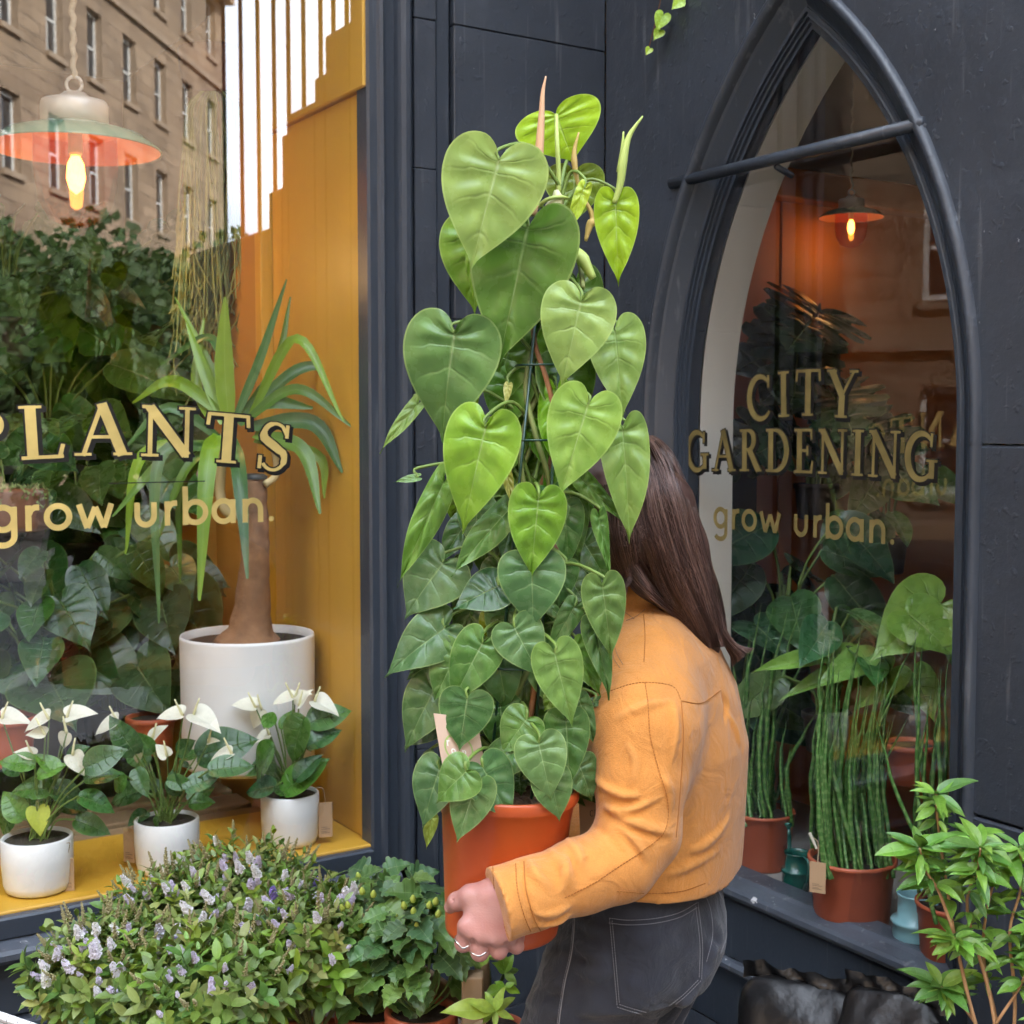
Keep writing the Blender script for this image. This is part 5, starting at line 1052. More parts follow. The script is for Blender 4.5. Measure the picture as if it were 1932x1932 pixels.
# (view, attach, tip, width, colour, nearer(-) or farther, mesh kind, look direction x, look direction z)
leaves_ = [
 (ZA, (790, 595), (606, 1290), 1.0, G1, -.085, 'a', -.15, .25), (ZA, (1170, 295), (1285, 600), 1.85, LIME, .03, 'a', .1, -.2), (ZA, (1295, 690), (1290, 1010), 1.25, OLV, .05, 'a', 0, .2), (ZA, (1570, 862), (1592, 1395), .72, LIME, .0, 'n', .35, .25),
 (ZA, (1362, 785), (1248, 1085), .42, (.40, .55, .05), -.02, 'n', .3, .1), (ZA, (990, 1040), (786, 1935), .80, G2, -.045, 'a', -.1, .2), (ZA, (640, 1060), (606, 1600), .95, (.14, .29, .02), .02, 'a', -.5, -.2), (ZA, (640, 1130), (600, 1520), .38, (.18, .36, .03), .0, 'n', -.6, 0),
 (ZB, (1316, 5), (1205, 502), .93, G1, -.055, 'a', .1, .3), (ZB, (525, 205), (425, 858), .93, G3, -.04, 'a', -.2, .2), (ZB, (1528, 190), (1586, 712), .72, G1, .0, 'a', .4, .2), (ZB, (1420, 370), (1582, 700), .24, (.17, .34, .02), .012, 'n', -.5, 0),
 (ZB, (300, 645), (60, 925), .40, (.20, .34, .10), .02, 'n', -.2, .6), (ZB, (720, 790), (570, 1425), .73, (.20, .40, .045), -.065, 'a', -.1, .2), (ZB, (1162, 560), (1128, 1015), .66, (.15, .37, .015), -.02, 'n', -.6, .2), (ZB, (1360, 650), (1193, 1198), .80, (.21, .375, .09), -.065, 'a', .15, .25),
 (ZB, (1575, 800), (1638, 1475), .62, G1, -.02, 'n', .35, .25), (ZB, (1320, 1120), (1638, 1408), .42, (.13, .26, .06), -.005, 'n', .1, .7), (ZB, (1010, 790), (1105, 1060), .55, (.12, .30, .03), .0, 'n', -.4, .3), (ZB, (1170, 960), (1090, 1225), .60, (.10, .26, .02), .0, 'n', .3, .2),
 (ZB, (462, 1130), (175, 1748), .36, (.13, .27, .055), -.02, 'n', -.3, .2), (ZB, (300, 1105), (155, 1128), .5, G3, -.005, 'n', -.2, .5), (ZB, (1050, 1240), (1000, 1722), .76, (.15, .33, .035), -.07, 'a', -.05, .2), (ZB, (868, 1300), (512, 1683), .52, (.10, .215, .06), -.035, 'n', -.5, .6),
 (ZB, (700, 1120), (628, 1462), .75, (.14, .26, .10), .015, 'a', 0, .2), (ZB, (540, 1230), (555, 1435), .75, (.10, .2, .012), .045, 'a', 0, 0), (ZB, (1425, 1350), (1508, 1735), .36, (.10, .235, .06), -.03, 'n', .5, .2), (ZB, (1250, 1190), (1395, 1375), 1.0, (.055, .14, .012), .05, 'a', .2, .4),
 (ZB, (1330, 1505), (1490, 1745), .9, (.055, .14, .03), .03, 'a', .3, .4), (ZB, (862, 530), (845, 655), .55, (.46, .50, .20), -.02, 'n', .3, 0), (ZB, (850, 1075), (890, 1275), .42, (.40, .42, .12), -.035, 'n', .3, .1), (ZB, (975, 490), (930, 618), 1.1, (.15, .32, .02), .03, 'a', .2, .2), (ZB, (650, 490), (655, 715), .42, (.22, .38, .03), .03, 'n', 0, 0),
 (ZC, (395, 140), (158, 442), 1.0, G3, -.01, 'a', -.4, .2), (ZC, (945, 140), (955, 518), .97, (.11, .24, .08), -.055, 'a', 0, .15), (ZC, (1150, 165), (1092, 435), .62, (.10, .235, .07), -.02, 'a', .5, .1), (ZC, (740, 285), (478, 402), .90, (.045, .13, .035), -.035, 'a', -.2, .7), (ZC, (1388, 285), (1446, 703), .56, (.14, .29, .075), -.065, 'a', .2, .15),
 (ZC, (1335, 520), (1436, 944), .46, (.09, .21, .05), -.045, 'n', .3, .1), (ZC, (408, 545), (43, 797), .68, (.11, .23, .085), -.02, 'a', -.3, .35), (ZC, (300, 755), (178, 862), .6, (.10, .22, .06), .01, 'a', 0, .2), (ZC, (750, 490), (640, 640), 1.15, (.33, .43, .012), -.012, 'a', -.2, .2), (ZC, (838, 545), (992, 828), .90, (.12, .25, .09), -.055, 'a', .1, .3),
 (ZC, (800, 350), (860, 560), 1.0, (.08, .18, .075), .0, 'a', 0, .2), (ZC, (1040, 405), (1198, 528), .48, (.12, .26, .08), -.03, 'n', .2, .6), (ZC, (1070, 450), (1050, 692), .75, (.08, .2, .04), -.005, 'a', -.3, .1), (ZC, (1215, 410), (1058, 692), .50, (.12, .265, .07), -.03, 'n', .3, .2), (ZC, (485, 700), (333, 978), .82, (.115, .275, .06), -.035, 'a', -.3, .3),
 (ZC, (640, 640), (443, 1003), .66, (.115, .27, .06), -.055, 'a', -.1, .2), (ZC, (725, 685), (798, 1058), .66, (.10, .235, .075), -.045, 'a', .1, .1), (ZC, (1090, 705), (1192, 1118), .64, (.19, .35, .08), -.07, 'a', .1, .15), (ZC, (1215, 655), (1366, 942), .58, (.15, .31, .05), -.035, 'n', .3, .4), (ZC, (900, 820), (972, 1112), 1.1, (.06, .15, .04), .0, 'a', 0, .2),
 (ZC, (345, 920), (148, 1275), .70, (.10, .22, .07), -.012, 'a', -.4, .1), (ZC, (335, 1090), (152, 1272), .85, (.07, .14, .055), .02, 'a', -.3, .1), (ZC, (545, 985), (497, 1282), 1.0, (.065, .165, .05), -.065, 'a', -.1, .2), (ZC, (915, 1115), (764, 1312), 1.0, (.12, .27, .055), -.055, 'a', -.1, .4), (ZC, (1160, 1120), (1186, 1512), .64, (.11, .25, .065), -.055, 'a', .1, .15),
 (ZC, (990, 1265), (1066, 1592), .86, (.135, .27, .095), -.090, 'a', .05, .25), (ZC, (840, 1325), (573, 1407), .80, (.09, .215, .055), -.06, 'a', 0, .9), (ZC, (640, 1415), (813, 1723), .80, (.10, .24, .075), -.092, 'a', .1, .4), (ZC, (1060, 1465), (1122, 1728), .85, (.11, .24, .075), -.085, 'a', .2, .2), (ZC, (1240, 1395), (1330, 1605), .9, (.09, .2, .065), -.04, 'a', .5, .3),
 (ZC, (372, 1425), (248, 1768), .72, (.09, .215, .075), -.06, 'a', -.4, .2), (ZC, (540, 1440), (343, 1612), .98, (.13, .275, .06), -.106, 'a', -.2, .5), (ZC, (600, 1520), (484, 1853), .72, (.13, .265, .09), -.096, 'a', -.2, .2), (ZC, (470, 1265), (560, 1432), .62, (.09, .2, .06), -.035, 'n', 0, .2), (ZC, (1085, 965), (1028, 1057), .9, (.18, .36, .04), -.03, 'a', 0, .2),
 (ZC, (1090, 1010), (1000, 1242), .75, (.08, .2, .04), -.01, 'a', -.2, .1), (ZC, (1240, 990), (1342, 1262), .48, (.11, .24, .075), -.03, 'n', .4, .2), (ZC, (1330, 1010), (1452, 985), .6, (.10, .2, .07), -.01, 'n', .3, .7), (ZC, (1310, 215), (1235, 385), .95, (.045, .11, .02), .03, 'a', 0, .2), (ZC, (470, 430), (415, 468), .8, (.14, .26, .04), .0, 'n', 0, .4), (ZC, (325, 1725), (285, 1912), .5, (.33, .48, .08), .05, 'n', -.3, .1),
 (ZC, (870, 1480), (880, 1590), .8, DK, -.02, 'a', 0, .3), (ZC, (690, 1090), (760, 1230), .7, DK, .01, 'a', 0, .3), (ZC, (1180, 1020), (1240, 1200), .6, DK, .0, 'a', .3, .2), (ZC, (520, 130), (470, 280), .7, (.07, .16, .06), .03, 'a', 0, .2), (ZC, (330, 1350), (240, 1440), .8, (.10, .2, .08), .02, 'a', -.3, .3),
]
def axis_pt(yv, dy=0):                  # the vine's line of growth
    x = 1050 + (958 - 1050) * (yv - 420) / (1510 - 420); return P(x, yv, PD)
CAMP = Vector((0, 0, EYE))
pet = []
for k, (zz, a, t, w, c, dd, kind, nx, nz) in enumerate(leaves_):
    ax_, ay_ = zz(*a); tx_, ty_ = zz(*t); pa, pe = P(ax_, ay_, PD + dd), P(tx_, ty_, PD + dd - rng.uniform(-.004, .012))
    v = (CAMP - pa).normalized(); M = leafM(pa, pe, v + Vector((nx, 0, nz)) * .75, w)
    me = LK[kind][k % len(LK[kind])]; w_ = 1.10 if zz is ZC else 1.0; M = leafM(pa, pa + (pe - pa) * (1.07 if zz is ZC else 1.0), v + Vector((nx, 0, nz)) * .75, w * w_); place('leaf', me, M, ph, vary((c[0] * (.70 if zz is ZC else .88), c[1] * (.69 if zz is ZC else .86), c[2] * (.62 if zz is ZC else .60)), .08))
    st = axis_pt(min(1500, ay_ + rng.uniform(10, 60))); mid = (st + pa) / 2 + Vector((0, .012, .035)); back = pa + v * -.006 + Vector((0, .0, .012))
    if k != 1: pet.append(tube(smooth_path([st, mid, back, pa - v * .001], 5), [.0028, .0018], 6, False))
for i in range(46):                      # smaller leaves filling the column, lower half mostly
    yv = 900 + 600 * rng.random() ** .8; c = axis_pt(yv); s = rng.uniform(-1, 1); a = c + Vector((s * .085, -.025 + .05 * abs(s) + rng.uniform(-.015, .02), rng.uniform(-.01, .02))); e = a + Vector((s * .03 + rng.uniform(-.02, .02), -.008, -rng.uniform(.05, .075)))
    place('leaf', rng.choice(LK['a'] + LK['n']), leafM(a, e, Vector((s * .5, -1, .3)), rng.uniform(.8, 1)), ph, vary(rng.choice([(.07, .17, .04), (.09, .20, .05), (.06, .14, .03)]), .2))
    pet.append(tube(smooth_path([axis_pt(min(1480, yv + 40)), (axis_pt(yv + 20) + a) / 2 + Vector((0, .01, .015)), a], 4), [.0025, .0016], 5, False))
for i in range(18):                      # mid column, part hidden behind the big leaves
    yv = 560 + i * 26; c = axis_pt(yv); s = (-1) ** i; a = c + Vector((s * rng.uniform(.01, .05), rng.uniform(.0, .03), .02)); e = a + Vector((s * rng.uniform(.005, .03), .0, -rng.uniform(.065, .095)))
    place('leaf', rng.choice(LK['a']), leafM(a, e, Vector((s * .5, -1, .2)), rng.uniform(.75, .95)), ph, vary(rng.choice([(.10, .22, .03), (.13, .27, .025), (.08, .18, .03)]), .15))
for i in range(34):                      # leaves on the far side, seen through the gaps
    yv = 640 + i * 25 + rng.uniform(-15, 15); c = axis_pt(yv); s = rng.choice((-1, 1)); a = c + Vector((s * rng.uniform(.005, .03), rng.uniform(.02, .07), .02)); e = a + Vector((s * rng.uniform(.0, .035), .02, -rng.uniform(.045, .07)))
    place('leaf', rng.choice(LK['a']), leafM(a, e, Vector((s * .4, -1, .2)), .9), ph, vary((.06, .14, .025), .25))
obj('petioles', join(*pet), material('petiole_green', (.16, .24, .045), .45, .2, 20), ph, True)
VINE = material('vine_stem', (.22, .25, .07), .6, .35, 18); VB = material('aerial_root', (.28, .12, .05), .7, .3, 18)
for k in range(4):
    pts = [pbm + pax * PH * .9 + Vector(((k - 1.5) * .018, .01 * (k % 2), 0))] + [axis_pt(y) + Vector((.022 * math.sin(y * .013 + k * 1.7), .02 * math.cos(y * .01 + k), 0)) for y in range(1450, 420, -90)]
    obj('vine', tube(smooth_path(pts, 4), [.0045, .003], 7), VINE if k != 2 else VB, ph, True)
CAGE = material('green_wire', (.006, .045, .025), .35, .1, 10, coat=.3)
cg = []
for k in range(4):
    a = PI / 4 + k * PI / 2; cg.append(tube([axis_pt(1500) + Vector((math.cos(a) * .04, math.sin(a) * .04, -.02)), axis_pt(520) + Vector((math.cos(a) * .022, math.sin(a) * .022, 0))], .0019, 6))
for y in (1400, 1250, 1110, 960, 830, 690, 560):
    r = .042 - .02 * (1500 - y) / 980; cg.append(tube([axis_pt(y) + Vector((math.cos(2 * PI * i / 16) * r * 1.42, math.sin(2 * PI * i / 16) * r * 1.42, 0)) for i in range(17)], .0014, 5, False))
obj('support_cage', join(*cg), CAGE, ph, True)
# new shoots and sheaths at the top
def shoot(pts, rad, mat): obj('shoot', tube(smooth_path([P(*ZA(x, y), PD + d) for x, y, d in pts], 5), rad, 8), mat, ph, True)
PINK = material('pink_sheath', (.62, .36, .20), .45, .15, 14); LIMS = material('lime_sheath', (.42, .52, .13), .45, .12, 14); CRS = material('cream_sheath', (.62, .62, .34), .5, .1, 14); TAN = material('tan_sheath', (.48, .34, .10), .5, .15, 14)
def taper(n, a, b, c=.0006): return [a + (b - a) * (i / (n * .45)) if i < n * .45 else b + (c - b) * (i - n * .45) / (n * .55) for i in range(n)]
shoot([(1005, 970, -.03), (1040, 750, -.03), (1060, 550, -.03), (1075, 330, -.03), (1085, 150, -.03), (1105, 42, -.03)], taper(26, .0075, .0052), PINK)
shoot([(1190, 820, .0), (1190, 680, .0), (1180, 480, .0), (1175, 298, .02)], [.0034, .0026], LIMS)
shoot([(1325, 780, .0), (1300, 660, .0), (1295, 540, .0), (1325, 415, .0)], taper(16, .002, .004), TAN)
shoot([(1560, 890, -.005), (1600, 760, -.005), (1620, 600, -.005), (1660, 440, -.005), (1750, 308, -.005)], taper(21, .003, .006), LIMS)
shoot([(1600, 680, -.002), (1615, 540, -.002), (1622, 410, -.002)], taper(11, .005, .003), LIMS)
shoot([(1150, 930, -.01), (1180, 870, -.01), (1175, 800, -.01)], taper(11, .011, .009, .002), CRS)
shoot([(1020, 940, -.01), (1110, 865, -.02), (1200, 845, -.02), (1255, 855, -.01)], [.0028, .002], LIMS)
shoot([(1370, 1140, .0), (1395, 1040, .0), (1420, 980, .0), (1340, 820, .0)], taper(16, .002, .006), TAN)
shoot([(1310, 1190, -.01), (1350, 1260, -.02), (1420, 1390, -.02)], taper(11, .003, .009, .004), LIMS)
shoot([(1290, 1080, 0), (1310, 1200, 0), (1340, 1330, 0), (1352, 1450, -.03)], [.0045, .0030], VINE)
# cards
kc = P(*ZC(415, 1085), PD - .075); kx = P(*ZC(540, 1110), PD - .06) - P(*ZC(335, 1085), PD - .075); kx.normalize(); kz = (P(*ZC(330, 1085), PD - .075) - P(*ZC(385, 1410), PD - .075)).normalized(); kn = kx.cross(kz).normalized()
if kn.y > 0: kn = -kn
K0 = P(*ZC(333, 1080), PD - .072)
kf = lambda a, b, z: K0 + kx * a + kn * b + kz * z
kd = obj('plant_card', bevbox((0, -.0005, -.098), (.058, .0005, 0), kf, .0003), material('blush_card', (.60, .43, .32), .8, .05, 20), ph)
GRI = material('green_print', (.33, .45, .12), .7, .05, 20); WHI = material('white_print', (.8, .78, .72), .7, .05, 20)
ringp = lambda cx, cz, r, w, n=28: ([kf(cx + math.cos(2 * PI * i / n) * (r + w * s), .0008, cz + math.sin(2 * PI * i / n) * (r + w * s)) for i in range(n) for s in (0, 1)], [(2 * i, 2 * i + 1, (2 * i + 3) % (2 * n), (2 * i + 2) % (2 * n)) for i in range(n)])
obj('print', ringp(.026, -.042, .017, .0022), GRI, kd)
def flat(strokes, s, ox, oz, lift): return glyph_geo([(p, w) for p, w in strokes], lambda x, y, l: kf(ox + x * s, lift + l, oz + y * s))
amp = [(arcp(.38, .72, .17, .2, 0, 360, 18), .13), ([(.75, .0), (.2, .62)], .13), (arcp(.36, .25, .25, .25, 20, 330, 18), .13)]
obj('lettering', join(flat(amp, .014, .013, -.056, .0010), flat(GLY['P'][1], .010, .029, -.053, .0010), flat(LOW['r'][1], .013, .010, -.040, .0010)), WHI, kd)
obj('print_lines', join(*[box6((.010, .0006, -.072 - i * .005), (.040, .0009, -.0705 - i * .005), kf) for i in range(2)]), WHI, kd)
K1 = P(*ZC(1238, 1612), PD + .03); kx1 = (P(*ZC(1400, 1590), PD + .03) - K1).normalized(); kz1 = (K1 - P(*ZC(1245, 1790), PD + .03)).normalized(); kn1 = Vector((0, -1, 0))
kf1 = lambda a, b, z: K1 + kx1 * a + kn1 * b + kz1 * z
k2 = obj('swing_tag', bevbox((0, -.0005, -.055), (.045, .0005, 0), kf1, .0003), KRAFT, ph)
obj('lettering', join(*[glyph_geo(GLY[c][1], lambda x, y, l, i=i: kf1(.014 + i * .0058 + x * .0062, .0008 + l, -.026 + y * .0085)) for i, c in enumerate('CITY')]), PRINT, k2)
obj('eyelet', lathe([(.0012, 0), (.0026, 0), (.0026, .0006), (.0012, .0006)], kf1(.028, .0006, -.007), 14, kn1), VB, k2)
obj('string', tube(smooth_path([kf1(.028, .001, -.007), kf1(.03, .004, .012), P(*ZC(1325, 1540), PD + .02)], 5), .0008, 5), VB, ph)
# ================================================================== the person: shapes grown from distance fields
def surface_nets(f, org, h):
    nx, ny, nz = f.shape; ins = f < 0
    c = [(i, j, k) for i in (0, 1) for j in (0, 1) for k in (0, 1)]
    sl = lambda a, i, j, k: a[i:nx - 1 + i, j:ny - 1 + j, k:nz - 1 + k]
    cnt = sum(sl(ins, *q).astype(np.int8) for q in c); act = (cnt > 0) & (cnt < 8)
    I = np.argwhere(act); idx = -np.ones(act.shape, dtype=np.int64); idx[act] = np.arange(len(I))
    acc = np.zeros((len(I), 3)); num = np.zeros(len(I))
    for a in range(8):
        for b in range(a + 1, 8):
            d = np.abs(np.array(c[a]) - np.array(c[b]))
            if d.sum() != 1: continue
            fa = f[I[:, 0] + c[a][0], I[:, 1] + c[a][1], I[:, 2] + c[a][2]]; fb = f[I[:, 0] + c[b][0], I[:, 1] + c[b][1], I[:, 2] + c[b][2]]
            m = (fa < 0) != (fb < 0); t = np.where(m, fa / np.where(m, fa - fb, 1), 0)
            p = np.array(c[a]) + t[:, None] * (np.array(c[b]) - np.array(c[a])); acc += p * m[:, None]; num += m
    V = (I + acc / num[:, None]) * h + org
    F = []
    for ax in range(3):
        o1, o2 = [q for q in range(3) if q != ax]
        A0 = np.moveaxis(ins, (ax, o1, o2), (0, 1, 2)); X = np.moveaxis(idx, (ax, o1, o2), (0, 1, 2))
        s0, s1 = A0[:-1, 1:-1, 1:-1], A0[1:, 1:-1, 1:-1]; E = np.argwhere(s0 != s1)
        i, j, k = E[:, 0], E[:, 1] + 1, E[:, 2] + 1
        q = np.stack([X[i, j - 1, k - 1], X[i, j, k - 1], X[i, j, k], X[i, j - 1, k]], 1); flip = s0[E[:, 0], E[:, 1], E[:, 2]]
        if ax == 1: flip = ~flip
        q[~flip] = q[~flip][:, ::-1]; F.append(q)
    return V, np.concatenate(F)
class Field:
    def __init__(s, lo, hi, h):
        s.h = h; s.org = np.array(lo, float); n = np.ceil((np.array(hi) - s.org) / h).astype(int) + 1
        g = np.meshgrid(*[s.org[i] + h * np.arange(n[i]) for i in range(3)], indexing='ij'); s.X = np.stack(g, -1); s.f = np.full(n, 1.0)
    def win(s, pts, pad):
        p = np.array([tuple(q) for q in pts]); a = np.floor((p.min(0) - pad - s.org) / s.h).astype(int); b = np.ceil((p.max(0) + pad - s.org) / s.h).astype(int) + 1
        a = np.clip(a, 0, np.array(s.f.shape)); b = np.clip(b, 0, np.array(s.f.shape)); return tuple(slice(i, j) for i, j in zip(a, b))
    @staticmethod
    def seg(X, a, b, ra, rb):
        a = np.array(a, float); b = np.array(b, float); ab = b - a; t = np.clip(((X - a) @ ab) / max(1e-12, ab @ ab), 0, 1)
        return np.linalg.norm(X - a - t[..., None] * ab, axis=-1) - (ra + (rb - ra) * t)
    def mix(s, w, d, k, sub=False):
        f = s.f[w]
        if f.size == 0: return
        if sub:
            hh = np.clip(.5 - .5 * (f + d) / k, 0, 1); s.f[w] = f * (1 - hh) - d * hh + k * hh * (1 - hh)
        else:
            hh = np.clip(.5 + .5 * (d - f) / k, 0, 1); s.f[w] = d * (1 - hh) + f * hh - k * hh * (1 - hh)
    def chain(s, pts, rad, k=.02, sub=False):
        for i in range(len(pts) - 1):
            w = s.win([pts[i], pts[i + 1]], max(rad[i], rad[i + 1]) + 3 * k + .02); s.mix(w, s.seg(s.X[w], pts[i], pts[i + 1], rad[i], rad[i + 1]), k, sub)
    def ell(s, c, r, k=.02, R=None, sub=False):
        w = s.win([c], max(r) + 3 * k + .02); q = s.X[w] - np.array(tuple(c))
        if R is not None: q = q @ np.array(R)
        r = np.array(r); k0 = np.linalg.norm(q / r, axis=-1); k1 = np.linalg.norm(q / r ** 2, axis=-1); s.mix(w, k0 * (k0 - 1) / np.maximum(k1, 1e-9), k, sub)
    def column(s, tab, fx, k=.03):       # tab: (z, centre x, centre y, half along fx, half across)
        tab = sorted(tab); z = [t[0] for t in tab]; Z = s.X[..., 2]; g = lambda i: np.interp(Z, z, [t[i] for t in tab])
        dx, dy = s.X[..., 0] - g(1), s.X[..., 1] - g(2); u = dx * fx[0] + dy * fx[1]; v = -dx * fx[1] + dy * fx[0]; a, b = g(3), g(4)
        d = (np.sqrt((u / a) ** 2 + (v / b) ** 2) - 1) * np.minimum(a, b); d = np.maximum(d, np.maximum(z[0] - Z, Z - z[-1])); s.mix(tuple(slice(None) for _ in range(3)), d, k)
    def cut(s, p, n, r=.003):            # keep the side n points away from
        p = np.array(tuple(p)); n = np.array(tuple(n)); n = n / np.linalg.norm(n); d = (s.X - p) @ n; s.f = np.maximum(s.f, d)
    def noise(s, amp, sc, seed=0):
        r = np.random.default_rng(seed); n = np.zeros(s.f.shape)
        for i in range(5):
            k = r.normal(size=3) * sc * (1 + i * .35); n += np.sin(s.X @ k + r.uniform(0, 6.3)) / (1 + i * .4)
        s.f = s.f + amp * n / 2
    def val(s, p):
        q = (np.array(tuple(p)) - s.org) / s.h; i = np.floor(q).astype(int); i = np.clip(i, 0, np.array(s.f.shape) - 2); t = q - i; v = 0
        for a in (0, 1):
            for b in (0, 1):
                for c in (0, 1): v += s.f[i[0] + a, i[1] + b, i[2] + c] * (t[0] if a else 1 - t[0]) * (t[1] if b else 1 - t[1]) * (t[2] if c else 1 - t[2])
        return v
    def hit(s, x, y, d0=1.40, d1=2.1):   # first surface along the line of sight
        d = d0
        while d < d1:
            p = P(x, y, d); q = (np.array(tuple(p)) - s.org) / s.h
            if (q >= 0).all() and (q < np.array(s.f.shape) - 1).all():
                v = s.val(p)
                if v < .0008: return p
                d += max(.0008, min(v * .7, .02))
            else: d += .01
        return None
    def ridge(s, pts, r, k=.010, deep=.35, sub=False):
        pts = [(p.x, p.y) for p in smooth_path([Vector((*p, 0)) for p in pts], 4)]; q = [s.hit(*p) for p in pts]; q = [p for p in q if p is not None]
        if len(q) < 2: return
        for i in range(1, len(q)):
            if abs(q[i].y - q[i - 1].y) > .03: q = q[:i]; break
        if len(q) < 2: return
        m = len(q); v = [(p - CAMP).normalized() for p in q]; q = [p + vv * r * deep * (1 if not sub else -1) for p, vv in zip(q, v)]
        s.chain(q, [r * (.35 + .65 * math.sin(PI * i / (m - 1))) for i in range(m)], k, sub)
    def mesh(s):
        V, F = surface_nets(s.f, s.org, s.h); return V, F
def relax(V, F, it=2, lam=.5):
    e = np.concatenate([F[:, [0, 1]], F[:, [1, 2]], F[:, [2, 3]], F[:, [3, 0]]])
    for _ in range(it):
        a = np.zeros_like(V); n = np.zeros(len(V)); np.add.at(a, e[:, 0], V[e[:, 1]]); np.add.at(a, e[:, 1], V[e[:, 0]]); np.add.at(n, e[:, 0], 1); np.add.at(n, e[:, 1], 1); V = V + lam * (a / n[:, None] - V)
    return V
def npobj(name, V, F, mat, parent):
    me = bpy.data.meshes.new(name); b = np.array(tuple(BASE[parent])) if parent else np.zeros(3)
    me.from_pydata((V - b).tolist(), [], F.tolist()); me.materials.append(mat); me.polygons.foreach_set('use_smooth', [True] * len(me.polygons)); me.update()
    o = bpy.data.objects.new(name, me); COL.objects.link(o)
    if parent: o.parent = parent
    BASE[o] = BASE.get(parent, Vector((0, 0, 0))); return o
FW = Vector((-.93, .37, 0)).normalized(); LF = Vector((-FW.y, FW.x, 0))            # the way the person faces; the left side, towards us
BD = 1.90
def sect(rows, d=BD):
    out = []
    for y, cx, af, al in rows: p = P(cx, y, d); out.append((p.z, p.x, p.y, af, al))
    return out
# ---------------------------------------------------------------- cloth
def weave(scale, amt, wear=None):
    def ex(nt, tc, last, bs):
        N, L = nt.nodes, nt.links
        w1 = N.new('ShaderNodeTexNoise'); w1.inputs['Scale'].default_value = scale; w1.inputs['Detail'].default_value = 3; L.new(tc.outputs['Object'], w1.inputs['Vector'])
        w2 = N.new('ShaderNodeTexNoise'); w2.inputs['Scale'].default_value = 22; w2.inputs['Detail'].default_value = 6; w2.inputs['Distortion'].default_value = 1.2; L.new(tc.outputs['Object'], w2.inputs['Vector'])
        h = nmath(nt, 'ADD', nmath(nt, 'MULTIPLY', w1.outputs['Fac'], .35), nmath(nt, 'MULTIPLY', w2.outputs['Fac'], 2.6))
        bp = N.new('ShaderNodeBump'); bp.inputs['Strength'].default_value = amt; bp.inputs['Distance'].default_value = .004; L.new(h, bp.inputs['Height']); L.new(bp.outputs[0], bs.inputs['Normal'])
        bs.inputs['Sheen Weight'].default_value = .25; bs.inputs['Sheen Roughness'].default_value = .5
        g = N.new('ShaderNodeNewGeometry'); mr = N.new('ShaderNodeMapRange'); mr.inputs[1].default_value = .48; mr.inputs[2].default_value = .60; L.new(g.outputs['Pointiness'], mr.inputs[0])
        w3 = N.new('ShaderNodeTexNoise'); w3.inputs['Scale'].default_value = 620; w3.inputs['Detail'].default_value = 2; L.new(tc.outputs['Object'], w3.inputs['Vector'])
        m3 = N.new('ShaderNodeMapRange'); m3.inputs[1].default_value = .3; m3.inputs[2].default_value = .7; m3.inputs[3].default_value = .90; m3.inputs[4].default_value = 1.09; L.new(w3.outputs['Fac'], m3.inputs[0])
        last = nmix(nt, 1.0, last, m3.outputs[0], 'MULTIPLY')
        return nmix(nt, nmath(nt, 'MULTIPLY', mr.outputs[0], .55), last, wear) if wear else last
    return ex
ORANGE_CLOTH = material('orange_cotton', (.56, .222, .046), .85, .10, 30, spec=.2, extra=weave(900, .6, (.68, .34, .11)))
SEAM = material('dark_orange_thread', (.34, .12, .02), .9, .1, 60)
DENIM = material('charcoal_denim', (.028, .031, .043), .85, .45, 14, spec=.25, extra=weave(1100, .55, (.066, .072, .09)))
STITCH = material('grey_stitching', (.24, .24, .26), .9, .2, 80)
def skin_extra(nt, tc, last, bs):
    bs.inputs['Subsurface Weight'].default_value = .12; bs.inputs['Subsurface Radius'].default_value = (.01, .004, .002); bs.inputs['Subsurface Scale'].default_value = .6
    n = nt.nodes.new('ShaderNodeTexNoise'); n.inputs['Scale'].default_value = 45; n.inputs['Detail'].default_value = 4; nt.links.new(tc.outputs['Object'], n.inputs['Vector'])
    m = nt.nodes.new('ShaderNodeMapRange'); m.inputs[1].default_value = .4; m.inputs[2].default_value = .7; nt.links.new(n.outputs['Fac'], m.inputs[0])
    b2 = nt.nodes.new('ShaderNodeTexNoise'); b2.inputs['Scale'].default_value = 420; b2.inputs['Detail'].default_value = 3; nt.links.new(tc.outputs['Object'], b2.inputs['Vector'])
    bp = nt.nodes.new('ShaderNodeBump'); bp.inputs['Strength'].default_value = .18; bp.inputs['Distance'].default_value = .002; nt.links.new(b2.outputs['Fac'], bp.inputs['Height']); nt.links.new(bp.outputs[0], bs.inputs['Normal'])
    return nmix(nt, nmath(nt, 'MULTIPLY', m.outputs[0], .5), last, (.44, .17, .14))
SKIN = material('skin', (.45, .225, .19), .48, .06, 20, extra=skin_extra)

# ---------------------------------------------------------------- body: head, neck, trunk, limbs (mostly under the clothes), both hands
zH = zoom(860, 1700, 300)
def Hn(x, y, d): return P(*zH(x, y), d)
HC = P(1108, 1000, 1.88)
foot = P(1150, 1800, 1.93)
perb = Vector((foot.x, foot.y, 0.0))
SH_L, SH_R = P(1225, 1285, 1.755), P(1215, 1265, 2.04)
EL_L, EL_R = P(1205, 1585, 1.68), P(1150, 1560, 2.04)
WR_L, WR_R = P(1000, 1690, 1.622), P(985, 1660, 1.83)
bf = Field((-.22, 1.50, -.01), (.40, 2.20, 1.66), .0075)
bf.column(sect([(1135, 1195, .045, .05), (1180, 1210, .06, .08), (1240, 1232, .078, .14), (1320, 1248, .086, .155), (1420, 1258, .088, .150), (1550, 1246, .082, .135), (1660, 1230, .090, .145), (1760, 1220, .102, .155), (1830, 1208, .10, .155)]), FW, .03)
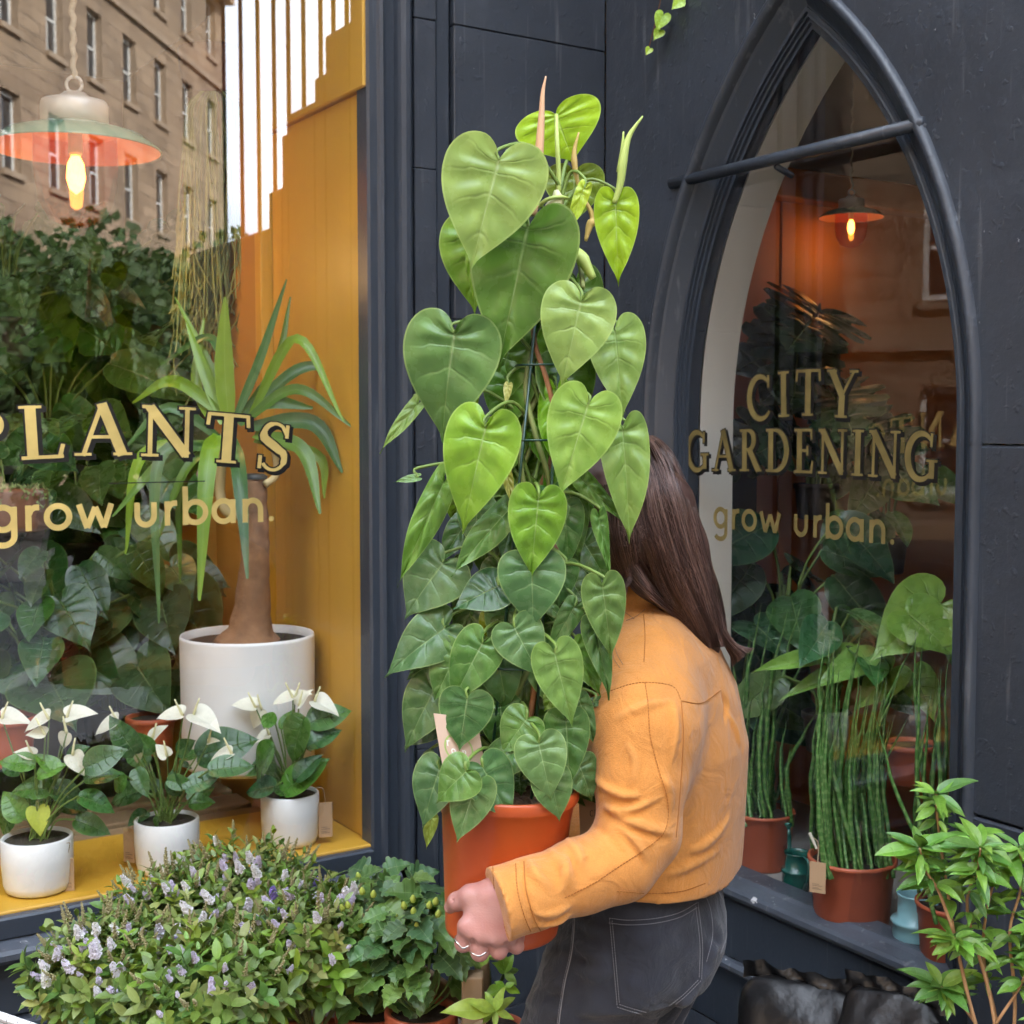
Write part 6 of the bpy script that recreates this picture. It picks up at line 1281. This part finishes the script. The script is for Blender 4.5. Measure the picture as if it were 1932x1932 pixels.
legs = ((P(1160, 1800, 1.86), (-.015, 1.84, .47), (.03, 1.88, .09)), (P(1215, 1800, 1.98), (.09, 1.97, .47), (.13, 2.03, .09)))
for hip, knee, ank in legs:
    knee, ank = Vector(knee), Vector(ank)
    bf.chain([hip, (hip + knee) / 2, knee, (knee + ank) / 2 + Vector((.02, .01, .03)), ank], [.082, .070, .050, .050, .034], .02)
    bf.chain([ank, ank + Vector((.02, .0, -.05)), ank + FW * .10 + Vector((0, 0, -.062)), ank + FW * .15 + Vector((0, 0, -.065))], [.034, .03, .028, .02], .015)
bf.chain([SH_L, EL_L, WR_L], [.045, .036, .022], .03); bf.chain([SH_R, EL_R, WR_R], [.045, .036, .026], .03)
nk = P(1196, 1140, 1.90)
bf.chain([nk, HC + Vector((.012, .0, -.05))], [.052, .050], .03)
hx = FW; hz = (ZUP * .97 + FW * .20).normalized(); hy = hz.cross(hx).normalized(); hx = hy.cross(hz)
RH = [[hx.x, hy.x, hz.x], [hx.y, hy.y, hz.y], [hx.z, hy.z, hz.z]]
hp = lambda a, b, c: HC + hx * a + hy * b + hz * c
bf.ell(hp(-.012, 0, .02), (.094, .074, .088), .02, RH); bf.ell(hp(.025, 0, -.045), (.062, .055, .068), .03, RH)
bf.chain([hp(.082, 0, .015), hp(.102, 0, -.022)], [.010, .014], .012); bf.chain([hp(.075, -.02, -.06), hp(.081, 0, -.058), hp(.075, .02, -.06)], [.006, .009, .006], .01)
for s in (-1, 1): bf.ell(hp(.075, s * .03, .012), (.016, .017, .012), .014, RH, True); bf.ell(hp(-.012, s * .074, -.005), (.018, .008, .030), .006, RH)
bf.ell(hp(.076, 0, -.098), (.016, .018, .014), .015, RH)
Vb, Fb = bf.mesh(); Vb = relax(Vb, Fb, 2)
def hand(side):                        # the left hand as seen; the right one mirrored to the pot's far side
    lo, hi = Hn(120, 250, 1.56), Hn(1350, 1560, 1.70); l = [min(a, b) - .01 for a, b in zip(lo, hi)]; u = [max(a, b) + .01 for a, b in zip(lo, hi)]; l[1], u[1] = 1.565, 1.70
    f = Field(l, u, .0016); wr = Hn(980, 760, 1.618)
    mc = [Hn(470, 985, 1.616), Hn(610, 1075, 1.609), Hn(800, 1110, 1.607), Hn(985, 1115, 1.610)]
    pip = [Hn(432, 1205, 1.622), Hn(640, 1318, 1.616), Hn(888, 1300, 1.616), Hn(1110, 1240, 1.622)]
    rad = [(.0108, .0092, .0082, .0076), (.0110, .0095, .0084, .0077), (.0106, .0089, .0080, .0073), (.0096, .0080, .0071, .0065)]
    wst = [Hn(905, 600, 1.620), Hn(950, 700, 1.616), Hn(1000, 800, 1.615), Hn(1050, 900, 1.617)]
    for m, w, r in zip(mc, wst, rad): f.chain([Vector(w), Vector(m)], [.0130, r[0] + .0004], .012)
    f.chain([Hn(800, 580, 1.622), Hn(1150, 760, 1.620)], [.0165, .020], .02); f.chain([Hn(640, 800, 1.622), Hn(760, 900, 1.620)], [.0135, .014], .016)
    for i, (m, p, r) in enumerate(zip(mc, pip, rad)):
        fl = Field(l, u, .0016); q = p + Vector((.003, .021, .0025)); e = q + Vector((.003, .018, .006))
        fl.chain([m, p, q, e], [r[0], r[1] * 1.05, r[2], r[3]], .004); fl.ell(p + Vector((0, -.001, .001)), (r[1] * 1.02,) * 3, .006)
        hh = np.clip(.5 + .5 * (fl.f - f.f) / .003, 0, 1); f.f = fl.f * (1 - hh) + f.f * hh - .003 * hh * (1 - hh)
    tl = Field(l, u, .0016); tl.chain([Hn(790, 545, 1.623), Hn(520, 590, 1.627), Hn(350, 660, 1.637), Hn(262, 735, 1.650)], [.0165, .0128, .0104, .0082], .008)
    hh = np.clip(.5 + .5 * (tl.f - f.f) / .010, 0, 1); f.f = tl.f * (1 - hh) + f.f * hh - .010 * hh * (1 - hh)
    for (x, y) in ((470, 985), (610, 1075), (800, 1110), (985, 1115)): f.ell(Hn(x, y, 1.6065), (.006, .004, .006), .012)           # knuckles
    for a, b in (((560, 1150), (572, 1230)), ((760, 1210), (790, 1280)), ((985, 1190), (1010, 1250))): f.chain([Hn(*a, 1.600), Hn(*b, 1.603)], [.0010, .0028], .005, True)
    f.chain([Hn(300, 640, 1.628), Hn(345, 720, 1.630)], [.0009, .0009], .003, True)
    V, F = f.mesh(); return relax(V, F, 1, .4), F
Vh, Fh = hand('left')
Vr = Vh.copy(); pc = np.array(tuple(pbm)); Vr[:, 1] = 2 * pc[1] - Vr[:, 1] + .006; Vr[:, 0] += .03; Fr = Fh[:, ::-1]
V = np.concatenate([Vb, Vh, Vr]); F = np.concatenate([Fb, Fh + len(Vb), Fr + len(Vb) + len(Vh)])
person = thing('person', perb, 'person in orange jacket and charcoal jeans carrying the tall potted philodendron', 'person')
body = npobj('body', V, F, SKIN, person)
NAIL = material('finger_nail', (.72, .42, .36), .3, .03, 20)
nv, nf = lathe([(0, .0014), (.003, .0012), (.0048, .0004), (.0054, -.0008)], (0, 0, 0), 14)
nc = Hn(238, 735, 1.6435); obj('thumbnail', ([nc + Vector((v.x * .75 - v.z * .2, -v.z * .8, v.y * 1.15 + v.x * .5)) for v in nv], nf), NAIL, person, True)
# rings
SILV = material('silver', (.80, .79, .76), .22, .05, 20, metal=1)
def ring(c, ax, r, w, point):
    ax = Vector(ax).normalized(); e1 = Vector((0, -1, 0)); e1 = (e1 - ax * e1.dot(ax)).normalized(); e2 = ax.cross(e1); n = 40; vs, fs = [], []
    for i in range(n):
        t = 2 * PI * i / n; sh = ax * (point * math.exp(-(((t + PI) % (2 * PI) - PI) / .45) ** 2)); rad = e1 * math.cos(t) + e2 * math.sin(t)
        for a, b in ((-w, 0), (-w, .0013), (w, .0013), (w, 0)): vs.append(c + rad * (r + b) + ax * a + sh)
    for i in range(n):
        for k in range(4): j = (i + 1) % n; fs.append((i * 4 + k, i * 4 + (k + 1) % 4, j * 4 + (k + 1) % 4, j * 4 + k))
    return vs, fs
r1a, r1b = Hn(470, 985, 1.616), Hn(432, 1205, 1.622); r2a, r2b = Hn(610, 1075, 1.609), Hn(640, 1318, 1.616)
obj('ring', ring(r1a + (r1b - r1a) * .78, r1b - r1a, .0108, .0011, .004), SILV, person, True, label='silver pointed ring on the index finger')
obj('ring', ring(r2a + (r2b - r2a) * .80, r2b - r2a, .0110, .0009, .002), SILV, person, True, label='slim silver ring on the middle finger')

# ---------------------------------------------------------------- jeans
jf = Field((-.17, 1.66, .05), (.32, 2.18, 1.06), .0055)
jf.column(sect([(1600, 1236, .094, .150), (1660, 1230, .098, .155), (1700, 1224, .100, .155), (1760, 1214, .106, .160), (1830, 1198, .104, .160)]), FW, .03)
for i, (hip, knee, ank) in enumerate(legs):
    knee, ank = Vector(knee), Vector(ank); k2_ = (hip + knee) / 2
    jf.chain([hip, k2_, knee, (knee + ank) / 2, ank + Vector((0, 0, .02))], [.094, .082, .064, .060, .056], .03)
jf.ell(P(1268, 1758, 1.88), (.070, .080, .080), .04); jf.ell(P(1275, 1765, 2.0), (.064, .075, .075), .04)
jf.chain([P(1328, 1700, 1.93), P(1340, 1790, 1.93), P(1310, 1870, 1.94), P(1260, 1950, 1.93)], [.004, .007, .010, .008], .02, True)
zJ = zoom(700, 1348, 800)
for pts, r in (([(850, 1330), (960, 1370), (1060, 1390)], .004), ([(830, 1420), (950, 1480), (1040, 1490)], .005), ([(1700, 1420), (1620, 1560), (1500, 1680)], .006), ([(820, 1560), (900, 1600), (1010, 1620)], .004), ([(1090, 1300), (1180, 1360), (1260, 1380)], .004), ([(1720, 1300), (1740, 1380), (1700, 1480)], .005), ([(1090, 1420), (1180, 1450), (1260, 1440)], .004)): jf.ridge([zJ(*p) for p in pts], r, .012)
for pts, r in (([(1100, 1180), (1160, 1230), (1240, 1250)], .004), ([(860, 1290), (950, 1310), (1060, 1300)], .004), ([(840, 1380), (930, 1430), (1030, 1440)], .005), ([(1010, 1500), (930, 1540), (830, 1540)], .005), ([(1000, 1640), (900, 1670), (820, 1660)], .005), ([(1730, 1180), (1780, 1260), (1760, 1360)], .005), ([(1680, 1500), (1600, 1600), (1540, 1690)], .006), ([(1640, 1560), (1560, 1640)], .004), ([(1330, 1260), (1440, 1300), (1560, 1280)], .0035), ([(1340, 1480), (1440, 1520), (1560, 1480)], .0035)): jf.ridge([zJ(*p) for p in pts], r, .009)
jf.noise(.0014, 40, 3); jf.cut((0, 0, .06), (0, 0, -1))
Vj, Fj = jf.mesh(); Vj = relax(Vj, Fj, 1)
jeans = npobj('jeans', Vj, Fj, DENIM, person)
jbv = BVHTree.FromPolygons([Vector(v) for v in Vj], Fj.tolist())
def onto(bv, x, y, off=0.0):
    d = (P(x, y, 1.0) - CAMP).normalized(); h = bv.ray_cast(CAMP, d)
    return None if h[0] is None else (h[0] - d * off, h[1])
def drape(bv, zz, poly, n, off):        # quad patch laid on a surface: four sided grid by corner curves
    pass
def seamline(bv, zz, pts, r, off, dash=None, k=10):
    p2 = [(q.x, q.y) for q in smooth_path([Vector((*p, 0)) for p in pts], k)]; q = [onto(bv, *zz(*p), off) for p in p2]; q = [a[0] for a in q if a]
    if len(q) < 2: return ([], [])
    if not dash: return tube(q, r, 5)
    gs = []; acc = [0]
    for i in range(1, len(q)): acc.append(acc[-1] + (q[i] - q[i - 1]).length)
    s = 0
    def at(d):
        for i in range(1, len(q)):
            if acc[i] >= d: t = (d - acc[i - 1]) / max(1e-9, acc[i] - acc[i - 1]); return q[i - 1].lerp(q[i], t)
        return q[-1]
    while s + dash < acc[-1]: gs.append(tube([at(s), at(s + dash * .68)], r, 4)); s += dash
    return join(*gs) if gs else ([], [])
# back pocket: a raised patch with double stitching
pk = [(1250, 1176), (1340, 1186), (1470, 1178), (1590, 1150), (1684, 1098)]; pkb = [(1288, 1612), (1350, 1632), (1480, 1668), (1610, 1570), (1702, 1480)]
gv, gf = [], []; NU, NV = 16, 14
tp = [(q.x, q.y) for q in smooth_path([Vector((*p, 0)) for p in pk], 4)]; bt = [(q.x, q.y) for q in smooth_path([Vector((*p, 0)) for p in pkb], 4)]
for j in range(NV + 1):
    for i in range(NU + 1):
        e = min(i, NU - i, j, NV - j); x = tp[i][0] + (bt[i][0] - tp[i][0]) * j / NV; y = tp[i][1] + (bt[i][1] - tp[i][1]) * j / NV
        h = onto(jbv, *zJ(x, y), .0 if e == 0 else .0022); gv.append(h[0] if h else P(*zJ(x, y), 1.8))
for j in range(NV):
    for i in range(NU): gf.append((j * (NU + 1) + i, j * (NU + 1) + i + 1, (j + 1) * (NU + 1) + i + 1, (j + 1) * (NU + 1) + i))
pocket = obj('back_pocket', (gv, gf), DENIM, jeans, True)
def inset(pts, c, k): return [(c[0] + (x - c[0]) * k, c[1] + (y - c[1]) * k) for x, y in pts]
cpk = (1480, 1390); side_l = [(1250, 1176), (1270, 1400), (1288, 1612)]; side_r = [(1684, 1098), (1706, 1300), (1702, 1480)]
st = []
for k_ in (.985, .93):
    for ln in (side_l, side_r, [pkb[0], pkb[1], pkb[2]], [pkb[2], pkb[3], pkb[4]]): st.append(seamline(jbv, zJ, inset(ln, cpk, k_), .00055, .0032, .0034))
st.append(seamline(jbv, zJ, inset(pk, cpk, .985), .00055, .0032, .0034)); st.append(seamline(jbv, zJ, [(x, y + 26) for x, y in pk], .00055, .0032, .0034))
obj('pocket_stitching', join(*[s for s in st if s[0]]), STITCH, jeans)
sm = [seamline(jbv, zJ, [(1085, 1170), (1080, 1260), (1068, 1360), (1040, 1480), (1020, 1600), (1005, 1720)], .0009, .0006), seamline(jbv, zJ, [(1078, 1180), (1072, 1260), (1060, 1360), (1032, 1480), (1012, 1600), (997, 1720)], .0005, .0008, .0034),
      seamline(jbv, zJ, [(1700, 1040), (1740, 1130), (1752, 1260), (1720, 1400)], .0005, .001, .0034), seamline(jbv, zJ, [(1755, 1000), (1810, 1120), (1822, 1250), (1790, 1350)], .0008, .001)]
tag(obj('seams', join(*[s for s in sm if s[0]]), STITCH, jeans), kind='stuff')

# ---------------------------------------------------------------- jacket
kf_ = Field((-.06, 1.53, .93), (.35, 2.20, 1.42), .0035)
kf_.column(sect([(1118, 1190, .052, .056), (1150, 1200, .062, .070), (1185, 1214, .076, .110), (1225, 1232, .090, .155), (1300, 1250, .101, .176), (1400, 1266, .106, .172), (1500, 1264, .105, .165), (1590, 1250, .112, .166), (1640, 1240, .116, .170), (1680, 1232, .109, .166), (1720, 1228, .108, .165)]), FW, .03)
ARM = [P(1226, 1250, 1.80), P(1214, 1370, 1.725), P(1208, 1470, 1.70), P(1204, 1570, 1.685), P(1170, 1625, 1.668), P(1090, 1655, 1.645), P(1010, 1684, 1.625), P(925, 1712, 1.606)]
kf_.chain(ARM[:3], [.054, .057, .054], .06); kf_.chain(ARM[2:], [.054, .052, .046, .043, .042, .047], .018)
kf_.chain([SH_R, EL_R, WR_R], [.062, .056, .050], .03)
kf_.chain([P(1186, 1120, 1.90) + FW * .0, P(1186, 1120, 1.90) + Vector((0, 0, .012))], [.060, .060], .012)
hemp = P(1230, 1694, 1.76)
cuffn = (ARM[-1] - ARM[-2]).normalized()
kf_.noise(.0014, 26, 5)
R6 = lambda pts, r, k=.010, sub=False: kf_.ridge([zJ(*p) for p in pts], r, k, .35, sub)
FOLDS = (([(1190, 510), (1250, 560), (1330, 590), (1400, 585)], .0070), ([(1230, 640), (1320, 660), (1410, 640), (1500, 590)], .0050), ([(1240, 640), (1330, 700), (1440, 745), (1550, 770)], .0065), ([(1180, 690), (1270, 755), (1330, 830)], .0065), ([(1120, 735), (1190, 830), (1220, 930), (1200, 1000)], .0060), ([(1290, 720), (1380, 810), (1430, 890)], .0050), ([(1050, 795), (1100, 860), (1120, 930)], .0050), ([(960, 845), (1030, 930), (1080, 1040)], .0055), ([(1035, 870), (1045, 960), (1010, 1060)], .0050), ([(870, 905), (900, 970), (960, 1030)], .0045), ([(890, 1150), (970, 1160), (1060, 1120)], .0045), ([(900, 1215), (990, 1200), (1060, 1165)], .0040),
  ([(1290, 215), (1400, 160), (1540, 130)], .0040), ([(1570, 150), (1575, 280), (1550, 420)], .0040), ([(1500, 470), (1540, 560), (1550, 660)], .0040), ([(1340, 330), (1380, 420), (1370, 520)], .0030),
  ([(1830, 690), (1770, 770), (1690, 835), (1640, 850)], .0060), ([(1780, 850), (1640, 925), (1520, 970), (1430, 1000)], .0050), ([(1830, 200), (1862, 270), (1880, 350)], .0045))
for pts, r in FOLDS: R6(pts, r, .0048)
for pts, r in FOLDS[:6]: R6([(x - 8, y + 34) for x, y in pts], r * .40, .006, True)
for pts, r in (([(835, 905), (850, 1050), (905, 1255)], .0028), ([(1800, 90), (1822, 150), (1812, 230)], .005)): R6(pts, r, .006, True)
kf_.chain([P(1325, 1260, 1.93), P(1350, 1300, 1.93), P(1362, 1330, 1.92)], [.012, .016, .010], .012)
kf_.cut(P(938, 1708, 1.61), cuffn)
kf_.cut(hemp, (Vector((0, 0, -1)) + FW * .10 - LF * .03))
Vk, Fk = kf_.mesh(); Vk = relax(Vk, Fk, 1, .18)
jacket = npobj('jacket', Vk, Fk, ORANGE_CLOTH, person)
kbv = BVHTree.FromPolygons([Vector(v) for v in Vk], Fk.tolist())
sm = [seamline(kbv, zJ, l, .0008, .0004, d) for l, d in (
    ([(1425, 40), (1440, 150), (1450, 300), (1490, 460), (1535, 620), (1520, 760), (1420, 850), (1300, 930), (1180, 1010), (1030, 1085)], .0042), ([(1260, 80), (1350, 50), (1440, 40), (1560, 60), (1600, 130)], .0042), ([(1600, 130), (1610, 300), (1595, 560), (1575, 790)], None),
    ([(1600, 130), (1700, 140), (1790, 80)], None), ([(840, 905), (850, 1040), (890, 1180), (935, 1265)], None), ([(800, 915), (810, 1050), (850, 1190), (895, 1285)], .0042), ([(1290, 1050), (1450, 1060), (1600, 1050), (1720, 1010)], .0042), ([(1420, -60), (1425, -180), (1418, -290)], .0042), ([(690, 930), (700, 1060), (740, 1200), (775, 1300)], .0042))]
tag(obj('seams', join(*[s for s in sm if s[0]]), SEAM, jacket), kind='stuff')

# ---------------------------------------------------------------- hair
def hair_mat():
    m = material('dark_brown_hair', (.085, .044, .034), .34, .40, 60, spec=.6, stretch=(1, 1, .08)); return m
HAIR = hair_mat()
HAIRS = [material('hair_tone', c, .34, .3, 60, spec=.55, stretch=(1, 1, .08)) for c in ((.045, .022, .017), (.085, .045, .035), (.13, .072, .055), (.20, .12, .095))]
zR = zoom(1150, 820, 400, 1288)
hb = Field((-.05, 1.70, 1.26), (.36, 2.12, 1.66), .006)
hb.ell(hp(-.020, 0, .015), (.094, .082, .092), .02, RH)
hb.ell(hp(.035, 0, -.05), (.055, .075, .09), .02, RH, True)
def hg(pts): return [P(*zR(x, y), d) for x, y, d in pts]
hb.chain(hg([(400, 400, 1.88), (540, 620, 1.86), (640, 900, 1.87), (720, 1150, 1.88), (820, 1420, 1.89), (880, 1560, 1.89)]), [.036, .044, .042, .036, .025, .010], .03)
hb.chain(hg([(520, 500, 1.95), (640, 900, 1.96), (750, 1250, 1.96), (850, 1480, 1.95)]), [.04, .038, .034, .014], .03)
hb.chain(hg([(250, 500, 1.83), (300, 800, 1.82), (330, 1000, 1.83)]), [.040, .034, .014], .03)
Vq, Fq = hb.mesh(); Vq = relax(Vq, Fq, 3)
hbv = BVHTree.FromPolygons([Vector(v) for v in Vq], Fq.tolist())
hair = npobj('hair', Vq, Fq, HAIR, person)
def hairgroup(Lg, Rg, n, seed, dmid, dedge, rad=.00055, jit=.012, frizz=0.0):
    r = random.Random(seed); Lg = [Vector((x, y, 0)) for x, y in Lg]; Rg = [Vector((x, y, 0)) for x, y in Rg]; gs = [[], [], [], []]
    for i in range(n):
        t = r.random(); clump = round(t * 34) / 34; t = t * .6 + clump * .4; ph_, am = r.uniform(0, 6), r.uniform(2, 9); ln = r.uniform(.90, 1.0) if r.random() < .85 else r.uniform(.7, 1)
        pts = [Lg[j].lerp(Rg[j], min(1, max(0, t + r.uniform(-.02, .02)))) + Vector((math.sin(ph_ + j * .9) * am * (1 + frizz * j / len(Lg)), 0, 0)) for j in range(len(Lg))]
        pts = smooth_path(pts, 4); m = int(len(pts) * ln); q = []
        for k in range(m):
            p = pts[k]; e = abs(2 * t - 1); h = onto(hbv, *zR(p.x, p.y), 0); dz = (dmid + (dedge - dmid) * e * e) if h is None else None
            base = P(*zR(p.x, p.y), dz) if h is None else h[0]
            q.append(base)
        # keep the depth smooth along the strand
        dd = [a.y for a in q]
        for _ in range(6): dd = [dd[0]] + [(dd[k - 1] + dd[k] * 2 + dd[k + 1]) / 4 for k in range(1, m - 1)] + [dd[-1]]
        lift = r.uniform(.001, .008); q = [P(*zR(pts[k].x, pts[k].y), dd[k] - lift - .002) for k in range(m)]
        gs[0 if abs(math.sin(clump * 57 + seed)) < .28 else r.choice((0, 1, 1, 1, 2, 2, 3))].append(tube(q, [rad * r.uniform(.8, 1.3) * (1 if k < m * .7 else max(.15, 1 - (k - m * .7) / (m * .3))) for k in range(m)], 3, False))
    return gs
HG = [hairgroup([(330, 190), (350, 300), (380, 500), (400, 720), (470, 950), (540, 1150), (680, 1350), (850, 1600)], [(500, 165), (560, 205), (645, 310), (745, 560), (830, 880), (920, 1130), (965, 1350), (985, 1580)], 2600, 1, 1.83, 1.93, .0007), hairgroup([(160, 480), (165, 640), (185, 800), (225, 950), (290, 1090), (310, 1170)], [(390, 480), (400, 640), (400, 800), (420, 920), (415, 1050), (320, 1160)], 700, 2, 1.80, 1.83, .0006), hairgroup([(300, 1080), (400, 1180), (520, 1260), (640, 1360), (760, 1500), (850, 1600)], [(420, 960), (520, 1120), (600, 1220), (720, 1330), (830, 1460), (900, 1640)], 600, 3, 1.80, 1.82), hairgroup([(760, 900), (830, 1150), (880, 1350), (960, 1500), (1010, 1610), (1000, 1680)], [(800, 860), (880, 1120), (930, 1320), (1010, 1480), (1110, 1530), (1180, 1530)], 260, 4, 1.90, 1.92, .0005)]
for q_ in range(4):
    tag(obj('hair_strands', join(*[t for h_ in HG for t in h_[q_]]), HAIRS[q_], hair, True), kind='stuff')
loose = []
for k in range(150):
    x, y = rng.uniform(250, 760), rng.uniform(320, 1250); q = [(x + i * rng.uniform(5, 22), y + i * rng.uniform(25, 45)) for i in range(5)]
    pp3 = [onto(hbv, *zR(*a), .0115) for a in q]
    if all(pp3): loose.append(tube(smooth_path([a[0] for a in pp3], 4), .0004, 3, False))
loose += [seamline(kbv, zR, l, .0003, .002) for l in ([(330, 1355), (390, 1330), (450, 1285)], [(250, 1500), (270, 1570), (310, 1640)], [(240, 1530), (250, 1600), (290, 1660)], [(320, 1300), (380, 1345)])]
tag(obj('loose_strands', join(*[l for l in loose if l[0]]), HAIRS[2], hair, True), kind='stuff')
